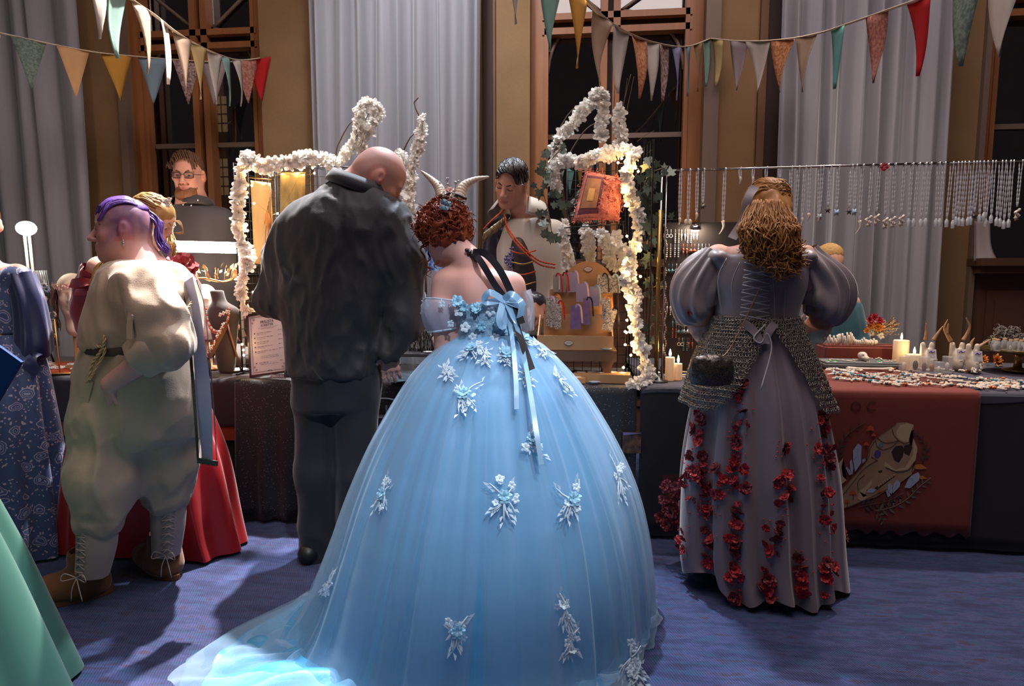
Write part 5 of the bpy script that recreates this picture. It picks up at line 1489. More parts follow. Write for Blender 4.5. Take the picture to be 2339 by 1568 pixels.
for pts in ([(222, 618, YE - .01), (204, 660, YE), (196, 720, YE + .02), (212, 765, YE + .10)], [(406, 620, YE), (420, 660, YE), (428, 715, YE + .03), (412, 758, YE + .12)]):
 P = spline([W(*q) for q in pts], 24); ps = pleats(93, 6, .006)
 t = np.linspace(0, 1, 24); A = .058 + .010 * np.sin(PI * t) - .012 * t + .004 * np.sin(t * 24)
 ob('sleeve', fast_grid('sl', sleeve_loft('sl', P, A, 40, lambda th, v: ps(th, 1) * (1 - .4 * v)), True), M_vel, per)
ribbon('sleeve_bow', [W(222, 645, YE - .07), W(190, 645, YE - .08), W(160, 648, YE - .07)], .04, (0, -1, .3), M_vel, per, twist=.5); ribbon('sleeve_bow', [W(222, 648, YE - .07), W(200, 665, YE - .08), W(170, 668, YE - .07)], .03, (0, -1, .3), M_vel, per, twist=.5)
FRs = flower_mesh('shoulder_flower', 7, .07, 3, .4, .7, 44); FRs.materials.append(M_vel)
inst('shoulder_flower', FRs, per, W(420, 612, YE - .07), look((.3, -.8, .5)), 1.0); inst('shoulder_flower', FRs, per, W(408, 635, YE - .07), look((-.2, -.8, .3), 1), .8)
rows = [Rw(785, 244, 394, YE, .115), Rw(850, 218, 430, YE, .18), Rw(950, 196, 470, YE, .24), Rw(1050, 180, 505, YE - .01, .27), Rw(1150, 166, 530, YE - .02, .28), Rw(1230, 158, 545, YE - .03, .27)]
rows[-1] = (.015,) + rows[-1][1:]; rows[-2] = (.14,) + rows[-2][1:]
GRd = skirt_mesh('rs', rows, 220, 40, pleats(97, 10, .016, .9, .8)); GRd[:, :, 1] = np.clip(GRd[:, :, 1], 2.47 + .008 * np.sin(np.linspace(0, 60, 220))[None], 2.95)
ob('skirt', fast_grid('rskirt', GRd, True), pm('red_satin', '9c0a14', .4, sheen=.3), per)
M_blo = hairmat('honey_blonde_hair', 'b08a58', '8a6638')
Hm = Model(.007); Hm.ell(p(0, -.09, .14), V3(.345, .42, .375) * hs, R=hR, k=.02); Hm.ell(p(0, -.30, -.05), V3(.28, .2, .33) * hs, R=hR, k=.05)
Hm.push(lambda P: .006 * vnoise(P * np.array([1, 1, .5]), 45, 6)); hair = ob('hair', Hm.mesh('h3'), M_blo, per)
b = MB(); g = np.random.default_rng(31)
for k in range(200):
 a = g.uniform(0, 2 * PI); e = g.uniform(.0, 1.3); d = V3(math.cos(a) * math.cos(e), math.sin(a) * math.cos(e), math.sin(e))
 if d[1] > .55: continue
 q0 = p(*(V3(0, -.09, .13) + d * V3(.35, .43, .385))); cr = p(g.normal() * .05, -.48, .1)
 dv = (q0 + cr) / 2 - p(0, -.1, .1); strand(b, [q0, p(0, -.1, .1) + dv / np.linalg.norm(dv) * .42 * hs, cr], g.uniform(.0025, .004), 10, seed=k)
for k in range(90):
 x = 222 + g.uniform(-14, 30); strand(b, [p(0, -.42, .0) + g.normal(size=3) * .01, W(290, 560, YE - .05), W(x + 14, 610, YE - .11 + g.uniform(-.02, .02)), W(x, 660, YE - .13), W(x + g.normal() * 6, 690 + g.uniform(-30, 30), YE - .12)], g.uniform(.0025, .0045), 20, wob=.007, seed=700 + k)
for k in range(40):
 x = 388 + g.uniform(-4, 12); strand(b, [p(-.2, .1, .3), p(-.33, .15, .0), W(x, 555, YE - .05), W(x + g.normal() * 5, 590 + g.uniform(-20, 20), YE - .06)], .003, 16, wob=.005, seed=850 + k)
for k in range(4): strand(b, [p(-.25, .2, .1), W(402 + 3 * k, 505, YE - .08), W(418, 528 + 2 * k, YE - .09), W(395, 532, YE - .08)], .0012, 14)
ob('strands', b.mesh(), M_blo, hair, kind='stuff')
FLc = flower_mesh('hair_flower', 5, .012, 2, .4, .6, 50); FLc.materials.append(pm('cream_petal', 'd8cabc', .6))
for k in range(5): inst('hair_flower', FLc, per, W(383 + g.uniform(-7, 7), 464 + g.uniform(-9, 9), YE - .09), look((.4, -1, .3), k))

# ------------------------------------------------------------------ 6  bearded man with glasses
YM = 3.62
per = thing('person', 'bearded man with glasses in a dark shirt standing by the left window', 'person', (W(440, 800, YM)[0], YM, 0))
hc = W(430, 400, YM); hR = frame((.22, -.95, -.14), (.03, -.1, 1)); hs = .255
B = Model(.0052)
p = add_head(B, hc, hR, hs, jaw=1.05)
nb = W(440, 470, YM + .03); B.cap(p(0, -.1, -.22), nb, .062, .075, k=.05); B.cap(nb, W(445, 620, YM + .03), .09, k=.05); B.cap(W(385, 500, YM + .03), W(505, 500, YM + .03), .06, k=.05)
for sx, ex, wx_ in ((388, 372, 374), (505, 528, 528)):
 B.chain([W(sx, 505, YM + .03), W(ex, 640, YM + .06), W(wx_, 730, YM + .10)], [.06, .05, .034], k=.03)
 w_ = W(wx_, 730, YM + .10); add_hand(B, w_, V3(0, -.1, -1), V3(0, -1, 0), 1 if sx < 440 else -1)
ob('body', B.mesh('beard_body', skin_color(hc, hR, hs, (.58, .28, .19), pink=.4)), M_skin, per); eyes(per, p, hR, hs, '3a4a5a', .15)
M_br = hairmat('short_brown_hair', '6a4a30', '4c3420'); brows(per, p, hs, M_br)
Hm = Model(.0055)
Hm.ell(p(0, -.10, .17), V3(.325, .40, .36) * hs, R=hR, k=.02); Hm.half(p(0, .22, .20), hR @ V3(0, 1, -.62)); Hm.half(p(0, -.1, -.12), hR @ V3(0, .35, -1))
hair = ob('hair', Hm.mesh('h4'), M_br, per)
b = MB(); g = np.random.default_rng(41)
for k in range(190):
 x = g.uniform(-.3, .3); y0 = g.uniform(-.1, .31)
 zt = lambda xx, yy: .13 + .375 * math.sqrt(max(0, 1 - (xx / .335) ** 2 - ((yy + .07) / .45) ** 2))
 q = p(x, y0, zt(x, y0)); strand(b, [q, p(x + .07, y0 - .06, zt(x + .05, y0 - .06) + .04 + .05 * (y0 > .15)), p(x + .13, y0 - .16, zt(min(x + .1, .3), y0 - .16) + .01)], g.uniform(.0025, .004), 9, seed=k)
ob('strands', b.mesh(), M_br, hair, kind='stuff')
Bd = Model(.0055); M_bd = hairmat('ginger_brown_beard', '8a5a38', '6a4026', .6)
Bd.cap(p(-.21, .05, -.22), p(-.11, .26, -.42), .075 * hs, .095 * hs, k=.05); Bd.cap(p(.21, .05, -.22), p(.11, .26, -.42), .075 * hs, .095 * hs, k=.05); Bd.ell(p(0, .26, -.46), V3(.16, .13, .14) * hs, R=hR, k=.05)
Bd.cap(p(-.10, .345, -.215), p(.10, .345, -.215), .028 * hs, k=.03); Bd.ell(p(0, .40, -.285), V3(.10, .10, .04) * hs, R=hR, mode='sub', k=.02)
Bd.push(lambda P: .004 * vnoise(P * np.array([1, 1, .4]), 130, 8)); ob('beard', Bd.mesh('beard', relax=0), M_bd, per)
M_fr = pm('dark_spectacle_frame', '2a2018', .3)
gl = ob('glasses', MB().tube([p(-.035, .39, .012), p(0, .405, .02), p(.035, .39, .012)], .0022, 5).mesh(), M_fr, per)
for e in (-1, 1):
 c = p(.135 * e, .36, -.01); rx, rz = .10 * hs, .062 * hs
 P = [c + hR @ V3(rx * np.sign(math.cos(a)) * abs(math.cos(a)) ** .55, -.03 * hs * e * 0 - .02 * hs * abs(math.cos(a)) * (1 if math.cos(a) * e > 0 else 0), rz * np.sign(math.sin(a)) * abs(math.sin(a)) ** .55) for a in np.linspace(0, 2 * PI, 25)]
 ob('rim', MB().tube(P, .0024, 5, cap=False).mesh(), M_fr, gl); ob('lens', MB().add(P[:-1], [list(range(24))]).mesh(smooth=False), glassy('spectacle_lens', 'f0f0f0', .12), gl)
 ob('temple', MB().tube([p(.235 * e, .345, .01), p(.33 * e, .1, .01), p(.35 * e, -.08, .02)], .002, 5).mesh(), M_fr, gl)
S = Model(.0075)
S.stack([Rw(468, 402, 478, YM + .03, .09), Rw(485, 388, 508, YM + .03, .13), Rw(540, 378, 524, YM + .03, .16), Rw(650, 376, 522, YM + .03, .17), Rw(800, 380, 520, YM + .04, .17)], k=.04, rnd=.02)
for sx, ex, wx_ in ((388, 372, 374), (505, 528, 528)): S.chain([W(sx, 508, YM + .03), W(ex, 640, YM + .06), W(wx_, 725, YM + .10)], [.085, .075, .055], k=.04)
S.push(folds(101, .006, (9, 9, 4))); ob('shirt', S.mesh('dshirt'), fabric('charcoal_shirt', '3a3230', '322b29', .8), per)
T = Model(.012);
for e in (-.09, .09): T.chain([W(450, 800, YM + .04) + V3(e, 0, .05), V3(W(450, 800, YM)[0] + e, YM + .30, .05)], [.11, .075], k=.03)
ob('trousers', T.mesh('dtr'), MATS['black_trousers'], per)
G = [[W(440, 468, YM + .03) + rot(-.1, 0, -.35) @ V3(r * 1.1 * math.sin(t), -r * math.cos(t), dz) for t in np.linspace(.45, 2 * PI - .45, 36)] for r, dz in ((.098, -.02), (.09, .02), (.088, .045), (.104, .035), (.125, -.01))]
ob('collar', fast_grid('col', np.array(G)), MATS['charcoal_shirt'], per).modifiers.new('t', 'SOLIDIFY').thickness = .003
for k, (x, y) in enumerate(((418, 468), (437, 470), (452, 458))): ob('shirt_stud', MB().sph(W(x, y, YM - .13), .005, 6, 4).mesh(), pm('silver_bead', 'b8b4b8', .3, .7), per)

# ------------------------------------------------------------------ 7  dark-haired seller in white shirt and embroidered waistcoat
YS_ = 3.50
per = thing('person', 'dark-haired seller in a white shirt and cord-trimmed waistcoat looking down', 'person', (W(1190, 800, YS_)[0], YS_ + .1, 0))
hc = W(1166, 420, YS_); hR = frame((-.30, -.84, -.42), (.20, -.25, 1)); hs = .25
B = Model(.0052)
p = add_head(B, hc, hR, hs, jaw=.93, mouth_open=1)
nb = W(1205, 495, YS_ + .12); B.cap(p(0, -.1, -.2), nb, .055, .068, k=.05); B.cap(nb, W(1205, 640, YS_ + .12), .085, k=.05); B.cap(W(1140, 530, YS_ + .1), W(1265, 530, YS_ + .14), .055, k=.05)
B.chain([W(1140, 535, YS_ + .10), W(1130, 650, YS_ + .10), W(1228, 690, YS_ - .08)], [.055, .047, .032], k=.03)
B.chain([W(1265, 535, YS_ + .14), W(1300, 660, YS_ + .12), W(1280, 720, YS_ - .1)], [.055, .047, .032], k=.03)
w_ = W(1232, 688, YS_ - .09); add_hand(B, w_, W(1222, 745, YS_ - .14) - w_, V3(.5, -.8, .1), -1, curl=(.3, .35, .4, .45), L=.19)
w_ = W(1280, 720, YS_ - .1); add_hand(B, w_, V3(-.1, -.6, -.5), V3(0, -.6, 1), -1)
ob('body', B.mesh('seller_body', skin_color(hc, hR, hs, (.58, .29, .20), lips=(.42, .14, .11), pink=.3)), M_skin, per)
M_dk = hairmat('dark_brown_hair', '2e211a', '1c1410', .35); brows(per, p, hs, M_dk)
for e in (-1, 1): ob('eyelid_lash', MB().tube([p(.07 * e, .325, -.012), p(.13 * e, .338, -.024), p(.19 * e, .31, -.01)], .0014, 4).mesh(), M_dk, per)
Hm = Model(.0055); Hm.ell(p(0, -.10, .18), V3(.335, .40, .365) * hs, R=hR, k=.02); Hm.half(p(0, .27, .19), hR @ V3(0, 1, -.55)); Hm.half(p(0, -.1, -.10), hR @ V3(0, .30, -1))
hair = ob('hair', Hm.mesh('h5'), M_dk, per)
b = MB(); g = np.random.default_rng(43)
for k in range(230):
 x = g.uniform(-.3, .3); y0 = g.uniform(-.3, .2)
 zt = lambda xx, yy: .14 + .375 * math.sqrt(max(0, 1 - (xx / .345) ** 2 - ((yy + .07) / .46) ** 2))
 q = p(x, y0, zt(x, y0)); x2 = x - .05; strand(b, [q, p(x2, y0 + .12, zt(x2, y0 + .12) + .03), p(x2 - .09, min(y0 + .25, .32), zt(x2 - .05, min(y0 + .24, .31)) + .005)], g.uniform(.003, .0045), 9, seed=k)
ob('strands', b.mesh(), M_dk, hair, kind='stuff')
M_wh = fabric('white_cotton_shirt', 'c8bcae', 'bfb3a5', .8)
S = Model(.0068)
S.stack([Rw(500, 1165, 1250, YS_ + .12, .09), Rw(518, 1130, 1276, YS_ + .12, .12), Rw(570, 1118, 1284, YS_ + .12, .15), Rw(660, 1128, 1280, YS_ + .12, .155), Rw(760, 1130, 1276, YS_ + .12, .16)], k=.04, rnd=.02)
S.chain([W(1262, 535, YS_ + .14), W(1296, 650, YS_ + .12), W(1284, 700, YS_ - .05)], [.085, .08, .055], k=.04)
S.push(folds(111, .006, (9, 9, 4))); ob('shirt', S.mesh('wshirt'), M_wh, per)
G = [[W(1190, 482, YS_ + .09) + rot(-.25, .1, -.3) @ V3(r * 1.1 * math.sin(t), -r * math.cos(t), dz) for t in np.linspace(.6, 2 * PI - .6, 36)] for r, dz in ((.11, -.04), (.100, .02), (.098, .055), (.120, .05), (.165, -.045))]
ob('shirt_collar', fast_grid('col', np.array(G)), M_wh, per).modifiers.new('t', 'SOLIDIFY').thickness = .003
M_wc = pm('dark_embroidered_cloth', '241e24', .6, col2='3a2a2a', nscale=40, namt=.5)
V = Model(.0068); V.stack([Rw(545, 1166, 1208, YS_ + .10, .14), Rw(580, 1160, 1228, YS_ + .10, .168), Rw(640, 1166, 1240, YS_ + .10, .172), Rw(700, 1160, 1240, YS_ + .10, .17)], k=.02, rnd=.02); vc = ob('waistcoat', V.mesh('vest'), M_wc, per)
M_or = pm('orange_cord', 'c04a14', .6); M_gd = pm('gold_braid', 'b08848', .4, .5)
for k in range(5): ob('braid_bar', MB().tube(spline([W(1170, 575 + 24 * k, YS_ - .07), W(1195, 580 + 24 * k, YS_ - .085), W(1224, 572 + 24 * k, YS_ - .07)], 8), .004, 5).mesh(), M_gd if k % 2 else M_or, vc)
for dx in (0, 8): twist_rope('shoulder_cord', [W(1152, 490, YS_ - .03), W(1160, 520 + dx, YS_ - .06), W(1190, 560 + dx, YS_ - .10), W(1230, 595 + dx, YS_ - .08), W(1268, 605 + dx, YS_ - .02)], .005, M_or, per)
# left sleeve: dark glossy with epaulette
S = Model(.0068); S.chain([W(1140, 540, YS_ + .09), W(1126, 640, YS_ + .09), W(1165, 668, YS_ + .0), W(1226, 690, YS_ - .07)], [.085, .078, .06, .045], k=.04); S.push(folds(117, .007, (12, 12, 8))); ob('sleeve', S.mesh('dsleeve'), pm('black_pvc_sleeve', '24222a', .25, col2='3a3644', nscale=20, namt=.6), per)
Ep = Model(.006); Ep.ell(W(1138, 505, YS_ + .06), (.075, .085, .018), R=rot(0, -.45, 0), k=.01); ep = ob('epaulette', Ep.mesh('ep'), pm('blue_grey_felt', '3c4250', .7), per)
ob('epaulette_piping', MB().tube(spline([W(1154, 478, YS_ + .0), W(1128, 500, YS_ - .03), W(1104, 525, YS_ + .02)], 14), .005, 5).mesh(), M_or, ep)
b = MB()
for k in range(46):
 t = k / 45; q = W(1106 + 48 * t, 532 - 38 * t, YS_ - .03 - .03 * math.sin(t * PI)); b.tube(spline([q, q + V3(g.uniform(-.008, .008), -.006, -.02), q + V3(g.uniform(-.01, .01), -.004, -.045)], 7), .0035, 4)
ob('epaulette_fringe', b.mesh(), pm('bronze_fringe', '8a7458', .35, .7), ep)
b = MB()
for k in range(60): q = W(1168 + g.normal() * 8, 592 + g.normal() * 11, YS_ - .045); b.sph(q, g.uniform(.005, .010), 6, 4)
ob('beaded_brooch', b.mesh(), pm('blue_violet_bead', '3c3c78', .2, .4, col2='9a8aa8', nscale=60, namt=.6), per, kind='stuff')
T = Model(.012)
for e in (-.09, .09): T.chain([W(1200, 740, YS_ + .14) + V3(e, 0, .05), V3(W(1200, 740, YS_)[0] + e, YS_ + .32, .05)], [.115, .075], k=.03)
ob('trousers', T.mesh('str'), MATS['black_trousers'], per)

# ------------------------------------------------------------------ 8  child behind the right stall
YK = 4.16
per = thing('person', 'child with cropped blond hair in a teal top with red collar behind the stall', 'person', (W(1905, 800, YK)[0], YK, 0))
hc = W(1890, 600, YK); hR = frame((-.6, .6, -.45), (0, .2, 1)); hs = .22
B = Model(.006); p = add_head(B, hc, hR, hs)
nb = W(1905, 665, YK); B.cap(p(0, -.1, -.2), nb, .045, .052, k=.04); B.cap(nb, W(1910, 760, YK), .07, k=.05); B.cap(W(1870, 690, YK), W(1942, 690, YK), .045, k=.04)
for sx, ex, e in ((1866, 1856, 1), (1946, 1962, -1)):
 B.chain([W(sx, 695, YK), W(ex, 780, YK), W(1905, 815, YK - .2)], [.045, .038, .027], k=.03); w_ = W(1905 - 12 * e, 815, YK - .2); add_hand(B, w_, V3(0, -.8, -.3), V3(0, 0, 1), e, L=.15, r=.0075)
ob('body', B.mesh('kid_body', skin_color(hc, hR, hs, (.60, .33, .22))), M_skin, per)
Hm = Model(.005); Hm.ell(p(0, -.09, .15), V3(.328, .405, .362) * hs, R=hR, k=.02); Hm.half(p(0, .2, .1), hR @ V3(0, 1, -.5)); Hm.half(p(0, -.1, -.12), hR @ V3(0, .3, -1)); Hm.push(lambda P: .003 * vnoise(P, 220, 8)); ob('hair', Hm.mesh('h6', relax=0), hairmat('cropped_blond_hair', 'b08a54', '9a7440', .7), per)
S = Model(.007); S.stack([Rw(668, 1878, 1932, YK, .07), Rw(690, 1855, 1955, YK, .095), Rw(740, 1845, 1970, YK, .115), Rw(840, 1845, 1975, YK, .12)], k=.03, rnd=.02); S.chain([W(1948, 705, YK), W(1964, 780, YK), W(1930, 812, YK - .15)], [.058, .052, .04], k=.03); S.chain([W(1866, 705, YK), W(1854, 780, YK), W(1890, 812, YK - .15)], [.058, .052, .04], k=.03)
S.push(folds(121, .004)); ob('top', S.mesh('ktop'), fabric('teal_jersey', '2c5e6a', '24505a', .8), per)
ob('collar', MB().lathe([(.052, -.012), (.068, -.02), (.078, 0), (.058, .022), (.05, .015)], W(1908, 672, YK), 28, R=rot(-.2, 0, 0)).mesh(), fabric('red_jersey', 'a01828', '8c1422', .8), per)
ob('shoulder_stripe', MB().tube(spline([W(1922, 668, YK - .06), W(1950, 690, YK - .03), W(1968, 730, YK - .02)], 12), .012, 6, flat=.3).mesh(), MATS['red_jersey'], per)
T = Model(.012)
for e in (-.06, .06): T.chain([V3(W(1908, 800, YK)[0] + e, YK, .72), V3(W(1908, 800, YK)[0] + e, YK, .04)], [.085, .055], k=.03)
ob('trousers', T.mesh('ktr'), MATS['black_trousers'], per)

# ------------------------------------------------------------------ 9  woman in the blue patterned dress at the left edge
YL = 2.52
per = thing('person', 'woman in a blue paisley dress with navy sleeves, cut by the left edge', 'person', (W(-30, 1200, YL)[0], YL, 0))
hc = W(-48, 512, YL); hR = frame((-.6, .75, -.2)); hs = .225
B = Model(.007); p = add_head(B, hc, hR, hs)
nb = W(-40, 605, YL); B.cap(p(0, -.1, -.2), nb, .048, .058, k=.05); B.stack([Rw(598, -90, 0, YL, .05), Rw(612, -130, 30, YL, .08), Rw(660, -130, 50, YL, .10), Rw(760, -105, 45, YL, .10)], k=.04, rnd=.03)
for sx, ex, wx_, e in ((38, 72, 66, -1), (-130, -160, -120, 1)):
 B.chain([W(sx, 630, YL), W(ex, 740, YL), W(wx_, 845, YL + .10)], [.052, .045, .03], k=.03); w_ = W(wx_, 845, YL + .10); add_hand(B, w_, V3(-.2, .5, -.6), V3(.5, -.4, .3), e, L=.165)
ob('body', B.mesh('blue_body', skin_color(hc, hR, hs, (.60, .34, .27))), M_skin, per)
Hm = Model(.007); Hm.ell(p(0, -.09, .14), V3(.345, .42, .385) * hs, R=hR, k=.02); Hm.ell(p(0, -.34, -.1), V3(.28, .22, .34) * hs, R=hR, k=.05); Hm.push(lambda P: .006 * vnoise(P * np.array([1, 1, .4]), 50, 6)); ob('hair', Hm.mesh('h7'), hairmat('brown_hair', '5a3a24', '402816'), per)
def paisley():
 m = bpy.data.materials.new('blue_paisley_brocade'); m.use_nodes = True; N, L = m.node_tree.nodes, m.node_tree.links; b_ = N['Principled BSDF']
 tc = N.new('ShaderNodeTexCoord'); nz = N.new('ShaderNodeTexNoise'); nz.inputs['Scale'].default_value = 14; L.new(tc.outputs['Object'], nz.inputs['Vector'])
 ad = N.new('ShaderNodeMix'); ad.data_type = 'RGBA'; ad.blend_type = 'LINEAR_LIGHT'; ad.inputs[0].default_value = .03; L.new(tc.outputs['Object'], ad.inputs[6]); L.new(nz.outputs['Color'], ad.inputs[7])
 v = N.new('ShaderNodeTexVoronoi'); v.inputs['Scale'].default_value = 15; L.new(ad.outputs[2], v.inputs['Vector'])
 cr = N.new('ShaderNodeValToRGB'); cr.color_ramp.interpolation = 'CONSTANT'; L.new(v.outputs['Distance'], cr.inputs[0]); e = cr.color_ramp.elements
 e[0].position = 0; e[0].color = lin('8a90b0'); e[1].position = .13; e[1].color = lin('35436e')
 for q, c in ((.20, '9a96b0'), (.24, '3c5282'), (.33, 'b0a0a8'), (.37, '364870')): k = e.new(q); k.color = lin(c)
 v2 = N.new('ShaderNodeTexVoronoi'); v2.inputs['Scale'].default_value = 60; L.new(ad.outputs[2], v2.inputs['Vector'])
 lt = N.new('ShaderNodeMath'); lt.operation = 'LESS_THAN'; lt.inputs[1].default_value = .26; L.new(v2.outputs['Distance'], lt.inputs[0])
 g1 = N.new('ShaderNodeMath'); g1.operation = 'GREATER_THAN'; g1.inputs[1].default_value = .36; L.new(v.outputs['Distance'], g1.inputs[0])
 mu = N.new('ShaderNodeMath'); mu.operation = 'MULTIPLY'; L.new(lt.outputs[0], mu.inputs[0]); L.new(g1.outputs[0], mu.inputs[1])
 mx = N.new('ShaderNodeMix'); mx.data_type = 'RGBA'; L.new(mu.outputs[0], mx.inputs[0]); L.new(cr.outputs[0], mx.inputs[6]); mx.inputs[7].default_value = lin('a898a8'); L.new(mx.outputs[2], b_.inputs['Base Color'])
 b_.inputs['Roughness'].default_value = .6; b_.inputs['Sheen Weight'].default_value = .2
 return m
M_pai = paisley()
S = Model(.0068); S.stack([Rw(612, -110, 14, YL, .09), Rw(640, -130, 50, YL, .118), Rw(700, -120, 62, YL, .12), Rw(765, -100, 58, YL, .112)], k=.03, rnd=.02); S.ell(W(40, 632, YL), (.05, .07, .05), k=.03); ob('bodice', S.mesh('pbod'), M_pai, per)
rows = [Rw(762, -102, 62, YL, .115), Rw(830, -140, 88, YL, .17), Rw(950, -170, 108, YL, .22), Rw(1080, -185, 128, YL, .25), Rw(1180, -190, 138, YL - .01, .26), Rw(1240, -190, 140, YL - .02, .26)]
rows[-1] = (.015,) + rows[-1][1:]; rows[-2] = (.14,) + rows[-2][1:]
ob('skirt', fast_grid('psk', skirt_mesh('s', rows, 220, 40, pleats(131, 11, .018, .9, .6)), True), M_pai, per)
ob('waistband', MB().lathe([(.112, -.018), (.122, -.014), (.122, .014), (.112, .018)], W(-20, 762, YL), 40, sx=1.22, sy=1.0).mesh(), pm('gold_ribbon_band', 'b08c54', .4, .3), per)
M_nav = pm('navy_satin', '2c3058', .4, sheen=.4)
for e, pts in ((1, [(46, 632, YL), (66, 690, YL - .01), (76, 760, YL), (76, 810, YL + .03)]), (-1, [(-132, 632, YL), (-150, 690, YL), (-160, 760, YL), (-150, 810, YL + .03)])):
 P = spline([W(*q) for q in pts], 24); t = np.linspace(0, 1, 24); ps = pleats(135, 6, .006)
 ob('sleeve', fast_grid('nsl', sleeve_loft('s', P, .056 + .022 * t ** 2 - .03 * np.clip((t - .93) / .07, 0, 1), 36, lambda th, v: ps(th, 1)), True), M_nav, per)
 ribbon('cuff_drape', [W(pts[-1][0] + 8, 805, YL - .06), W(pts[-1][0] - 2, 830, YL - .07), W(pts[-1][0] - 10, 858, YL - .05)], .06, (0, -1, 0), M_nav, per, twist=.6)
bk = thing('folder', 'dark blue glossy folder held at the left edge against the paisley skirt', 'folder', W(-15, 845, YL - .30))
ob('cover', MB().box(W(-18, 845, YL - .29), (.17, .012, .21), rot(.1, .65, .1)).mesh(smooth=False), pm('royal_blue_card', '0c3c78', .25), bk); ob('edge', MB().box(W(-18, 845, YL - .285), (.165, .006, .214), rot(.1, .65, .1)).mesh(smooth=False), pm('white_paper', 'c8c4c0', .7), bk)

# ------------------------------------------------------------------ 10  mint green gown at the lower left corner, close to the camera
per = thing('person', 'person in a mint green satin gown cut by the lower left corner', 'person', (-1.90, 1.42, 0))
rows = [(1.02, -1.90, 1.42, .135, .11), (.90, -1.90, 1.42, .18, .16), (.70, -1.90, 1.42, .26, .25), (.45, -1.90, 1.42, .345, .33), (.22, -1.90, 1.42, .41, .39), (.015, -1.90, 1.42, .46, .45)]
ob('skirt', fast_grid('msk', skirt_mesh('s', rows, 260, 40, pleats(141, 13, .020, 1.0, .5)), True), pm('mint_satin', '42705f', .42, col2='3a6656', nscale=3, namt=.8, sheen=.3), per)
B = Model(.008); hc = V3(-1.92, 1.44, 1.58); hR = frame((-.3, .9, -.1)); p = add_head(B, hc, hR, .225)
B.cap(p(0, -.1, -.2), (-1.91, 1.42, 1.40), .05, .06, k=.04); B.stack([(1.02, -1.90, 1.42, .13, .10), (1.2, -1.90, 1.42, .145, .105), (1.34, -1.90, 1.42, .16, .085), (1.40, -1.91, 1.42, .06, .05)], k=.05)
for e in (-1, 1):
 B.chain([(-1.90 + e * .16, 1.42, 1.33), (-1.90 + e * .20, 1.42, 1.06), (-1.90 + e * .10, 1.66, 1.0)], [.05, .043, .028], k=.03); add_hand(B, V3(-1.90 + e * .10, 1.66, 1.0), V3(-e * .3, .9, 0), V3(0, 0, 1), -e, L=.165)
ob('body', B.mesh('mint_body', skin_color(hc, hR, .225, (.60, .34, .27))), M_skin, per)
S = Model(.008); S.stack([(1.01, -1.90, 1.42, .14, .112), (1.2, -1.90, 1.42, .155, .118), (1.30, -1.90, 1.42, .165, .105)], k=.02); ob('bodice', S.mesh('mbod'), MATS['mint_satin'], per)
Hm = Model(.008); Hm.ell(p(0, -.09, .14), V3(.345, .42, .385) * .225, R=hR, k=.02); Hm.ell(p(0, -.36, -.2), V3(.26, .2, .45) * .225, R=hR, k=.05); ob('hair', Hm.mesh('h8'), MATS['brown_hair'], per)
# ================================================================== MIDDLE STALL
ORD = ['first', 'second', 'third', 'fourth', 'fifth', 'sixth', 'seventh', 'eighth', 'ninth', 'tenth', 'eleventh', 'twelfth', 'thirteenth', 'fourteenth', 'fifteenth', 'sixteenth', 'seventeenth', 'eighteenth', 'nineteenth', 'twentieth', 'twenty-first', 'twenty-second', 'twenty-third', 'twenty-fourth', 'twenty-fifth', 'twenty-sixth', 'twenty-seventh', 'twenty-eighth', 'twenty-ninth', 'thirtieth', 'thirty-first', 'thirty-second', 'thirty-third', 'thirty-fourth', 'thirty-fifth', 'thirty-sixth']
M_wire = pm('black_wire', '1c1814', .5, .6)
M_pet = pm('white_silk_petal', 'e6e0d6', .7, translucent=.25, sheen=.2)
PETALS = []
for k in range(4):
 f_ = flower_mesh('silk_blossom', 6, .029, 2, .18, .50, 200 + k); f_.materials.append(M_pet); PETALS.append(f_)
ZT = TZ_ + .003                                # table surface
def wire_panel(name, label, c00, c10, c01, spacing=.045, legs=False):
 """grid panel spanned by three corners (bottom-left, bottom-right, top-left)"""
 c00, c10, c01 = [np.asarray(q, float) for q in (c00, c10, c01)]
 o = thing(name, label, 'wire display', c00, 'wire grid displays')
 u, v = c10 - c00, c01 - c00; nu, nv = max(2, int(np.linalg.norm(u) / spacing)), max(2, int(np.linalg.norm(v) / spacing))
 b = MB()
 for i in range(nu + 1): b.tube([c00 + u * i / nu, c00 + u * i / nu + v], .0016, 4)
 for j in range(nv + 1): b.tube([c00 + v * j / nv, c00 + v * j / nv + u], .0016, 4)
 ob('wire_grid', b.mesh(), M_wire, o, kind='stuff')
 b = MB(); b.tube([c00, c10, c10 + v, c01, c00], .004, 6); ob('frame', b.mesh(), M_wire, o)
 for q in (c00, c10): ob('foot', MB().tube([q + V3(0, -.06, .006), q + V3(0, .06, .006)], .005, 6).mesh(), M_wire, o)
 return o
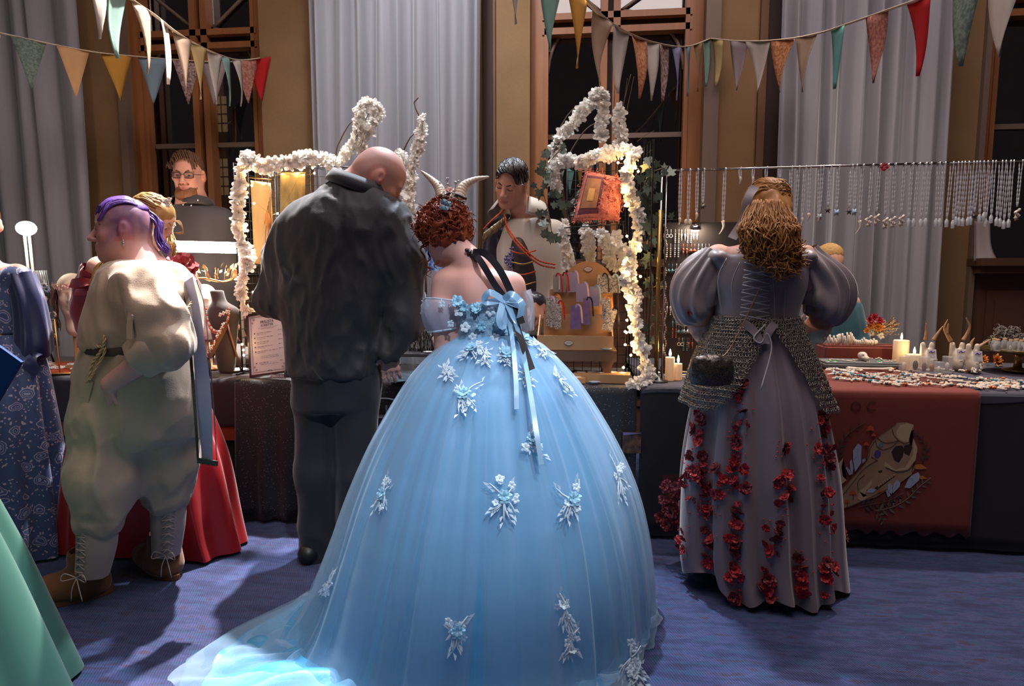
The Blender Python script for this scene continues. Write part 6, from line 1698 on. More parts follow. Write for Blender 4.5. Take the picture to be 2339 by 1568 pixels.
def garland(label, pts, n=None, r=.03, seed=0, sc=1.0):
 """string of white silk blossoms along a path; pts (px, py, Y)"""
 P = spline([W(*q) for q in pts], 80); L = np.linalg.norm(np.diff(P, axis=0), axis=1).sum()
 o = thing('flower_garland', label, 'garland', P[0], 'white silk flower garlands')
 ob('string', MB().tube(P, .002, 4).mesh(), pm('pale_string', 'a89c88', .8), o)
 n = n or max(3, int(L / .021)); g = np.random.default_rng(seed)
 s = np.r_[0, np.cumsum(np.linalg.norm(np.diff(P, axis=0), axis=1))]
 for k in range(n):
  t = (k + .5) / n * s[-1]; q = np.array([np.interp(t, s, P[:, a]) for a in range(3)]); i = min(int((k + .5) / n * 79), 78)
  T = P[i + 1] - P[i]; T /= np.linalg.norm(T)
  out = V3(g.normal() * .9, -1.0, g.normal() * .6); d = out - T * (out @ T) * .3 + T * (.5 if k % 2 else -.4)
  d /= np.linalg.norm(d)
  inst('blossom', PETALS[g.integers(4)], o, q + d * .006 + V3(g.normal(), g.normal(), g.normal()) * .004, look(d, g.uniform(0, 6)), sc * g.uniform(1.15, 1.6))
 return o
def fairy(label, pts, seed, strength=60, group='fairy light strings'):
 """warm micro bulbs on a thin wire; pts (px, py, Y) are the bulbs"""
 P = [W(*q) for q in pts]; g = np.random.default_rng(seed)
 o = thing('fairy_lights', label, 'string lights', P[0], group)
 ob('wire', MB().tube(spline(P, len(P) * 5), .0008, 3).mesh(), pm('copper_wire', '8a6a40', .4, .7), o)
 me = MB().sph((0, 0, 0), .0055, 8, 6).mesh('bulb'); me.materials.append(glow('warm_bulb', 'ffca80', strength))
 for q in P: inst('bulb', me, o, q)
 return o
def twig(mb, pts, r0, r1, seed=0, wob=.006):
 P = spline([W(*q) for q in pts], 26); g = np.random.default_rng(seed); P = P + np.cumsum(g.normal(size=P.shape), 0) * wob * .12
 mb.tube(P, np.linspace(r0, r1, 26), 5)

# --- left wire display
A0 = W(548, 716, 3.12); A0[2] = ZT; top = W(552, 372, 3.12)[2]
wire_panel('wire_screen', 'black wire grid screen with white garland behind the price list', A0, V3(W(640, 716, 3.42)[0], 3.42, ZT), V3(A0[0], 3.12, top))
wire_panel('wire_screen', 'long black wire grid screen behind the bald man', V3(W(640, 716, 3.42)[0] + .01, 3.43, ZT), V3(W(905, 716, 3.42)[0], 3.43, ZT), V3(W(640, 716, 3.42)[0] + .01, 3.43, W(640, 385, 3.42)[2]))
ob_ = thing('wire_shelf', 'wire grid shelf lying flat on top of the left display', 'shelf', W(700, 380, 3.3))
b = MB()
for i in range(10): b.tube([W(570 + 26 * i, 372 + i, 3.12), W(620 + 30 * i, 388, 3.42)], .0016, 4)
for i in range(5): b.tube([W(570, 372, 3.12 + .075 * i), W(830, 384, 3.12 + .075 * i)], .0016, 4)
ob('wire_grid', b.mesh(), M_wire, ob_, kind='stuff')
garland('white flower garland running down the left edge of the wire display', [(572, 352, 3.10), (556, 385, 3.09), (548, 440, 3.08), (545, 490, 3.08), (550, 540, 3.08), (566, 585, 3.07), (560, 630, 3.07), (550, 670, 3.07), (570, 716, 3.06)], seed=1)
garland('white flower garland along the top of the left wire display', [(560, 365, 3.11), (600, 380, 3.11), (650, 372, 3.11), (700, 362, 3.12), (745, 366, 3.13), (770, 385, 3.14)], seed=2, sc=1.1)
garland('white flower garland looped at the top of a twig above the bald man', [(765, 388, 3.25), (795, 345, 3.26), (820, 300, 3.27), (824, 258, 3.27), (830, 236, 3.27), (866, 252, 3.27), (852, 285, 3.27), (832, 322, 3.28), (832, 370, 3.3)], seed=3)
garland('white flower garland hanging on the tall curled twig beside the horns', [(966, 268, 3.3), (962, 310, 3.3), (950, 355, 3.3), (938, 400, 3.29), (935, 450, 3.28), (940, 500, 3.28), (928, 550, 3.28)], seed=4)
garland('short white flower garland behind the bald forehead', [(908, 348, 3.3), (925, 365, 3.3), (945, 380, 3.3)], seed=5)
tw = thing('twig_branch', 'forked brown twig rising over the left wire display', 'branch', W(765, 392, 3.28))
M_twig = pm('brown_twig', '6a4a32', .8, col2='4a3222', nscale=60, namt=.8)
b = MB(); twig(b, [(760, 385, 3.28), (772, 335, 3.28), (795, 290, 3.28), (812, 272, 3.28)], .005, .002, 1); ob('stem', b.mesh(), M_twig, tw)
b = MB(); twig(b, [(768, 390, 3.28), (795, 350, 3.28), (830, 290, 3.28), (845, 262, 3.27)], .005, .002, 2); ob('stem', b.mesh(), M_twig, tw)
tw = thing('twig_branch', 'tall curled twig poking up left of the horns', 'branch', W(940, 410, 3.31))
b = MB(); twig(b, [(940, 420, 3.31), (955, 340, 3.31), (966, 290, 3.31), (950, 248, 3.31), (948, 235, 3.31), (957, 222, 3.31)], .006, .003, 3); ob('stem', b.mesh(), M_twig, tw)
b = MB(); twig(b, [(922, 345, 3.31), (934, 318, 3.31), (948, 300, 3.31)], .005, .002, 4); ob('stem', b.mesh(), M_twig, tw)
fairy('warm fairy lights woven through the left wire display', [(560, 392, 3.08), (575, 424, 3.1), (600, 368, 3.1), (622, 400, 3.3), (645, 398, 3.38), (678, 397, 3.38), (692, 400, 3.36), (718, 396, 3.36), (714, 384, 3.3), (695, 383, 3.3), (634, 488, 3.2), (580, 465, 3.1), (566, 527, 3.08), (572, 580, 3.09), (593, 663, 3.1), (578, 668, 3.1), (566, 700, 3.08), (553, 787, 3.04), (556, 800, 3.04), (557, 812, 3.04)], 1, 260)
# hanging prints
M_print1 = pm('cream_scarf_print', 'c8a87c', .7, col2='d8c4a0', nscale=5, namt=.7, translucent=.4)
G = np.array([[W(572 + 46 * u + 9 * v, 412 + 6 * u + 190 * v, 3.2) + V3(0, .006 * math.sin(9 * u), 0) for u in np.linspace(0, 1, 8)] for v in np.linspace(0, 1, 10)])
hp = thing('hanging_scarf', 'cream printed scarf hanging in the left wire display', 'scarf', W(594, 412, 3.2)); o = ob('panel', fast_grid('scarf', G), M_print1, hp); o.modifiers.new('t', 'SOLIDIFY').thickness = .002
b = MB()
for k in range(5): b.tube(spline([W(606 + 4 * k, 590, 3.195), W(600 + 6 * k, 540, 3.195), W(612 + 2 * k, 470 - 10 * k, 3.195)], 10), .0012, 4)
ob('printed_twigs', b.mesh(), M_twig, hp); ob('printed_leaf', MB().poly([(0, -.05), (.018, -.01), (.012, .03), (0, .06), (-.014, .03), (-.016, -.01)], .002, None, W(612, 505, 3.193)).mesh(), pm('rust_leaf_print', 'a8703c', .7), hp)
ob('clip_rail', MB().tube([W(570, 406, 3.19), W(620, 411, 3.19)], .003, 6).mesh(), pm('brass', 'a88040', .35, .8), hp)
hp = thing('hanging_scarf', 'green and gold mottled scarf behind the left wire display', 'scarf', W(675, 400, 3.4))
G = np.array([[W(640 + 56 * u, 396 + 95 * v, 3.40) + V3(0, .006 * math.sin(8 * u), 0) for u in np.linspace(0, 1, 8)] for v in np.linspace(0, 1, 10)])
o = ob('panel', fast_grid('scarf', G), pm('mottled_green_gold', '6a5a34', .7, col2='a8905c', nscale=30, namt=.5, stretch=(1, 1, .3), translucent=.3), hp); o.modifiers.new('t', 'SOLIDIFY').thickness = .002
ob('clip_rail', MB().tube([W(638, 395, 3.4), W(698, 395, 3.4)], .003, 6).mesh(), MATS['brass'], hp)

# --- framed price list
def text_mesh(s, size, loc, R, ext=.0004, font_sx=1.0, align='CENTER'):
 cu = bpy.data.curves.new('t', 'FONT'); cu.body = s; cu.size = size; cu.align_x = align; cu.align_y = 'CENTER'; cu.extrude = ext; cu.resolution_u = 2
 to = bpy.data.objects.new('t', cu); link(to); dg = bpy.context.evaluated_depsgraph_get()
 me = bpy.data.meshes.new_from_object(to.evaluated_get(dg)); bpy.data.objects.remove(to); bpy.data.curves.remove(cu)
 M4 = Matrix([list(R[0]) + [loc[0]], list(R[1]) + [loc[1]], list(R[2]) + [loc[2]], [0, 0, 0, 1]]) @ Matrix.Diagonal((font_sx, 1, 1, 1))
 me.transform(M4); return me
pl = thing('price_list', 'white price list in a thin dark frame leaning on the middle table', 'sign', W(607, 862, 3.0))
bl, br, tl = W(574, 862, 3.02), W(662, 850, 2.985), W(550, 727, 3.09)
ux = (br - bl); wdt = np.linalg.norm(ux); ux /= wdt; uz = tl - bl; uz -= ux * (uz @ ux); hgt = np.linalg.norm(uz); uz /= hgt; un = np.cross(ux, uz)   # un points away from the camera
if un[1] < 0: un = -un
PR = np.stack([ux, uz, np.cross(ux, uz)], 1)                 # text axes
cen = bl + ux * wdt / 2 + uz * hgt / 2; nf = -un
BR = np.stack([ux, un, uz], 1)
dz_ = ZT + .004 - bl[2]; cen = cen + V3(0, 0, dz_)
ob('backing', MB().box(cen + un * .004, (wdt, .006, hgt), BR).mesh(smooth=False), pm('frame_black', '26221f', .4), pl)
b = MB()
for dx, dz, sx, sz in ((0, hgt / 2, wdt + .012, .010), (0, -hgt / 2, wdt + .012, .010), (wdt / 2, 0, .010, hgt + .012), (-wdt / 2, 0, .010, hgt + .012)): b.box(cen + ux * dx + uz * dz, (sx, .014, sz), BR)
ob('frame', b.mesh(smooth=False), MATS['frame_black'], pl)
ob('paper', MB().box(cen - un * .002, (wdt - .008, .002, hgt - .008), BR).mesh(smooth=False), pm('white_paper', 'c8c4c0', .7), pl)
TXc = np.array([list(ux), list(uz), list(-un)]).T            # columns: x, y, normal toward camera
M_ink = pm('dark_ink', '3a3436', .8)
def pt(x, z): return cen + ux * (x * wdt) + uz * (z * hgt) - un * .0035
def tx(s, size, x, z, sx=1.0, al='CENTER'): ob('lettering', text_mesh(s, size * hgt, pt(x, z), TXc, font_sx=sx, align=al), M_ink, pl)
tx('PRISLISTA', .072, 0, .355, .82); tx('KORSETTER', .052, .0, .30, .85)
def small_print(x0, x1, z, h=.007):              # print too fine to read: thin broken ink lines
 b = MB(); x = x0; g2 = np.random.default_rng(int(1000 * (z + 1) + 100 * x1))
 while x < x1 - .01:
  w_ = min(g2.uniform(.03, .09), x1 - x); b.box(pt(x + w_ / 2, z), (w_ * wdt, .0005, h * hgt * g2.uniform(.6, 1)), BR); x += w_ + .018
 ob('fine_print', b.mesh(smooth=False), pm('grey_ink', '8a8284', .8), pl, kind='stuff')
small_print(-.24, .26, .262); small_print(-.17, .17, .245)
for i, (e1, e2) in enumerate(((.10, -.02), (.14, -.08), (.02, .0), (.12, -.06), (.24, -.10))):
 z = .185 - .075 * i; ob('bullet', MB().sph(pt(-.34, z), .0035, 6, 4).mesh(), M_ink, pl); small_print(-.28, e1, z, .011); small_print(-.28, e2, z - .026, .008); small_print(.27, .36, z + .01, .012)
small_print(-.2, .26, -.20); small_print(-.2, .26, -.225)
ob('bullet', MB().sph(pt(-.33, -.305), .0035, 6, 4).mesh(), M_ink, pl); small_print(-.26, -.02, -.305, .016); small_print(-.22, .25, -.335); small_print(.28, .34, -.30, .012)
b = MB()
for dx, dz, sx, sz in ((0, .45, .84, .002), (0, -.45, .84, .002), (.42, 0, .002, .9), (-.42, 0, .002, .9)):
 b.box(pt(dx, dz), (max(sx * wdt, .0016), .0006, max(sz * hgt, .0016)), BR)
ob('border_rule', b.mesh(smooth=False), M_ink, pl)
for sx in (-1, 1):
 for sz in (-1, 1):
  b = MB(); a = np.linspace(0, 9, 40)
  for q, rr in (((.34, .41), .05), ((.38, .36), .04)):
   b.tube([pt(sx * (q[0] + rr * (1 - t / 9) * math.cos(t) * .6), sz * (q[1] + rr * (1 - t / 9) * math.sin(t) * .45)) for t in a], .0008, 3)
  ob('corner_scroll', b.mesh(), M_ink, pl)
for z in (.455, -.445):
 b = MB(); b.tube([pt(.06 * math.sin(t) * (1 - t / 14), z + .008 * math.cos(2 * t)) for t in np.linspace(-6, 6, 30)], .0008, 3); ob('centre_scroll', b.mesh(), M_ink, pl)
ob('easel_leg', MB().box(cen + un * .05 - uz * hgt * .18, (.05, .004, hgt * .6), BR @ rot(.35, 0, 0)).mesh(smooth=False), MATS['frame_black'], pl)
nt_ = thing('name_tag', 'small clear tag with white lettering in front of the price list', 'tag', W(635, 864, 2.985))
ob('plate', MB().box(V3(W(635, 864, 2.985)[0], 2.988, ZT + .012), (.082, .004, .022), rot(-.6, 0, 0)).mesh(smooth=False), pm('smoked_acrylic', '5a5658', .2), nt_)
Rt = rot(-.6, 0, 0); ob('lettering', text_mesh('AMALCORICA', .014, V3(W(635, 864, 2.985)[0], 2.984, ZT + .0135), np.stack([Rt @ V3(1, 0, 0), Rt @ V3(0, 0, 1), Rt @ V3(0, -1, 0)], 1)), pm('white_print', 'd8d4d4', .6), nt_)

# --- between the bald man and the gown: risers, print, dark display
def riser(label, c, w, d, h, m, name='display_riser', cat='riser', leg=.0):
 o = thing(name, label, cat, (c[0], c[1], ZT)); ob('top', MB().box((c[0], c[1], ZT + h - .008), (w, d, .016)).mesh(smooth=False), m, o)
 for sx in (-1, 1): ob('side', MB().box((c[0] + sx * (w / 2 - .012), c[1], ZT + (h - .016) / 2), (.02, d - .01, h - .016)).mesh(smooth=False), m, o)
 return o
c = W(965, 775, 3.42); riser('low black riser with grey cloth top behind the bald man', (c[0], 3.38), .36, .26, .10, pm('charcoal_velvet', '38363c', .8))
dd = thing('dried_bouquet', 'dark dried flower bouquet with white sprigs beside the red hair', 'bouquet', (c[0] + .02, 3.42, ZT + .10))
g = np.random.default_rng(61); b = MB(); b2 = MB()
for k in range(70):
 q = V3(c[0] + g.uniform(-.07, .10), 3.40 + g.uniform(-.04, .04), ZT + .10); e = q + V3(g.normal() * .045, g.normal() * .03 - .01, g.uniform(.10, .36)); b.tube(spline([q, (q + e) / 2 + g.normal(size=3) * .012, e], 6), .0016, 3)
 for j in range(3):
  m_ = q + (e - q) * g.uniform(.4, 1); d = g.normal(size=3); d /= np.linalg.norm(d); L = g.uniform(.015, .035); s2 = np.cross(d, g.normal(size=3)); s2 /= np.linalg.norm(s2)
  (b2 if k % 4 == 0 else b).add([m_, m_ + d * L * .5 + s2 * L * .2, m_ + d * L, m_ + d * L * .5 - s2 * L * .2], [(0, 1, 2, 3)])
ob('dark_stems', b.mesh(), pm('dark_dried_leaf', '2e2c28', .7, col2='4a4438', nscale=40, namt=.6), dd, kind='stuff'); ob('white_sprigs', b2.mesh(), pm('pale_sprig', 'a8a89c', .7), dd, kind='stuff')
fan = thing('blue_fan', 'blue sequinned fan with white specks beside the red curls', 'fan', W(968, 600, 3.32))
c2 = W(972, 612, 3.34); b = MB()
for k in range(9):
 a0, a1 = -.3 + k * .42, -.3 + (k + 1) * .42; b.add([c2, c2 + V3(-.115 * math.cos(a0), -.004 * (k % 2), .115 * math.sin(a0)), c2 + V3(-.115 * math.cos(a1), -.004 * ((k + 1) % 2), .115 * math.sin(a1)), c2 + V3(0, .006, 0)], [(0, 1, 2), (0, 2, 3)])
ob('leaf', b.mesh(smooth=False), pm('blue_sequin', '1c50a8', .3, col2='a8c8e8', nscale=45, namt=.25), fan)
ob('handle', MB().tube([c2, c2 + V3(.0, 0, -.14)], .006, 6).mesh(), M_twig, fan)
wd_ = thing('wood_slice', 'round wood slice tag below the blue fan', 'wood disc', W(960, 620, 3.3)); cc = W(958, 622, 3.30); ob('disc', MB().lathe([(.030, -.004), (.032, -.002), (.032, .002), (.030, .004)], cc, 20, R=rot(PI / 2 - .2, 0, 0)).mesh(), pm('pale_wood', 'a87848', .7, col2='8a5c32', nscale=30, namt=.7), wd_); ob('stand', MB().tube([cc + V3(0, .01, -.03), V3(cc[0], cc[1] + .02, ZT + .1)], .003, 5).mesh(), M_twig, wd_)
pr_ = thing('glossy_print', 'glossy blue-grey art print lying on the table edge by the gown', 'print', W(935, 850, 3.0))
pa, pb, pc_, pd_ = WZ(885, 876, ZT + .004), WZ(985, 866, ZT + .004), WZ(1010, 815, ZT + .006), WZ(902, 820, ZT + .006)
b = MB(); b.add([pa, pb, pc_, pd_] + [q + V3(0, 0, .003) for q in (pa, pb, pc_, pd_)], [(3, 2, 1, 0), (4, 5, 6, 7), (0, 1, 5, 4), (1, 2, 6, 5), (2, 3, 7, 6), (3, 0, 4, 7)]); ob('sheet', b.mesh(smooth=False), pm('sea_print', '5a6a74', .12, col2='243038', nscale=14, namt=.5, stretch=(1, 3, 1)), pr_)
for k in range(7):
 q = WZ(915 + 12 * k, 838 + g.uniform(-12, 14), ZT + .008); ob('printed_swirl', MB().tube([q + V3(.012 * t * math.cos(2.2 * t + k), .012 * t * math.sin(2.2 * t), 0) for t in np.linspace(.2, 2.2, 14)], .0012, 3).mesh(), pm('aqua_ink', '4aa8c0', .3), pr_)
dk = thing('ceramic_dish', 'small white dish on the grey riser cloth beside the gown', 'dish', V3(c[0] + .06, 3.30, ZT + .101)); ob('bowl', MB().lathe([(.012, 0), (.02, .003), (.026, .008), (.024, .008), (.018, .004)], V3(c[0] + .06, 3.30, ZT + .101), 20).mesh(), pm('white_ceramic', 'cfd0cc', .2), dk)
bag = thing('tote_bag', 'black bag with tall white letters standing on the floor behind the gown', 'bag', W(885, 960, 2.93) * V3(1, 1, 0))
cb = W(885, 950, 2.90); ob('body', MB().box((cb[0], 2.90, .36), (.26, .08, .44), taper=.95).mesh(smooth=False), pm('black_canvas', '23232c', .8), bag)
ob('handle', MB().tube(spline([(cb[0] - .07, 2.88, .58), (cb[0] - .05, 2.87, .66), (cb[0] + .05, 2.87, .66), (cb[0] + .07, 2.88, .58)], 14), .007, 5).mesh(), MATS['black_canvas'], bag)
ob('lettering', text_mesh('IIP', .16, V3(W(885, 955, 2.855)[0] + .03, 2.853, W(885, 955, 2.855)[2]), np.array([[1, 0, 0], [0, 0, -1], [0, 1, 0]]).astype(float), font_sx=.55), pm('grey_print', '8a8a98', .6), bag)

# --- right display
GX0, GX1 = W(1292, 700, 3.36)[0], W(1500, 700, 3.36)[0]
wire_panel('wire_screen', 'tall black wire grid screen behind the lace cushion', (GX0, 3.40, ZT), (W(1432, 700, 3.40)[0], 3.40, ZT), (GX0, 3.40, W(1300, 372, 3.4)[2]))
wire_panel('wire_screen', 'narrow wire grid screen beside the ivy post', (W(1436, 860, 3.38)[0], 3.38, ZT), (W(1480, 875, 3.05)[0], 3.05, ZT), (W(1436, 860, 3.38)[0], 3.38, W(1440, 350, 3.38)[2]))
yg = 3.33
for i, (lab, pts) in enumerate((
  ('white flower garland arching over the twig wreath at the right display', [(1266, 345, yg), (1278, 322, yg), (1305, 288, yg), (1345, 238, yg), (1372, 208, yg)]),
  ('white flower garland hanging straight down in front of the window mullion', [(1374, 208, yg), (1376, 250, yg), (1374, 290, yg), (1376, 322, yg)]),
  ('white flower garland hanging from the bundle of upright twigs', [(1418, 242, yg), (1416, 280, yg), (1418, 320, yg), (1408, 345, yg)]),
  ('white flower garland along the top of the right display', [(1270, 378, yg - .04), (1300, 362, yg - .06), (1330, 372, yg - .1), (1365, 358, yg - .12), (1400, 350, yg - .15), (1435, 342, yg - .18), (1452, 356, yg - .2)]),
  ('white flower garland down the right edge beside the ivy', [(1452, 350, 3.12), (1432, 395, 3.12), (1440, 440, 3.12), (1456, 490, 3.11), (1460, 540, 3.11), (1442, 580, 3.10), (1436, 630, 3.09), (1448, 680, 3.08), (1452, 730, 3.07), (1460, 780, 3.06), (1474, 830, 3.04), (1482, 862, 3.02)]),
  ('white flower garland end curled on the table front', [(1484, 866, 3.0), (1462, 876, 2.99), (1438, 878, 2.99)]),
  ('white flower garland bunch at the left of the wreath', [(1290, 345, yg), (1268, 375, yg), (1262, 410, yg), (1275, 440, yg)]),
  ('white flower garland below the lace cushion at left', [(1292, 508, yg), (1288, 550, yg), (1296, 588, yg), (1306, 615, yg)]),
  ('white flower garland second below the lace cushion', [(1338, 522, yg), (1342, 556, yg), (1350, 592, yg)]),
  ('white flower garland drooping under the cushion shelf', [(1372, 530, yg - .03), (1384, 555, yg - .03), (1402, 560, yg - .03), (1412, 535, yg - .03)]),
  ('white flower garland behind the kraft rack', [(1392, 560, yg), (1396, 600, yg), (1425, 610, yg), (1418, 560, yg)]))):
 garland(lab, pts, seed=20 + i)
tw = thing('twig_branch', 'bent twig wreath branch at the left of the right display', 'branch', V3(W(1297, 600, 3.36)[0], 3.36, ZT))
for i, (pts, r) in enumerate((([(1297, 790, 3.36), (1296, 560, 3.36), (1285, 420, 3.36), (1278, 350, 3.35), (1312, 270, 3.34), (1390, 213, 3.34)], .008), ([(1280, 370, 3.35), (1270, 320, 3.35), (1300, 260, 3.35), (1340, 228, 3.35)], .004), ([(1284, 380, 3.35), (1320, 320, 3.34), (1350, 285, 3.34), (1395, 272, 3.34)], .004), ([(1282, 345, 3.35), (1268, 310, 3.35), (1320, 278, 3.34)], .003))):
 b = MB(); twig(b, pts, r, .002, 10 + i); ob('stem', b.mesh(), M_twig, tw)
tw = thing('twig_branch', 'bundle of upright thin twigs above the right display', 'branch', V3(W(1410, 600, 3.37)[0], 3.37, ZT))
for i, (pts, r) in enumerate((([(1412, 780, 3.37), (1410, 560, 3.37), (1408, 350, 3.37), (1420, 260, 3.37), (1441, 172, 3.37)], .006), ([(1410, 340, 3.37), (1404, 260, 3.37), (1408, 180, 3.37), (1412, 160, 3.37)], .003), ([(1410, 300, 3.37), (1424, 230, 3.37), (1432, 178, 3.37)], .003), ([(1411, 320, 3.37), (1430, 250, 3.37), (1447, 176, 3.37)], .003), ([(1455, 325, 3.3), (1475, 310, 3.3), (1494, 300, 3.3)], .0015))):
 b = MB(); twig(b, pts, r, .0012, 30 + i); ob('stem', b.mesh(), M_twig, tw)
fairy('warm fairy lights along the right garland edge', [(1428, 342, 3.10), (1420, 362, 3.10), (1412, 372, 3.10), (1432, 375, 3.1), (1452, 384, 3.1), (1458, 392, 3.1), (1426, 436, 3.1), (1428, 470, 3.09), (1432, 540, 3.08), (1460, 565, 3.06), (1425, 598, 3.08), (1430, 620, 3.08), (1463, 632, 3.06), (1432, 682, 3.06), (1434, 708, 3.06), (1432, 732, 3.05), (1428, 758, 3.05), (1431, 760, 3.05), (1428, 788, 3.04), (1444, 790, 3.04), (1441, 812, 3.03), (1424, 840, 3.03)], 2, 260)
# ivy
def ivy(label, spots, stem, Y, seed, size=.045):
 g = np.random.default_rng(seed); o = thing('ivy_vine', label, 'ivy', W(*stem[-1]), 'ivy vines on the right display')
 ob('stem', MB().tube(spline([W(*q) for q in stem], 30), .0025, 4).mesh(), pm('ivy_stem', '6a5438', .7), o)
 out = [(0, -.5), (.22, -.62), (.55, -.42), (.36, -.12), (.62, .22), (.22, .22), (0, .75), (-.22, .22), (-.62, .22), (-.36, -.12), (-.55, -.42), (-.22, -.62)]
 b = MB(); b.poly([(x, z) for x, z in out], .02); lm = b.mesh('leaf', smooth=False)
 lm.materials.append(pm('ivy_leaf', '3c4a3c', .5, col2='5c6a58', nscale=3, namt=.8, coord='Object'))
 for px, py in spots:
  for k in range(3):
   inst('leaf', lm, o, W(px + g.normal() * 10, py + g.normal() * 10, Y + g.normal() * .02), (g.uniform(-.6, .6), g.uniform(0, 6.28), g.uniform(-.7, .7)), size * g.uniform(.6, 1.1))
 return o
ivy('ivy trailing from the wreath beside the seller', [(1252, 360), (1240, 380), (1236, 400), (1242, 430), (1258, 432), (1268, 452), (1278, 470), (1245, 500), (1262, 525), (1255, 545), (1285, 335)], [(1285, 335, 3.3), (1250, 380, 3.3), (1240, 430, 3.3), (1252, 480, 3.3), (1262, 545, 3.3)], 3.3, 3)
ivy('ivy winding down the brass post right of the garland', [(1480, 385), (1492, 395), (1486, 410), (1470, 430), (1480, 450), (1490, 448), (1482, 475), (1500, 500), (1515, 490), (1478, 520), (1480, 560), (1478, 590), (1485, 640), (1490, 660), (1482, 690), (1488, 740), (1482, 780), (1520, 385)], [(1520, 382, 3.1), (1482, 400, 3.1), (1472, 440, 3.1), (1492, 500, 3.1), (1478, 560, 3.1), (1490, 650, 3.1), (1484, 780, 3.1)], 3.09, 4)
post = thing('brass_post', 'slim brass clothes-rail post wound with ivy and tinsel', 'post', V3(W(1498, 870, 3.08)[0], 3.08, ZT))
px0 = W(1498, 870, 3.08)[0]
ob('pole', MB().tube([(px0, 3.08, ZT), (px0, 3.08, W(1500, 480, 3.08)[2])], .010, 10).mesh(), pm('dull_brass', '8a7040', .3, .8), post); ob('thin_pole', MB().tube([(px0 + .03, 3.10, ZT), (px0 + .03, 3.10, W(1505, 388, 3.10)[2])], .004, 8).mesh(), pm('chrome', 'a8a4a0', .15, 1.0), post); ob('base', MB().lathe([(.05, 0), (.05, .008), (.02, .014), (.012, .03)], (px0 + .01, 3.09, ZT), 20).mesh(), pm('frame_black', '26221f', .4), post)
b = MB(); g = np.random.default_rng(9)
for k in range(90):
 q = V3(px0, 3.08, ZT + g.uniform(.05, .60)); d = g.normal(size=3); d /= np.linalg.norm(d); b.tube([q, q + d * g.uniform(.015, .035)], .0007, 3)
ob('tinsel', b.mesh(), pm('gold_tinsel', 'b89858', .25, .9), post, kind='stuff')

# --- lace cushion
YC = 3.16
cu = thing('lace_cushion', 'coral lace cushion printed with a glowing doorway on the right display', 'cushion', W(1365, 512, YC))
ca, cb_, cc_, cd_ = W(1309, 504, YC), W(1414, 502, YC), W(1424, 408, YC + .05), W(1337, 390, YC + .05)
n = 26; G1 = np.zeros((n, n, 3)); G2 = np.zeros((n, n, 3))
nn = np.cross(cb_ - ca, cd_ - ca); nn /= np.linalg.norm(nn); nn = -nn if nn[1] > 0 else nn
for i, v in enumerate(np.linspace(0, 1, n)):
 for j, u in enumerate(np.linspace(0, 1, n)):
  q = (ca * (1 - u) + cb_ * u) * (1 - v) + (cd_ * (1 - u) + cc_ * u) * v; t = (16 * u * (1 - u) * v * (1 - v)) ** .45 * .045
  G1[i, j] = q + nn * t; G2[i, j] = q - nn * t
b = MB(); b.grid(G1); b.grid(G2, flip=True)
ob('body', b.mesh(), pm('coral_lace', 'c86a58', .7, col2='e0907c', nscale=90, namt=.4, bump=.6, bscale=180), cu)
for nm, sc, off, m in (('print_border', 1.0, .0015, pm('plum_print', '5a2838', .7, col2='7a3c48', nscale=30, namt=.6)), ('print_doorway', .72, .003, pm('amber_print', 'c88a48', .7, col2='8a5a48', nscale=22, namt=.6)), ('print_glow', .30, .0045, pm('light_amber_print', 'e0a858', .7))):
 H_ = np.zeros((10, 8, 3))
 for i, v in enumerate(np.linspace(0, 1, 10)):
  for j, u in enumerate(np.linspace(0, 1, 8)):
   uu = .28 + (u - .5) * .50 * sc; vv = (.46 if sc == 1 else .52 if sc > .5 else .48) + (v - .5) * .86 * sc; a_, b_ = min(max(uu, 0), 1) * (n - 1), min(max(vv, 0), 1) * (n - 1); i0, j0 = int(b_), int(a_); i1, j1 = min(i0 + 1, n - 1), min(j0 + 1, n - 1); fu, fv = a_ - j0, b_ - i0
   H_[i, j] = (G1[i0, j0] * (1 - fu) + G1[i0, j1] * fu) * (1 - fv) + (G1[i1, j0] * (1 - fu) + G1[i1, j1] * fu) * fv + nn * off
 ob(nm, fast_grid('pr', H_), m, cu)
b = MB(); g = np.random.default_rng(14); edge = np.vstack([G1[0], G1[:, -1], G1[-1][::-1], G1[::-1, 0]])
for k in range(150):
 q = edge[g.integers(len(edge))] + g.normal(size=3) * .003; d = g.normal(size=3) * .012; b.tube(spline([q, q + d, q + d * .3 + g.normal(size=3) * .008], 6), .0018, 3)
for k in range(160):
 i, j = g.integers(2, 24), g.integers(13, 25); q = G1[i, j] + nn * .001; d = g.normal(size=3) * .010; b.tube(spline([q, q + d, q + g.normal(size=3) * .008], 5), .0018, 3)
ob('lace_edging', b.mesh(), pm('coral_thread', 'd87c68', .7), cu, kind='stuff')
sh_ = thing('wire_ledge', 'thin dark wire ledge under the lace cushion', 'shelf', W(1360, 516, YC)); ob('rail', MB().tube([W(1288, 521, YC - .06), W(1428, 512, YC - .06)], .003, 6).mesh(), M_wire, sh_)
for x in (1300, 1360, 1418): ob('bracket', MB().tube([W(x, 520 - (x - 1300) * .06, YC - .06), V3(W(x, 515, YC)[0], 3.40, W(x, 512, YC)[2])], .0025, 5).mesh(), M_wire, sh_)
ob('ledge_wire', MB().tube([W(1300, 514, YC + .06), W(1428, 506, YC + .06)], .0025, 5).mesh(), M_wire, sh_)

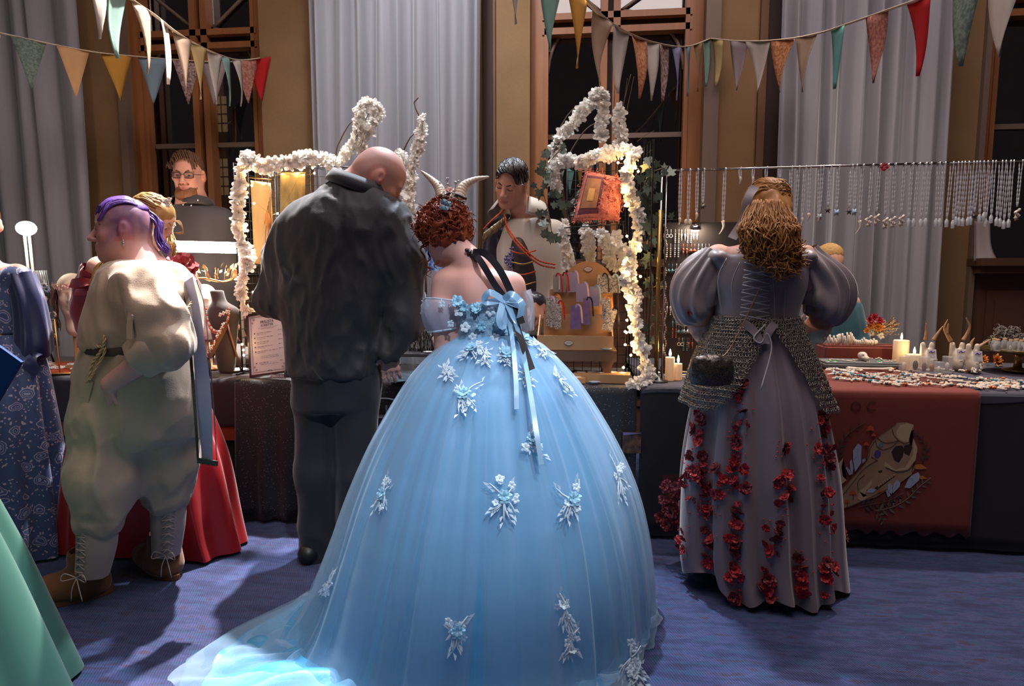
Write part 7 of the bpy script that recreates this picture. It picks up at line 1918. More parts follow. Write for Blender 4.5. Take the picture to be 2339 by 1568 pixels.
# --- wooden riser and kraft rack of bookmarks
YX = 3.05
xa, xb = W(1262, 790, YX)[0], W(1404, 800, YX)[0]
zr = W(1340, 800, YX)[2]
rs = thing('wooden_riser', 'dark wooden stool riser with curved brackets under the kraft rack', 'riser', ((xa + xb) / 2, YX + .12, ZT))
M_rw = pm('dark_oak', '6a4a2e', .55, col2='4f3520', nscale=6, namt=.8, stretch=(.3, 3, 3))
ob('top', MB().box(((xa + xb) / 2, YX + .12, zr - .028), (xb - xa + .02, .26, .05)).mesh(smooth=False), M_rw, rs)
for x in (xa + .035, xb - .035):
 h_ = zr - .053 - ZT; ob('bracket_foot', MB().poly([(-.035, h_), (.035, h_), (.02, h_ * .6), (.022, 0), (-.022, 0), (-.02, h_ * .6)], .22, None, (x, YX + .12, ZT)).mesh(smooth=False), M_rw, rs)
M_kraft = pm('kraft_card', 'b08458', .75, col2='a4784e', nscale=10, namt=.8)
rk = thing('kraft_rack', 'three-tier kraft card rack holding patterned bookmarks', 'display rack', ((xa + xb) / 2, YX + .08, zr))
fx0, fx1 = W(1226, 760, YX - .02)[0], W(1402, 770, YX - .02)[0]; zb = zr - .002
def kbox(name, c, d, par=rk): return ob(name, MB().box(c, d).mesh(smooth=False), M_kraft, par)
fw = fx1 - fx0; fcx = (fx0 + fx1) / 2
kbox('front_board', (fcx, YX - .0, zb + .036), (fw, .006, .068)); kbox('tier_board', (fcx + .01, YX + .065, zb + .085), (fw * .90, .006, .17)); kbox('tier_board', (fcx + .02, YX + .13, zb + .145), (fw * .82, .006, .29)); kbox('base_board', (fcx, YX + .08, zb + .004), (fw, .17, .006))
for sx in (-1, 1): ob('side_board', MB().poly([(0, 0), (.17, 0), (.17, .16), (.07, .10), (0, .068)], .006, rot(0, 0, PI / 2), (fcx + sx * (fw / 2 - .004), YX, zb)).mesh(smooth=False), M_kraft, rk)
t = np.linspace(0, PI, 20); ob('round_back', MB().poly([(.125, 0)] + [(.125 * math.cos(a), .11 + .13 * math.sin(a)) for a in t] + [(-.125, 0)], .006, None, (fcx + .06, YX + .165, zb + .19)).mesh(smooth=False), M_kraft, rk)
for q in ((fcx - .03, YX - .005, zb + .036), (fcx + .06, YX + .160, zb + .39)):
 lab_ = ob('logo_plaque', MB().poly([(.020 * math.cos(a) * (1 + .12 * math.cos(4 * a)), .011 * math.sin(a) * (1 + .12 * math.cos(4 * a))) for a in np.linspace(0, 2 * PI, 24, endpoint=False)], .002, None, q).mesh(smooth=False), pm('plaque_cream', 'c8b0a0', .6), rk)
 ob('plaque_scroll', MB().tube([V3(*q) + V3(.021 * math.cos(a), -.0014, .012 * math.sin(a)) for a in np.linspace(0, 2 * PI, 28)], .0008, 3).mesh(), M_ink, lab_); ob('plaque_lettering', MB().tube([V3(*q) + V3(t, -.0016, .0015 * math.sin(t * 2600)) for t in np.linspace(-.012, .012, 24)], .0006, 3).mesh(), M_ink, lab_)
M_pat = pm('floral_print_card', 'b8aa98', .7, col2='4a4440', nscale=150, namt=.25); M_lil = pm('lilac_card', '8a7888', .7); M_grc = pm('green_grey_card', '7a7468', .7)
M_pur = pm('purple_print_card', '4a3a6a', .6, col2='7a5a78', nscale=30, namt=.6)
rib = {'orange': pm('orange_ribbon', 'd8741c', .4), 'black': MATS['black_satin_ribbon'], 'pink': pm('pale_pink_ribbon', 'c8a8b4', .4), 'red': pm('red_ribbon', 'b01818', .4), 'mint': pm('mint_ribbon', 'a0b4ac', .4)}
def bookmark(label, px, py0, py1, w, Y, m, rb, lean=0):
 q0, q1 = W(px, py0, Y), W(px + lean, py1, Y); h = q1[2] - q0[2]
 o = thing('bookmark', label, 'bookmark', q0, 'bookmarks in the kraft rack')
 ob('card', MB().box((q0 + q1) / 2, (w, .004, h), rot(-.12, math.atan2(q1[0] - q0[0], h), 0)).mesh(smooth=False), m, o)
 if rb: ribbon('ribbon', [q1 + V3(0, -.004, -.01), q1 + V3(.008, -.016, .006), q1 + V3(.024, -.022, -.006), q1 + V3(.030, -.020, -.05), q1 + V3(.033, -.018, -.085)], .008, (0, -1, .2), rib[rb], o, 20, twist=.4)
for a in (('floral bookmark with orange ribbon at the front left of the rack', 1268, 748, 676, .045, YX + .055, M_pat, 'orange'), ('narrow floral bookmark upright in the front tier', 1275, 752, 690, .030, YX + .03, M_pat, 'red'), ('floral bookmark with lilac edge at the left end', 1255, 745, 680, .03, YX + .06, M_pat, 'pink'),
          ('purple bookmark with pink ribbon in the front tier middle', 1315, 752, 698, .05, YX + .03, M_pur, 'pink'), ('dark amber bookmark with a looped black ribbon', 1340, 742, 682, .035, YX + .05, M_pur, 'black'), ('tall cream bookmark with orange ribbon at the front right', 1385, 730, 680, .04, YX + .055, M_pat, 'orange'), ('leaning floral bookmark at the right front corner', 1385, 756, 705, .05, YX + .03, M_pat, 'black', 14),
          ('grey-lilac bookmark tucked in the top tier left', 1308, 668, 622, .05, YX + .12, M_lil, 'pink'), ('plain grey bookmark with red ribbon in the top tier', 1270, 668, 628, .03, YX + .12, M_grc, 'red'), ('brown bookmark second in the top tier', 1285, 668, 626, .03, YX + .12, M_grc, 'red'), ('floral bookmark with black ribbon in the top tier right', 1376, 670, 628, .05, YX + .12, M_pat, 'black'), ('floral bookmark in the top tier beside the black ribbon', 1400, 670, 630, .045, YX + .12, M_pat, 'mint'), ('lilac speckled bookmark in the middle of the rack', 1330, 690, 648, .06, YX + .075, M_lil, 'pink'), ('pale speckled bookmark behind the purple one', 1358, 700, 655, .045, YX + .08, M_lil, 'mint')):
 bookmark(*a)
# long flat kraft boxes and shell dish on the table edge
bx = thing('kraft_tray', 'long flat kraft box of small cards on the table before the rack', 'box', WZ(1385, 862, ZT)); q = WZ(1372, 858, ZT); Rz = rot(0, 0, -.08)
ob('box', MB().box((q[0], 3.075, ZT + .022), (.27, .10, .042), Rz).mesh(smooth=False), M_kraft, bx); ob('lining', MB().box((q[0], 3.075, ZT + .0435), (.25, .085, .002), Rz).mesh(smooth=False), pm('pale_wood', 'a87848', .7), bx)
for k in range(5): ob('card', MB().box((q[0] - .1 + .05 * k, 3.07 + .012 * (k % 2), ZT + .0465), (.04, .028, .002), rot(0, 0, .3 * k)).mesh(smooth=False), pm('white_paper', 'c8c4c0', .7), bx)
bx = thing('kraft_tray', 'kraft box corner showing between the gown and the long box', 'box', WZ(1320, 865, ZT)); q = WZ(1312, 868, ZT); ob('box', MB().box((q[0] - .02, 3.02, ZT + .014), (.13, .07, .026), rot(0, 0, .35)).mesh(smooth=False), M_kraft, bx); ob('card', MB().box((q[0] - .02, 3.02, ZT + .0285), (.10, .05, .002), rot(0, 0, .35)).mesh(smooth=False), pm('white_paper', 'c8c4c0', .7), bx)
for lab_, px, py in (('iridescent oval shell dish on the table edge by the gown', 1358, 876), ('small iridescent shell dish on the wooden riser', 1385, 791)):
 o = thing('shell_dish', lab_, 'dish', WZ(px, py, ZT) if py > 800 else W(px, py, YX + .03)); c = WZ(px, py, ZT + .003) if py > 800 else V3(W(px, py, YX + .0)[0], YX + .005, zr + .002)
 ob('bowl', MB().lathe([(.012, 0), (.024, .003), (.03, .009), (.028, .009), (.02, .004), (0, .002)], c, 22, sx=1.0, sy=.6).mesh(), pm('abalone', '8ab8a8', .15, .3, col2='a898c8', nscale=40, namt=.6), o)
# clear bag of trinkets under the riser
o = thing('trinket_bag', 'clear crinkled bag of trinkets under the wooden riser', 'bag', ((xa + xb) / 2 - .02, YX + .08, ZT)); Bg = Model(.008); Bg.ell(((xa + xb) / 2 - .02, YX + .08, ZT + .022), (.09, .06, .022), k=.01); Bg.push(lambda P: .006 * vnoise(P, 70, 2)); ob('film', Bg.mesh('bag', relax=0), glassy('crinkled_film', 'd8d8d8', .2, .1), o)
ob('trinkets', MB().sph(((xa + xb) / 2 - .02, YX + .08, ZT + .018), (.07, .045, .016), 14, 8).mesh(), pm('dark_beads', '3a3638', .3, .4, col2='8a8688', nscale=120, namt=.4), o)
# something under the middle table seen through the gap: a small picture pinned to the cloth
o = thing('cloth_gap_card', 'dark patterned card showing on the black cloth beside the gown', 'card', W(1443, 1010, TF - .03)); c = W(1443, 1012, TF - .035)
ob('card', MB().box(c, (.085, .004, .10)).mesh(smooth=False), pm('dark_art_card', '2e1e1c', .5, col2='6a4a38', nscale=40, namt=.3), o); ob('pale_corner', MB().poly([(-.04, 0), (.04, .012), (-.04, .014)], .003, None, c + V3(0, -.004, .035)).mesh(smooth=False), pm('lavender_card', '6a6a98', .6), o)
# ================================================================== RIGHT STALL
g = np.random.default_rng(71)
M_silver = pm('silver_chain', 'dcdce0', .3, .35); M_bone = pm('bleached_bone', 'dfd3c3', .6, col2='c4b29c', nscale=40, namt=.7); M_dkb = pm('dark_bead', '2c2628', .3)
M_chrome = pm('chrome', 'a8a4a0', .15, 1.0); M_glass = pm('clear_glass', 'dfe2e0', .06, alpha=.26); M_cork = pm('cork', 'b08a5c', .8)
YR_ = 3.40
r0, r1 = W(1512, 390, YR_), W(2339, 368, YR_); r1 = r0 + (r1 - r0) * 1.12
rail = thing('display_rail', 'long thin metal rail of hanging necklaces over the right table', 'rail', V3(r0[0], YR_, ZT))
ob('rod', MB().tube([r0, r1], .006, 8).mesh(), M_chrome, rail)
for q in (r0, r1): ob('upright', MB().tube([q, V3(q[0], q[1], ZT)], .007, 8).mesh(), M_chrome, rail); ob('foot', MB().lathe([(.05, 0), (.05, .008), (.012, .015)], (q[0], q[1], ZT), 18).mesh(), M_chrome, rail)
ptl = thing('red_petal_clip', 'red petal clipped on the necklace rail', 'clip', W(2020, 381, YR_ - .01)); fm = flower_mesh('petal', 4, .022, 1, .1, .7, 3); fm.materials.append(pm('red_petal', 'a01018', .5, sheen=.3)); inst('petal', fm, ptl, W(2020, 381, YR_ - .014), look((0, -1, 0)))
def on_rail(px): return r0 + (r1 - r0) * ((W(px, 385, YR_)[0] - r0[0]) / (r1[0] - r0[0]))
def pend(kind):
 b = MB(); m = M_bone
 if kind == 'tooth': b.tube(spline([(0, 0, .004), (.002, 0, -.012), (-.003, 0, -.028)], 8), [.0045, .006, .0062, .006, .005, .004, .0025, .0008], 6)
 elif kind == 'claw': b.tube(spline([(0, 0, .004), (.004, 0, -.02), (-.004, 0, -.04), (-.014, 0, -.052)], 10), np.linspace(.007, .001, 10), 6)
 elif kind == 'vial': b.lathe([(.0055, -.034), (.007, -.032), (.007, -.008), (.004, -.004), (.004, 0)], (0, 0, 0), 8); m = pm('vial_glass', 'd0d4d8', .1, alpha=.7)
 elif kind == 'star':
  pts = [((.015 if k % 2 == 0 else .006) * math.cos(k * PI / 6), (.015 if k % 2 == 0 else .006) * math.sin(k * PI / 6) - .014) for k in range(12)]; b.poly(pts, .005); m = pm('dark_star', '5a5450', .4, .4)
 elif kind == 'bluestar':
  pts = [((.016 if k % 2 == 0 else .008) * math.cos(k * PI / 6), (.016 if k % 2 == 0 else .008) * math.sin(k * PI / 6) - .014) for k in range(12)]; b.poly(pts, .005); m = pm('opal_star', '9ab4c8', .2)
 elif kind == 'cluster':
  for k in range(7): b.sph((.009 * math.cos(k), -.003, -.012 - .004 * k), .006, 6, 4)
  b.poly([(.012 * math.cos(k * PI / 5) * (1 if k % 2 else .5), .012 * math.sin(k * PI / 5) * (1 if k % 2 else .5) - .045) for k in range(10)], .006)
 elif kind == 'butterfly':
  for s_ in (-1, 1): b.sph((s_ * .008, 0, -.01), (.009, .004, .014), 8, 5)
 me = b.mesh(kind); me.materials.append(m); return me
PEND = {k: pend(k) for k in ('tooth', 'claw', 'vial', 'star', 'bluestar', 'cluster', 'butterfly')}
NAME = {'tooth': 'silver chain with a carved tooth pendant', 'claw': 'silver chain with a curved claw pendant', 'vial': 'silver chain with a glass vial pendant', 'star': 'silver chain with a dark star pendant', 'bluestar': 'silver chain with an opal star pendant', 'cluster': 'silver chain with a bead and starfish pendant', 'butterfly': 'silver chain with a bone butterfly pendant'}
cnt = {}
def necklace(px, yb, kind):
 q = on_rail(px); zb = W(px, yb, YR_)[2]; ph = {'tooth': .03, 'claw': .054, 'vial': .036, 'star': .03, 'bluestar': .03, 'cluster': .058, 'butterfly': .026}[kind]
 ze = zb + ph; i = cnt[kind] = cnt.get(kind, 0) + 1
 o = thing('necklace', NAME[kind] + ', ' + ORD[i - 1] + ' of its kind from the left', 'necklace', q, 'necklaces hanging on the rail')
 n = 34; t = np.linspace(0, 1, n); z = q[2] + .006 + (ze - q[2] - .006) * t; L = MB(); sw = g.normal() * .004
 for s_ in (-1, 1):
  w = s_ * (.0042 * np.sin(PI * np.clip(t * .97 + .03, 0, 1)) ** .4 + .0008); P = np.stack([q[0] + w + sw * t, q[1] - .007 * np.cos(np.clip(t * 6, 0, PI / 2)) * s_ - .002, z], 1)
  L.tube(P, .0030 + .0010 * np.sin(np.arange(n) * 2.1), 4)
 ob('chain', L.mesh(), M_silver, o); inst('pendant', PEND[kind], o, (q[0] + sw, q[1] - .002, ze), (0, 0, g.uniform(-.5, .5)), 1.2)
for a in ((1555, 513, 'tooth'), (1575, 514, 'butterfly'), (1593, 502, 'tooth'), (1607, 478, 'star'), (1656, 531, 'claw'), (1690, 420, 'tooth'), (1721, 420, 'tooth'), (1750, 425, 'tooth'), (1781, 420, 'star'), (1807, 500, 'claw'), (1824, 512, 'tooth'), (1839, 513, 'tooth'), (1850, 503, 'tooth'), (1872, 506, 'tooth'), (1879, 502, 'bluestar'), (1897, 486, 'star'), (1915, 492, 'bluestar'), (1945, 489, 'star'), (1955, 491, 'bluestar'), (1970, 531, 'claw'),
          (1992, 516, 'cluster'), (2009, 512, 'cluster'), (2027, 520, 'cluster'), (2043, 518, 'cluster'), (2066, 514, 'cluster'), (2083, 516, 'vial'), (2098, 516, 'vial'), (2113, 517, 'vial'), (2124, 515, 'vial'), (2143, 516, 'vial'), (2156, 516, 'vial'), (2174, 517, 'vial'), (2185, 520, 'vial'), (2193, 512, 'vial'), (2200, 514, 'vial'), (2209, 515, 'vial'), (2220, 513, 'vial'), (2227, 512, 'vial'), (2234, 500, 'star'), (2243, 507, 'vial'), (2252, 502, 'vial'), (2263, 516, 'vial'), (2270, 508, 'vial'), (2285, 514, 'vial'), (2293, 516, 'vial'), (2304, 521, 'vial'), (2311, 518, 'vial'), (2331, 500, 'cluster')): necklace(*a)
# earring board with a clip lamp
YBd = 3.42; bx0, bx1 = W(1518, 700, YBd)[0], W(1690, 700, YBd)[0]; bz1 = W(1600, 508, YBd)[2]
bd = thing('earring_board', 'black felt earring board behind the grey gown', 'display board', ((bx0 + bx1) / 2, YBd, ZT)); ob('panel', MB().box(((bx0 + bx1) / 2, YBd + .012, (ZT + bz1) / 2), (bx1 - bx0, .016, bz1 - ZT)).mesh(smooth=False), pm('black_felt', '2a2220', .95), bd)
ob('foot', MB().box(((bx0 + bx1) / 2, YBd + .06, ZT + .008), (bx1 - bx0, .12, .012)).mesh(smooth=False), pm('black_felt', '2a2220', .95), bd)
def ear(kind):
 b = MB(); b.tube([(0, 0, 0), (0, 0, -.02)], .0009, 4)
 if kind == 0:
  for k in range(5): b.sph((0, 0, -.022 - .009 * k), .0035, 6, 4)
 elif kind == 1: b.tube([(.007 * math.cos(a), 0, -.03 + .007 * math.sin(a)) for a in np.linspace(0, 2 * PI, 12)], .0016, 4)
 elif kind == 2: b.poly([((.012 if k % 2 == 0 else .005) * math.sin(k * PI / 5), (.012 if k % 2 == 0 else .005) * math.cos(k * PI / 5) - .032) for k in range(10)], .003)
 else: b.sph((0, 0, -.026), (.005, .005, .007), 6, 4); b.tube([(0, 0, -.03), (.001, 0, -.052)], [.003, .0008], 5)
 return b.mesh('earring')
EAR = [ear(k) for k in range(4)]; EM = [M_silver, M_bone, pm('coral_bead', 'b8583c', .4), pm('teal_bead', '5a8a98', .3)]
EV = {}
rows_e = [(524, (1529, 1547, 1561, 1575, 1589)), (557, (1528, 1546, 1565, 1583, 1600, 1616)), (603, (1532, 1550, 1612)), (690, (1528, 1536)), (724, (1541, 1553)), (742, (1541, 1555, 1567, 1580)), (772, (1555, 1566, 1578))]
for ri, (y, xs) in enumerate(rows_e):
 for ci, x in enumerate(xs):
  k, m = int(g.integers(4)), int(g.integers(4))
  if (k, m) not in EV: c = EAR[k].copy(); c.materials.append(EM[m]); EV[k, m] = c
  o = thing('earring_pair', '%s pair from the left in the %s row of the earring board' % (ORD[ci], ORD[ri]), 'earrings', W(x, y, YBd), 'earrings on the black board')
  for s_ in (-1, 1): inst('earring', EV[k, m], o, W(x, y, YBd - .002) + V3(s_ * .009, 0, 0), None, 1.15)
ch = thing('hanging_chain', 'long string of reddish beads at the left edge of the earring board', 'necklace', W(1519, 515, YBd - .03)); b = MB()
for k in range(60): b.sph(W(1519 + math.sin(k) * 2, 515 + 5.2 * k, YBd - .03), .006, 6, 4)
ob('beads', b.mesh(), pm('garnet_bead', '7a4a42', .3, col2='c0a898', nscale=60, namt=.5), ch, kind='stuff')
lp = thing('clip_lamp', 'small bright clip lamp on top of the earring board', 'lamp', W(1590, 524, YBd - .04)); q = W(1589, 523, YBd - .05)
ob('bulb', MB().sph(q, (.020, .016, .016), 14, 10).mesh(), glow('spot_bulb', 'fff0d8', 260), lp); ob('shade', MB().lathe([(.020, .0), (.030, -.014), (.031, -.014), (.022, .004)], q + V3(0, .004, .016), 18, R=rot(.4, 0, 0)).mesh(), M_chrome, lp); ob('arm', MB().tube(spline([q + V3(0, .01, .02), q + V3(.03, .05, .03), q + V3(.03, .065, -.02)], 10), .004, 6).mesh(), M_chrome, lp)
# candles
def candle(label, px, py0, h, r, flame=True, Y=None, lit=14):
 c = WZ(px, py0, ZT + .003) if Y is None else V3(W(px, py0, Y)[0], Y, ZT + .004)
 o = thing('candle', label, 'candle', c, 'pillar candles'); ob('wax', MB().lathe([(r * .97, 0), (r, .004), (r, h - .004), (r * .94, h), (r * .6, h - .005), (0, h - .006)], c, 24).mesh(), pm('ivory_wax', 'd8c8ae', .5, sss=.5, emit='ffb060', estr=.25), o)
 ob('wick', MB().tube([c + V3(0, 0, h - .006), c + V3(.001, 0, h + .008)], .0012, 4).mesh(), M_dkb, o)
 if flame: ob('flame', MB().lathe([(.0005, 0), (.005, .006), (.006, .013), (.0035, .024), (.0004, .036)], c + V3(0, 0, h + .004), 10).mesh(), glow('flame', 'ffd898', 160), o)
 return o
candle('tall white pillar candle with flame beside the flower bouquet', 2057, 812, .150, .040, Y=3.74); candle('short white pillar candle with flame before the tall one', 2088, 816, .085, .042, Y=3.62)
candle('tall glowing candle at the foot of the ivy post', 1530, 840, .115, .022, Y=3.12); candle('short glowing candle right of the tall one on the grey cloth', 1549, 838, .082, .020, Y=3.14)
# rust banner cloth with a printed boar skull
bxa, bxb = W(1845, 900, TF)[0], W(2234, 897, TF)[0]; zdrop = W(2100, 1216, TF)[2]
M_rust = pm('rust_red_cloth', '7a3226', .8, col2='702c22', nscale=25, namt=.8, sheen=.2)
bn = cloth('banner_cloth', 'rust red banner cloth over the right table with a printed boar skull', bxa, bxb, zdrop, M_rust, 15, yf=TF - .022, zt=TZ_ + .010, back=.004, fold=0, yb=4.0, cat='banner')
YPn = TF - .0275
def pc(x, y): q = W(1860 + x / 5.408, 940 + y / 5.408, YPn); return (q[0], q[2])
def prt(name, pts, m, lay, par=bn):
 P = np.array([pc(*q) for q in pts]); me = bpy.data.meshes.new(name); bm = bmesh.new(); vs = [bm.verts.new((x, YPn - .0004 * lay, z)) for x, z in P]; bm.faces.new(vs); bmesh.ops.triangulate(bm, faces=bm.faces[:]); bm.to_mesh(me); bm.free()
 return ob(name, me, m, par)
M_sk = pm('print_bone', 'a08468', .8, col2='8a6c50', nscale=18, namt=.7); M_sk2 = pm('print_pale_bone', 'b49a78', .8); M_dk2 = pm('print_dark', '2e1a16', .8); M_cry = pm('print_crystal', '9aa4bc', .8); M_lf = pm('print_leaf', '5a6450', .8); M_lf2 = pm('print_dark_leaf', '3c3a30', .8); M_mu = pm('print_mushroom', 'b04a2c', .8); M_yel = pm('print_ochre', 'b8742c', .8)
sk = prt('printed_skull', [(262, 1050), (300, 1000), (420, 870), (560, 720), (650, 600), (680, 450), (720, 370), (800, 300), (900, 240), (960, 200), (1010, 145), (1130, 135), (1225, 165), (1225, 220), (1180, 270), (1165, 330), (1175, 390), (1200, 440), (1220, 330), (1275, 450), (1270, 510), (1220, 620), (1240, 700), (1200, 780), (1080, 870), (920, 960), (760, 1060), (600, 1110), (440, 1180), (310, 1220), (290, 1200), (310, 1160), (270, 1130)], M_sk, 3)
for nm, pts, m, l in (('crown_lobe', [(1010, 250), (1060, 170), (1150, 145), (1225, 170), (1190, 260), (1160, 380), (1080, 370), (1020, 320)], M_sk2, 4), ('eye_socket', [(950, 500), (1000, 430), (1080, 420), (1110, 470), (1090, 560), (1040, 635), (980, 600)], M_dk2, 4), ('cheek_hollow', [(1100, 430), (1180, 400), (1210, 450), (1170, 550), (1110, 520)], M_dk2, 4), ('cheek_arch', [(870, 620), (1000, 720), (1120, 690), (1215, 540), (1222, 340), (1270, 460), (1250, 600), (1150, 720), (1000, 742), (862, 680)], M_sk2, 5),
                      ('nostril', [(262, 1110), (330, 1080), (355, 1130), (310, 1170), (270, 1150)], M_dk2, 4), ('jaw_shadow', [(740, 950), (980, 780), (1000, 800), (760, 980)], M_dk2, 4), ('fissure', [(790, 735), (840, 725), (835, 755), (790, 760)], M_dk2, 4), ('back_tusk', [(270, 720), (300, 640), (360, 575), (335, 690), (350, 800), (400, 850), (310, 925), (275, 850)], M_sk2, 2), ('front_tusk', [(530, 1080), (555, 990), (640, 920), (710, 838), (705, 910), (640, 990), (600, 1060), (650, 1040), (630, 1090), (570, 1105)], M_sk2, 6), ('tongue', [(640, 970), (700, 950), (770, 965), (720, 1005), (650, 1005)], M_cry, 6),
                      ('gem', [(735, 540), (750, 490), (790, 475), (820, 500), (815, 550), (780, 578), (750, 570)], pm('print_violet', '4a3a78', .7), 6), ('gem', [(790, 410), (815, 388), (848, 398), (845, 432), (815, 445), (795, 432)], pm('print_teal', '4a7a84', .7), 6)): prt(nm, pts, m, l, sk)
def ink(pts, par, r=.0011): ob('ink_line', MB().tube([V3(pc(*q)[0], YPn - .0026, pc(*q)[1]) for q in spline(np.array(pts, float), 20)], r, 3).mesh(), M_dk2, par)
for pts in ([(262, 1050), (420, 870), (650, 600), (690, 450), (800, 300), (1010, 150)], [(330, 1060), (480, 870), (620, 700), (780, 600)], [(540, 980), (540, 860), (620, 780)], [(960, 220), (980, 290), (1050, 370)], [(750, 350), (780, 440), (860, 470), (960, 430), (1030, 365)], [(780, 330), (860, 385), (960, 380), (1030, 360), (1110, 395), (1170, 375)], [(700, 560), (780, 610)], [(1240, 620), (1160, 720), (1020, 745), (880, 690)], [(300, 1220), (560, 1120), (900, 960)]): ink(pts, sk)
for k in range(8): x, y = 780 + 27 * k, 915 - 19 * k; prt('tooth', [(x, y), (x + 20, y - 16), (x + 26, y + 8), (x + 8, y + 22)], M_sk2, 6, sk)
for pts in ([(475, 480), (540, 395), (580, 430), (575, 640), (500, 750), (475, 600)], [(435, 620), (460, 590), (480, 700), (470, 770), (440, 740)], [(385, 700), (400, 680), (470, 770), (430, 790)], [(590, 600), (630, 575), (625, 610), (590, 650)], [(905, 900), (940, 880), (960, 930), (955, 1020), (910, 1000)], [(975, 900), (1020, 840), (1060, 880), (1050, 930), (970, 1010), (955, 990)], [(880, 980), (900, 960), (940, 1040), (905, 1060)], [(1110, 940), (1160, 830), (1200, 790), (1280, 750), (1300, 790), (1290, 850), (1180, 950)]):
 cr_ = prt('printed_crystal', pts, M_cry, 7, bn); ink([pts[1], tuple(np.mean(pts, 0)), pts[-1]], cr_, .0007)
for x, y, s_ in ((690, 215, 52), (730, 292, 30), (640, 405, 36), (475, 1010, 46), (402, 1115, 38), (805, 990, 28)):
 mu_ = prt('printed_mushroom', [(x - s_, y + s_ * .5), (x - s_ * .6, y - s_ * .4), (x, y - s_ * .8), (x + s_ * .6, y - s_ * .4), (x + s_, y + s_ * .5), (x, y + s_ * .35)], M_mu, 7, bn); ink([(x, y + s_ * .4), (x + 4, y + s_ * 1.1), (x - 2, y + s_ * 1.9)], mu_, .0013)
for pts in ([(1240, 660), (1320, 655), (1395, 705), (1320, 718), (1250, 715)], [(1290, 800), (1340, 798), (1392, 832), (1310, 840)], [(215, 760), (255, 755), (262, 800), (215, 805)], [(225, 870), (280, 890), (310, 935), (235, 935)]): prt('printed_fungus', pts, M_yel, 2)
def sprig(name, pts, n, L, m, side=(-1, 1)):
 S_ = spline(np.array(pts, float), 30); o = ob(name, MB().tube([V3(pc(*q)[0], YPn - .0008, pc(*q)[1]) for q in S_], .0014, 3).mesh(), m, bn)
 for k in range(n):
  i = 2 + int(k / n * 26); T = S_[i + 1] - S_[i]; T /= np.linalg.norm(T); s_ = side[k % len(side)]; N_ = np.array([-T[1], T[0]]) * s_; d = T * .55 + N_ * .8; q = S_[i]; e = np.array([-d[1], d[0]]); l = L * (1 - .4 * k / n)
  prt('printed_leaf', [q, q + d * l * .4 + e * l * .16, q + d * l, q + d * l * .4 - e * l * .16], m, 1.6, o)
sprig('printed_sprig', [(760, 1225), (950, 1190), (1150, 1080), (1290, 940), (1440, 820)], 16, 120, M_lf); sprig('printed_sprig', [(560, 1180), (700, 1150), (900, 1110), (1100, 1010)], 12, 130, M_lf2); sprig('printed_sprig', [(750, 1225), (820, 1300), (870, 1400)], 6, 100, M_lf); sprig('printed_sprig', [(290, 640), (310, 480), (400, 300), (630, 130)], 13, 100, M_lf2); sprig('printed_sprig', [(1330, 640), (1380, 480), (1320, 330), (1220, 250)], 11, 90, M_lf2)
for x, s_ in ((1905, 'N'), (1955, 'O'), (1990, 'C')): q = W(x, 930, YPn - .0006); ob('faded_lettering', text_mesh(s_, .062, q, np.array([[1, 0, 0], [0, 0, -1], [0, 1, 0]]).astype(float), ext=.0002), pm('print_faded', '4e2018', .85), bn)
# risers on the right table
def block(name, label, cat, x0, x1, y0, y1, h, m, z=None):
 a_, b_ = W(x0, 800, (y0 + y1) / 2)[0], W(x1, 800, (y0 + y1) / 2)[0]; z = ZT + .011 if z is None else z
 o = thing(name, label, cat, ((a_ + b_) / 2, (y0 + y1) / 2, z)); bm = bmesh.new(); bmesh.ops.create_cube(bm, size=1); bmesh.ops.scale(bm, vec=(b_ - a_, y1 - y0, h), verts=bm.verts); bmesh.ops.bevel(bm, geom=bm.edges[:], offset=min(.012, h * .3), segments=3, affect='EDGES'); me = bpy.data.meshes.new(name); bm.to_mesh(me); bm.free(); me.transform(Matrix.Translation(((a_ + b_) / 2, (y0 + y1) / 2, z + h / 2)))
 ob('block', me, m, o); return o, z + h
_, zR = block('cloth_riser', 'rust cloth covered riser under the bone bracelets', 'riser', 1872, 2052, 3.80, 3.98, .10, M_rust)
_, zG = block('display_tray', 'grey slate tray with small bones and green stones', 'tray', 1870, 2048, 3.54, 3.76, .034, pm('grey_slate', '5c5e5e', .8))
def bone(b, c, d, L, r):
 d = np.asarray(d, float); d = d / np.linalg.norm(d); c = np.asarray(c, float); s2 = np.cross(d, V3(0, 0, 1)); s2 = s2 / (np.linalg.norm(s2) + 1e-9)
 b.tube([c - d * L / 2, c - d * L * .3, c, c + d * L * .3, c + d * L / 2], [r * 1.2, r * .75, r * .65, r * .75, r * 1.2], 6)
 for e in (-1, 1):
  for k in (-1, 1): b.sph(c + d * e * L / 2 + s2 * k * r * .7, r * .95, 6, 4)
br_i = 0
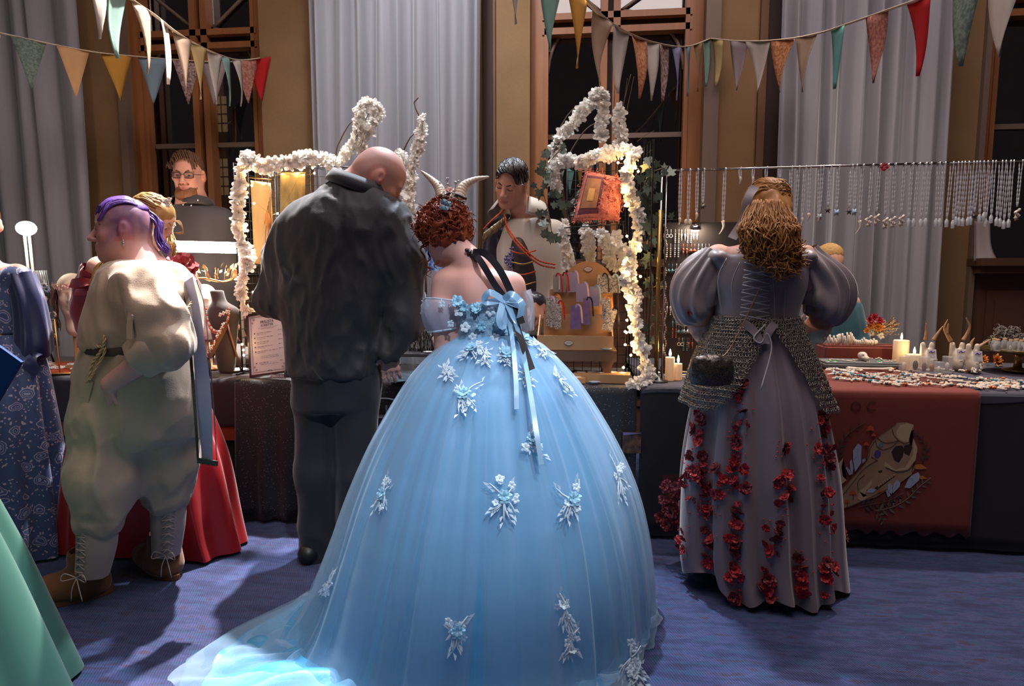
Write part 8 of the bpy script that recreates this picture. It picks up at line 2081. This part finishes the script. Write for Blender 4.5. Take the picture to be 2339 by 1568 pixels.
for lab_, px0, px1, dz in (('bone bracelet standing at the left of the rust riser', 1884, 1918, .048), ('bone bracelet with tall spikes in the middle of the riser', 1918, 1948, .056), ('bone bracelet of reddish fingers at the right of the riser', 1950, 2002, .032)):
 o = thing('bone_bracelet', lab_, 'bracelet', V3(W(px0, 770, 3.86)[0], 3.86, zR)); n = int((px1 - px0) / 3.6)
 for k in range(n):
  b = MB(); dk_ = dz * g.uniform(.7, 1.35); q = V3(W(px0 + (px1 - px0) * k / (n - 1), 770, 3.85)[0], 3.85 + .02 * math.sin(PI * k / (n - 1)) * (-1), zR + dk_ / 2 + .004); b.tube(spline([q + V3(0, 0, dk_ / 2), q + V3(.002, -.010, 0), q + V3(g.normal() * .004, -.004, -dk_ / 2)], 6), [.0055, .005, .0055, .0055, .005, .0025], 6); ob('finger_bone', b.mesh(), M_bone, o)
 ob('cord', MB().tube([V3(W(px0, 770, 3.855)[0], 3.855, zR + dz * .6), V3(W(px1, 770, 3.855)[0], 3.855, zR + dz * .6)], .0025, 5).mesh(), M_dkb, o)
# bouquet
bq = thing('flower_bouquet', 'dried bouquet of red, orange and white flowers beside the candles', 'bouquet', V3(W(2000, 770, 3.92)[0], 3.92, zR))
cF = {'r': pm('crimson_flower', '9a1428', .6), 'o': pm('marigold', 'c87828', .6), 'w': pm('daisy_white', 'd8d0c4', .6), 'c': pm('cream_seed', 'c8b088', .7), 'y': pm('daisy_eye', 'a8742c', .7)}
FM = {}
for kk, (n, r, l, cu_) in {'r': (9, .028, 3, .6), 'o': (12, .032, 4, .6), 'w': (12, .022, 1, .1)}.items():
 f_ = flower_mesh('bouquet_flower', n, r, l, cu_, .35, ord(kk), center=True); f_.materials.append(cF[kk]); f_.materials.append(cF['y']); FM[kk] = f_
for kk, x, y, s_ in (('r', 1985, 732, 1.1), ('r', 1998, 726, 1.0), ('r', 2008, 734, 1.0), ('w', 1994, 733, 1.0), ('w', 1998, 740, .9), ('o', 2004, 748, 1.1), ('o', 1988, 746, .8), ('w', 1990, 762, .8), ('w', 2012, 768, .9), ('o', 1978, 756, .6)): inst('flower', FM[kk], bq, W(x, y, 3.88), look((g.normal() * .3, -1, .3), g.uniform(0, 6)), s_)
b = MB(); q0 = W(2008, 760, 3.92)
for k in range(70):
 e = q0 + V3(g.uniform(-.08, .10), g.uniform(-.04, .02), g.uniform(-.02, .09)); b.tube(spline([q0, (q0 + e) / 2 + g.normal(size=3) * .006, e], 5), .0012, 3)
 for j in range(3): b.sph(q0 + (e - q0) * g.uniform(.6, 1) + g.normal(size=3) * .004, .0035, 5, 3)
ob('dried_grass', b.mesh(), cF['c'], bq, kind='stuff')
for x, y in ((2045, 722), (2052, 735), (2038, 730), (2060, 740)): q = W(x, y, 3.92); ob('dry_leaf', MB().add([q0, q0 + (q - q0) * .6 + V3(0, -.01, .012), q + V3(0, 0, .01), q0 + (q - q0) * .6 + V3(.01, .01, -.012)], [(0, 1, 2), (0, 2, 3)]).mesh(), pm('dry_leaf', 'b0844c', .7), bq)
# tray contents
SKm = Model(.004); SKm.ell((0, 0, .018), (.016, .022, .015), k=.01); SKm.ell((0, -.022, .010), (.010, .016, .009), k=.01); [SKm.ell((s_ * .009, -.016, .018), .005, mode='sub', k=.003) for s_ in (-1, 1)]; SKm.cap((-.004, -.034, .004), (-.004, -.036, -.004), .0025, k=.002); SKm.cap((.004, -.034, .004), (.004, -.036, -.004), .0025, k=.002)
skm = SKm.mesh('small_skull'); skm.materials.append(M_bone)
o = thing('small_skull', 'small rodent skull standing on the grey tray', 'skull', V3(W(1971, 800, 3.66)[0], 3.66, zG)); inst('cranium', skm, o, (W(1971, 800, 3.66)[0], 3.66, zG + .004), (0, 0, .2), 1.4)
for k, x in enumerate((1892, 1908, 2010)):
 o = thing('green_stone_ring', '%s green stone pendant from the left on the grey tray' % ORD[k], 'pendant', V3(W(x, 815, 3.58)[0], 3.58, zG)); c = V3(W(x, 815, 3.58)[0], 3.58, zG); ob('setting', MB().lathe([(.012, 0), (.013, .003), (.009, .005)], c, 14).mesh(), M_silver, o); ob('stone', MB().sph(c + V3(0, 0, .006), (.009, .007, .006), 8, 5).mesh(), pm('green_glass', '18a838', .1), o)
for k in range(14):
 x, y = 1885 + 12 * k + g.uniform(-4, 4), 3.62 + g.uniform(-.03, .11); c = V3(W(x, 810, y)[0], y, zG + .006); b = MB(); bone(b, c, (g.normal(), g.normal(), 0), g.uniform(.025, .06), .0035)
 tag(ob('small_bone', b.mesh(), M_bone, None, c), '%s small bone from the left on the grey tray' % ORD[k], 'bone', 'small bones on the grey tray')
b = MB(); c = V3(W(1988, 836, 3.50)[0], 3.50, ZT + .022); bone(b, c, (1, -.04, 0), .21, .011); tag(ob('long_bone', b.mesh(), M_bone, None, c), 'long white leg bone in front of the grey tray', 'bone')
# beaded bone necklaces laid out on the rust cloth and grey cloth
BC = [M_bone, M_bone, M_silver, pm('amber_bead', 'b0541c', .3), M_dkb, pm('turquoise_bead', '2a7a94', .3), pm('brown_stone', '6a4a34', .4)]
def laid(label, px, py, w, d, kind, z):
 c = WZ(px, py, z); o = thing('laid_necklace', label, 'necklace', c, 'bone necklaces laid on the right table'); n = int(w * 170); b = [MB() for _ in BC]; lead = int(g.integers(3, 7)); a0 = g.uniform(-.3, .3)
 for k in range(n):
  t = k / (n - 1); a = PI * t
  if kind: q = c + V3(-w / 2 * math.cos(a), -d * math.sin(a) + .006 * math.sin(9 * t), 0)
  else: q = c + V3(w * (t - .5) * math.cos(a0) + .01 * math.sin(7 * t), d * (.5 - t) + .01 * math.sin(5 * t), 0)
  i = 0 if g.random() < .6 else (lead if g.random() < .6 else int(g.integers(len(BC)))); r = g.uniform(.0042, .008); b[i].sph(q + V3(0, 0, r), (r * 1.5, r, r), 5, 4)
 for i, m_ in enumerate(b):
  if m_.n: ob('beads', m_.mesh(), BC[i], o, kind='stuff')
 b = MB(); q = c + (V3(0, -d - .012, .006) if kind else V3(w * .5 * math.cos(a0), -d * .5 - .01, .006))
 for s_ in (-1, 0, 1): b.sph(q + V3(s_ * .010, g.uniform(-.006, .006), 0), (.008, .006, .005), 6, 4)
 bone(b, q + V3(0, -.012, 0), (g.normal() * .4, -1, 0), .03, .0035); ob('pendant', b.mesh(), M_bone, o)
zc = TZ_ + .014; zg = TZ_ + .009
LN = [(1908, 852, .06, .07, 0), (1926, 850, .07, .08, 0), (1940, 846, .07, .06, 0), (1935, 868, .13, .03, 1), (1972, 858, .12, .05, 1), (2005, 862, .16, .035, 1), (2020, 846, .10, .03, 1), (2055, 850, .10, .04, 1), (2060, 866, .16, .03, 1), (2030, 874, .18, .028, 1), (2075, 880, .20, .022, 1), (2000, 845, .05, .03, 0), (2095, 858, .10, .03, 1), (2110, 846, .08, .02, 1), (2125, 866, .06, .05, 0), (2145, 874, .10, .03, 1), (2170, 862, .07, .05, 0), (2180, 880, .12, .03, 1)]
LN += [(g.uniform(1910, 2185), g.uniform(844, 884), g.uniform(.06, .16), g.uniform(.015, .04), int(g.random() < .6)) for _ in range(16)]
LG = [(2215, 866, .10, .03, 1), (2240, 878, .12, .03, 1), (2262, 868, .12, .03, 1), (2290, 880, .10, .04, 1), (2300, 870, .08, .04, 0), (2320, 884, .12, .04, 1), (2275, 888, .12, .02, 1), (2330, 874, .10, .03, 1), (2205, 846, .12, .03, 1), (2215, 850, .10, .03, 1)] + [(g.uniform(2205, 2338), g.uniform(862, 888), g.uniform(.06, .14), g.uniform(.015, .04), int(g.random() < .6)) for _ in range(14)]
for i, a in enumerate(sorted(LN)): laid('%s beaded bone necklace from the left lying on the rust cloth' % ORD[i], *a, zc)
for i, a in enumerate(sorted(LG)): laid('%s beaded bone necklace from the left on the grey cloth end' % ORD[i], *a, zg)
for i, (x, y, a, L) in enumerate(((2140, 858, -.9, .10), (2158, 860, -.7, .09), (2175, 868, -.8, .08), (2195, 872, -.6, .07), (2236, 884, -1.0, .07), (2100, 842, .1, .06), (1545, 858, .3, .12), (1565, 850, -.4, .10), (1560, 862, .1, .09), (1578, 838, .9, .08))):
 c = WZ(x, y, zc + .008 if x > 1700 and x < 2200 else zg + .008); b = MB(); bone(b, c, (math.cos(a), math.sin(a), 0), L, .006); tag(ob('loose_bone', b.mesh(), M_bone, None, c), ('%s loose long bone from the left on the rust cloth' % ORD[i]) if i < 6 else ('%s bone from the left in the pile behind the chainmail' % ORD[i - 6]), 'bone', 'loose bones')
o = thing('green_clasp', 'green and white glazed clasp on the grey cloth near the post', 'clasp', WZ(1532, 850, zg)); c = WZ(1530, 848, zg + .006); ob('ring', MB().tube([c + V3(.016 * math.cos(a), .012 * math.sin(a), .004) for a in np.linspace(0, 2 * PI, 18)], .005, 6).mesh(), pm('green_enamel', '38a848', .2), o); ob('drop', MB().sph(c + V3(.022, -.016, .002), (.016, .010, .006), 10, 6).mesh(), pm('white_ceramic', 'cfd0cc', .2), o)
# glass jars with specimens
def jar(label, px, py, r, h, m, cork=False, z=None, Y=3.12):
 c = V3(W(px, 820, Y)[0], Y, ZT + .012 if z is None else z); o = thing('glass_jar', label, 'jar', c, 'glass specimen jars')
 ob('glass', MB().lathe([(r * .95, 0), (r, .003), (r, h * .85), (r * (.7 if cork else 1), h * .92), (r * (.7 if cork else 1), h)], c, 18).mesh(), M_glass, o)
 ob('specimen', MB().sph(c + V3(0, 0, h * .35), (r * .5, r * .45, h * .28), 8, 6).mesh(), m, o)
 if cork: ob('stopper', MB().lathe([(r * .62, h * .9), (r * .66, h * 1.15)], c, 12).mesh(), M_cork, o)
for i, (x, r, h, m, Y) in enumerate(((2066, .024, .088, M_bone, 3.46), (2092, .028, .094, M_dkb, 3.50), (2112, .024, .086, BC[6], 3.46), (2130, .022, .075, BC[3], 3.46), (2146, .020, .065, M_bone, 3.42), (2165, .024, .086, M_bone, 3.48))): jar('%s straight glass jar from the left before the candles' % ORD[i], x, 820, r, h, m, Y=Y)
# antlered skull caps
def antler(label, px, Y, pts_l, pts_r, w):
 c = V3(W(px, 800, Y)[0], Y, ZT + .012); o = thing('antler_mount', label, 'antlers', c, 'antlered skull caps'); S_ = Model(.006); S_.ell(c + V3(0, 0, .055), (w, .035, .055), k=.01); S_.ell(c + V3(0, -.02, .03), (w * .6, .035, .03), k=.02)
 [S_.cap(c + V3(s_ * w * .6, 0, .08), c + V3(s_ * w * .7, 0, .135), .016, .013, k=.01) for s_ in (-1, 1)]; ob('skull_cap', S_.mesh('cap'), M_bone, o); ob('paper_tag', MB().box(c + V3(0, -.048, .085), (w * 1.4, .002, .055), rot(-.25, 0, 0)).mesh(smooth=False), pm('white_paper', 'c8c4c0', .7), o); ob('tag_lettering', MB().tube(spline([c + V3(-w * .5, -.0525, .095), c + V3(-w * .2, -.0505, .103), c + V3(.0, -.0525, .095), c + V3(w * .4, -.0505, .102)], 12), .003, 4).mesh(), pm('violet_ink', '5a2a78', .6), o)
 M_ant = pm('antler', '8a6038', .6, col2='b89068', nscale=40, namt=.7)
 for pts in pts_l + pts_r:
  P = spline([W(x, y, Y) for x, y in pts], 22); t = np.linspace(0, 1, 22); ob('antler', MB().tube(P, .009 * (1 - t) ** .7 + .0015 + .0012 * np.abs(np.sin(t * 40)) * (1 - t), 8).mesh(), M_ant, o)
antler('antlered skull cap with short horns behind the glass jars', 2118, 3.60, [[(2114, 778), (2116, 760), (2115, 738)]], [[(2132, 778), (2142, 762), (2154, 745)]], .032)
antler('large antlered skull cap with tall curved antlers', 2186, 3.62, [[(2172, 780), (2162, 762), (2157, 748), (2165, 730)], [(2162, 762), (2164, 750), (2166, 739)]], [[(2200, 778), (2210, 762), (2215, 745), (2206, 726)]], .036)
antler('small antlered skull cap with one long horn by the cake stand', 2222, 3.54, [[(2216, 795), (2220, 782), (2226, 772)]], [[(2232, 795), (2248, 785), (2264, 775)]], .03)
# daisies and marigolds at the foot of the cake stand
for i, (kk, x, y, s_) in enumerate((('w', 2230, 830, .9), ('w', 2244, 836, .8), ('w', 2225, 845, .7), ('o', 2274, 826, 1.3), ('o', 2246, 823, .9), ('w', 2190, 825, .6), ('o', 2200, 820, .7))):
 o = thing('loose_flower', ('%s daisy' if kk == 'w' else '%s orange marigold') % ORD[i] + ' of the flowers beside the cake stand', 'flower', WZ(x, y, ZT)); inst('flower_head', FM[kk], o, WZ(x, y, ZT + .03), look((g.normal() * .3, -1, .6), 0), s_); ob('stem', MB().tube([WZ(x, y, ZT + .03), WZ(x + 6, y, ZT + .012) + V3(.0, .03, 0)], .0015, 4).mesh(), pm('dry_leaf', 'b0844c', .7), o)
# cake stand with corked vials and grey wool
cs = V3(W(2325, 830, 3.60)[0], 3.60, ZT + .009); o = thing('cake_stand', 'brass cake stand carrying little corked vials at the right edge', 'stand', cs); hz = W(2320, 806, 3.45)[2] - cs[2]
ob('plate', MB().lathe([(.03, hz - .012), (.165, hz - .008), (.175, hz + .006), (.17, hz + .006), (.16, hz), (0, hz)], cs, 40).mesh(), pm('dull_brass', '8a7040', .3, .8), o); ob('pedestal', MB().lathe([(.07, 0), (.07, .008), (.02, .02), (.015, hz * .6), (.03, hz - .012)], cs, 24).mesh(), pm('dull_brass', '8a7040', .3, .8), o)
for i, (x, Y) in enumerate(((2268, 3.54), (2276, 3.50), (2292, 3.56), (2306, 3.48), (2318, 3.52), (2330, 3.47), (2338, 3.56))): jar('%s corked vial from the left on the brass cake stand' % ORD[i], x, 800, .015, .055, (M_bone, BC[6], M_dkb)[i % 3], True, cs[2] + hz + .001, Y)
wz = cs[2] + hz; o = thing('wool_tuft', 'curly tuft of grey wool on the cake stand', 'wool', V3(W(2312, 780, 3.66)[0], 3.66, wz)); b = MB()
for k in range(150):
 q = V3(W(2300 + g.normal() * 18, 770, 3.66)[0], 3.66 + g.normal() * .02, wz + g.uniform(.01, .10)); lock(b, q, g.normal(size=3), g.uniform(.03, .06), .004, g.uniform(.6, 1.6), .008, 10, g.uniform(0, 6))
ob('fleece', b.mesh(), pm('grey_wool', '6a625c', .9, sheen=.4), o, kind='stuff')
# ================================================================== LEFT STALL
YT = 3.30
lp = thing('tube_lamp', 'tall white twin-pole lamp with a glowing head at the left', 'lamp', V3(W(62, 820, YT)[0], YT, ZT)); q = W(60, 522, YT)
ob('head', MB().sph(q, (.052, .045, .04), 18, 12).mesh(), glow('lamp_head', 'fff0de', 150), lp)
for s_ in (-1, 1): ob('pole', MB().tube([q + V3(s_ * .014 - .0, 0, -.03), V3(q[0] + .02 + s_ * .014, YT, ZT)], .007, 8).mesh(), pm('white_enamel', 'b8b0ac', .3), lp)
ob('base', MB().lathe([(.07, 0), (.07, .01), (.02, .016)], (q[0] + .02, YT, ZT), 24).mesh(), MATS['white_enamel'], lp)
tb = thing('light_bar', 'blown-out horizontal light tube over the left jewellery stall', 'lamp', V3(W(470, 820, 3.24)[0], 3.24, ZT)); a_, b_ = W(392, 563, 3.20), W(556, 567, 3.28)
ob('tube', MB().tube([a_, b_], .030, 14).mesh(), glow('light_tube', 'fff2e2', 100), tb); ob('housing', MB().tube([a_ + V3(0, .03, .01), b_ + V3(0, .03, .01)], .02, 8).mesh(), MATS['white_enamel'], tb)
for q in (a_ * .9 + b_ * .1, a_ * .1 + b_ * .9): ob('stand', MB().tube([q + V3(0, .03, 0), V3(q[0], q[1] + .03, ZT)], .007, 8).mesh(), MATS['white_enamel'], tb)
# necklace board
nbd = thing('necklace_board', 'slate board of hanging silver necklaces at the left', 'display board', V3(W(75, 800, 3.2)[0], 3.2, ZT)); A_, B_, C_ = W(28, 770, 3.20), W(132, 790, 3.10), W(28, 622, 3.28); u_ = W(104, 618, 3.2) - C_
G = np.array([[A_ + (B_ - A_) * u + (C_ + u_ * u - A_ - (B_ - A_) * u) * v for u in np.linspace(0, 1, 4)] for v in np.linspace(0, 1, 4)]); o = ob('panel', fast_grid('p', G), pm('slate_green_board', '3c4644', .8), nbd); o.modifiers.new('t', 'SOLIDIFY').thickness = .012
ob('prop', MB().tube([C_ * .5 + A_ * .5 + V3(.08, .03, 0), V3(A_[0] + .1, A_[1] + .16, ZT)], .006, 6).mesh(), MATS['frame_black'], nbd)
for i, x in enumerate((40, 48, 56, 64, 72, 80, 88, 93, 98, 103)):
 L = (40, 45, 30, 75, 35, 90, 60, 30, 38, 95)[i]; q = W(x, 620, 3.19); e = W(x + 4 + L * .16, 620 + L, 3.155); o = thing('board_necklace', '%s silver necklace from the left on the slate board' % ORD[i], 'necklace', q, 'necklaces on the slate board')
 b = MB()
 for s_ in (-1, 1): b.tube([q + V3(s_ * .006, 0, .004), (q + e) / 2 + V3(s_ * .005, 0, 0), e], .0016, 4)
 ob('chain', b.mesh(), M_silver, o); b = MB()
 for k in range(8): b.sph(e + V3(.016 * math.cos(k * .8), -.004, .012 * math.sin(k * .8) - .008), .0065, 6, 4)
 ob('pendant', b.mesh(), (M_bone, M_silver, pm('opal_bead', 'a8b8c8', .2))[i % 3], o)
cd = thing('stall_card', 'small grey card with white script on the slate board', 'card', W(92, 720, 3.12)); c = W(92, 722, 3.115); ob('card', MB().box(c, (.05, .003, .035), rot(.2, 0, .4)).mesh(smooth=False), pm('taupe_card', '5a4c4a', .7), cd); ob('lettering', MB().tube(spline([c + V3(-.018, -.006, -.006), c + V3(-.008, -.002, .0), c + V3(.0, .001, -.006), c + V3(.016, .006, .0)], 14), .0016, 4).mesh(), pm('white_print', 'd8d4d4', .6), cd)
er = thing('gold_earring_rack', 'gold wire rack of dangling earrings in front of the slate board', 'rack', W(102, 790, 3.06)); za, zb = W(78, 735, 3.06), W(124, 730, 3.04)
M_gold2 = pm('bright_gold', 'c8a060', .3, .8)
for d in (0, .0): ob('bar', MB().tube([za, zb], .004, 6).mesh(), M_gold2, er)
for q in (za, zb): ob('upright', MB().tube([q, V3(q[0] + .01, q[1], ZT)], .0035, 6).mesh(), M_gold2, er)
for k in range(11):
 q = za + (zb - za) * (k + .5) / 11; b = MB(); L = (.05, .10, .06, .11, .07, .06, .09, .10, .05, .06, .08)[k]; b.tube([q, q + V3(.004, -.004, -L)], .0013, 4); b.sph(q + V3(.004, -.004, -L), (.005, .004, .008), 6, 4); o = thing('gold_earring', '%s dangling gold earring from the left on the wire rack' % ORD[k], 'earring', q, 'earrings on the gold rack'); ob('chain', b.mesh(), M_gold2, o); ob('drop', MB().sph(q + V3(.004, -.004, -L - .012), (.004, .004, .006), 6, 4).mesh(), pm('garnet', '8a1c18', .2) if k < 5 else M_gold2, o)
# mannequin heads
def mannequin(label, px, py, Y, s, R, base_z, m):
 c = W(px, py, Y); o = thing('mannequin_head', label, 'mannequin head', V3(c[0], Y, base_z)); Mh = Model(.006); p_ = add_head(Mh, c, R, s, ears=False); Mh.cap(p_(0, -.05, -.25), V3(c[0] + .01, Y, c[2] - s * .80), .05, .05, k=.04); ob('head', Mh.mesh('mh'), m, o); ob('stand', MB().lathe([(.075, 0), (.075, .012), (.02, .02), (.02, max(.03, c[2] - s * .8 - base_z))], (c[0] + .01, Y, base_z), 24).mesh(), pm('pale_wood', 'a87848', .7), o); return o, p_
M_man = pm('cream_foam', 'd0bda4', .7); o, p_ = mannequin('cream mannequin head with a flower crown and long wig', 166, 672, 3.22, .235, frame((.55, -.85, -.05)), ZT, M_man)
fc_ = thing('blossom_crown', 'pink and white flower crown on the cream mannequin head', 'crown', p_(0, 0, .25)); FLs = flower_mesh('crown_flower', 6, .014, 2, .4, .6, 60); FLs.materials.append(pm('blush_flower', 'e0b8a8', .6))
ob('band', MB().tube([p_(.35 * math.cos(a), .44 * math.sin(a) - .06, .20) for a in np.linspace(0, 2 * PI, 26)], .003, 4).mesh(), M_gold2, fc_)
for k in range(18): a = k / 18 * 2 * PI; d = hR @ V3(0, 0, 0) + (p_(.36 * math.cos(a), .45 * math.sin(a) - .06, .20) - p_(0, -.06, .2)); inst('flower', FLs, fc_, p_(.36 * math.cos(a), .45 * math.sin(a) - .06, .20 + .03 * math.sin(5 * a)), look(d, k), 1.1)
b = MB(); g = np.random.default_rng(5)
for k in range(90):
 s_ = g.choice((-1, 1)); strand(b, [p_(.1 * s_, -.2, .42), p_(.34 * s_, -.1 + g.normal() * .1, .1), p_(.40 * s_ + g.normal() * .04, -.12 + g.normal() * .1, -.35), p_(.42 * s_ + g.normal() * .06, -.15, -.75 + g.normal() * .12)], .0045, 16, wob=.008, seed=k)
ob('wig', b.mesh(), hairmat('ash_wig', '8a7468', '6a564a'), o, kind='stuff')
o, p_ = mannequin('white mannequin head under the gilded leaf crown', 466, 690, 3.26, .20, frame((.3, -1, 0)), ZT, pm('white_foam', 'd8d0c8', .6))
lc = thing('leaf_crown', 'gilded leaf crown with many small leaves under the light tube', 'crown', p_(0, 0, .4)); cc = W(484, 640, 3.24); ob('band', MB().tube([cc + V3(.11 * math.cos(a), .08 * math.sin(a), .01 * math.sin(3 * a)) for a in np.linspace(0, 2 * PI, 30)], .005, 5).mesh(), M_gold2, lc); lfm = MB().add([(0, 0, 0), (.010, .003, .018), (0, 0, .042), (-.010, .003, .018)], [(0, 1, 2), (0, 2, 3)]).mesh('leaf'); lfm.materials.append(pm('gilt_leaf', 'd8b488', .35, .5))
for k in range(46): a = g.uniform(0, 2 * PI); r = 1 + .25 * g.random(); inst('leaf', lfm, lc, cc + V3(.11 * r * math.cos(a), .08 * r * math.sin(a), g.uniform(0, .065)), look((math.cos(a) * .7 + g.normal() * .4, math.sin(a) * .7 - .3, .8 + g.normal() * .4), g.uniform(0, 6)), g.uniform(.7, 1.2))
for k in range(14): a = 2 * PI * k / 14; ob('twig', MB().tube([cc + V3(.11 * math.cos(a), .08 * math.sin(a), 0), cc + V3(.13 * math.cos(a), .09 * math.sin(a), .06)], .0018, 4).mesh(), M_gold2, lc)
# black velvet bust with necklace
bu = W(508, 705, 3.14); o = thing('necklace_bust', 'black velvet neck bust wearing an amber and pearl necklace', 'bust', V3(bu[0], 3.14, ZT)); S_ = Model(.007); zt = bu[2]
S_.stack([(ZT, bu[0] + .0, 3.15, .04, .03), (ZT + .05, bu[0] + .0, 3.15, .05, .035), (zt - .10, bu[0] + .004, 3.14, .075, .042), (zt - .04, bu[0] + .006, 3.14, .088, .048), (zt + .0, bu[0] + .002, 3.14, .080, .046), (zt + .03, bu[0] - .012, 3.14, .042, .038), (zt + .05, bu[0] - .018, 3.14, .034, .034), (zt + .095, bu[0] - .028, 3.14, .034, .034)], k=.02, rnd=.006); ob('form', S_.mesh('bust'), pm('black_velvet', '3a3232', .85, sheen=.5), o)
nk = thing('amber_necklace', 'amber and pearl necklace draped on the velvet bust', 'necklace', V3(bu[0], 3.09, zt)); b1, b2 = MB(), MB()
for k in range(34):
 t = k / 33; q = V3(bu[0] + .005 + .062 * math.cos(PI * t) , 3.14 - .052 - .012 * math.sin(PI * t), zt - .0 - .115 * math.sin(PI * t)); (b1 if k % 3 else b2).sph(q, .0065, 6, 4); b2.sph(q + V3(0, -.004, -.012), .004, 5, 3)
ob('pearls', b1.mesh(), M_bone, nk, kind='stuff'); ob('amber_drops', b2.mesh(), pm('amber_glass', 'b05030', .2), nk, kind='stuff')
for k in range(3): ob('ivory_tag', MB().box(V3(bu[0] + .02 + .018 * k, 3.083, zt - .03 + .008 * k), (.014, .003, .018), rot(0, .4, 0)).mesh(smooth=False), M_bone, nk)
# jewellery frame leaning
fr = thing('bracelet_stand', 'slanted wooden stand with a red and white beaded band', 'stand', WZ(490, 838, ZT)); e0, e1 = W(476, 818, 3.03), W(518, 738, 3.08); d_ = (e1 - e0); Lf = np.linalg.norm(d_); d_ /= Lf; Rf = np.stack([d_, np.cross(V3(0, -1, 0), d_) * -1, V3(0, 0, 0)], 1); yv = np.cross(np.cross(d_, V3(0, 1, 0)), d_); yv /= np.linalg.norm(yv); Rf = np.stack([d_, yv, np.cross(d_, yv)], 1)
ob('bar', MB().box((e0 + e1) / 2, (Lf, .04, .014), Rf).mesh(smooth=False), pm('walnut', '6a4630', .6), fr); b1, b2 = MB(), MB()
for k in range(80): q = e0 + d_ * Lf * g.random() - Rf[:, 2] * .0 + V3(g.normal() * .002, -.022, g.normal() * .006 + .004); (b2 if k % 4 == 0 else b1).sph(q, .0045, 5, 3)
ob('white_beads', b1.mesh(), M_bone, fr, kind='stuff'); ob('red_beads', b2.mesh(), pm('garnet', '8a1c18', .2), fr, kind='stuff')
ob('leg', MB().tube([e1, V3(e1[0] + .03, e1[1] + .07, ZT)], .005, 6).mesh(), MATS['walnut'], fr); ob('leg', MB().tube([e0, V3(e0[0], e0[1], ZT)], .008, 6).mesh(), MATS['frame_black'], fr)
o = thing('white_plate', 'small white plate on the table left of the price list', 'plate', WZ(535, 808, ZT)); ob('dish', MB().lathe([(.03, 0), (.05, .004), (.058, .010), (.055, .010), (.04, .005), (0, .004)], V3(W(538, 812, 3.2)[0], 3.2, ZT + .002), 26).mesh(), pm('white_ceramic', 'cfd0cc', .2), o)
o = thing('grey_scarf_heap', 'heap of grey gauze behind the bracelet stand', 'fabric', V3(W(532, 780, 3.38)[0], 3.38, ZT)); S_ = Model(.008); S_.ell(V3(W(532, 780, 3.38)[0], 3.38, ZT + .05), (.11, .08, .06), k=.02); S_.push(folds(141, .018, (8, 8, 14))); ob('cloth', S_.mesh('heap'), fabric('grey_gauze', '5c5450', '4c4642', .8), o)
# orange mat, round necklace trays
oa, ob2, oc, od = WZ(72, 856, ZT + .004), WZ(200, 853, ZT + .004), WZ(215, 826, ZT + .004), WZ(120, 826, ZT + .004)
G = np.array([[(oa * (1 - u) + ob2 * u) * (1 - v) + (od * (1 - u) + oc * u) * v for u in np.linspace(0, 1, 4)] for v in np.linspace(0, 1, 4)]); om = ob('table_mat', fast_grid('mat', G), pm('orange_brocade', 'b04a1c', .7, col2='8a3414', nscale=40, namt=.6, bump=.3, bscale=120), None, oa); om.modifiers.new('t', 'SOLIDIFY').thickness = .003; tag(om, 'orange brocade mat at the front of the left jewellery table', 'mat')
ob('gold_fringe', MB().tube([oa + V3(0, -.004, .002), ob2 + V3(0, -.004, .002)], .004, 6).mesh(), M_gold2, om)
for i, (x, y, r, h) in enumerate(((140, 800, .085, .075), (132, 818, .105, .025), (150, 828, .09, .008))):
 c = WZ(x, y, ZT); c[1] = min(c[1], 3.14); o = thing('round_display', '%s round dark cushion ringed with pearl necklaces, counted from the back' % ORD[i], 'display', V3(c[0], c[1], ZT)); c = V3(c[0], c[1] + .05 * (2 - i), ZT); ob('cushion', MB().lathe([(r, .0), (r * 1.0, h * .4), (r * .85, h), (r * .3, h * 1.05), (0, h * .9)], c, 30).mesh(), pm('taupe_velvet', '4a403e', .85), o)
 for j, rr in enumerate((1.02, .86)):
  b = MB()
  for k in range(44): a = k / 44 * 2 * PI; b.sph(c + V3(r * rr * math.cos(a), r * rr * math.sin(a), h * (.35 + .65 * j) + .004 + .004 * math.sin(7 * a)), g.uniform(.005, .0095), 6, 4)
  ob('pearl_ring', b.mesh(), (M_bone, M_silver)[j], o, kind='stuff')
for i, (x, y) in enumerate(((110, 838), (130, 842), (155, 840), (172, 834), (180, 845), (100, 830))):
 c = WZ(x, y, ZT + .006); b = MB()
 for k in range(26): a = k / 26 * 2 * PI; b.sph(c + V3(.04 * math.cos(a), .03 * math.sin(a), .004), g.uniform(.004, .007), 5, 3)
 tag(ob('pearl_bracelet', b.mesh(), (M_bone, M_silver)[i % 2], None, c), '%s pearl bracelet counted along the front of the left table' % ORD[i], 'bracelet', 'pearl bracelets on the left table')['kind'] = 'stuff'
dr = thing('chain_stand', 'upright stand of silver drop chains beside the red sleeve', 'stand', V3(W(188, 820, 3.2)[0], 3.2, ZT));
for k in range(4): q = W(182 + 5 * k, 740, 3.2); b = MB(); [b.sph(q + V3(0, 0, -.009 * j), .004, 5, 3) for j in range(14)]; ob('drop_chain', b.mesh(), M_silver, dr, kind='stuff')
ob('post', MB().tube([V3(W(188, 740, 3.21)[0], 3.21, ZT), W(188, 738, 3.21)], .005, 6).mesh(), MATS['frame_black'], dr); ob('crossbar', MB().tube([W(178, 738, 3.205), W(200, 738, 3.205)], .004, 6).mesh(), MATS['frame_black'], dr)
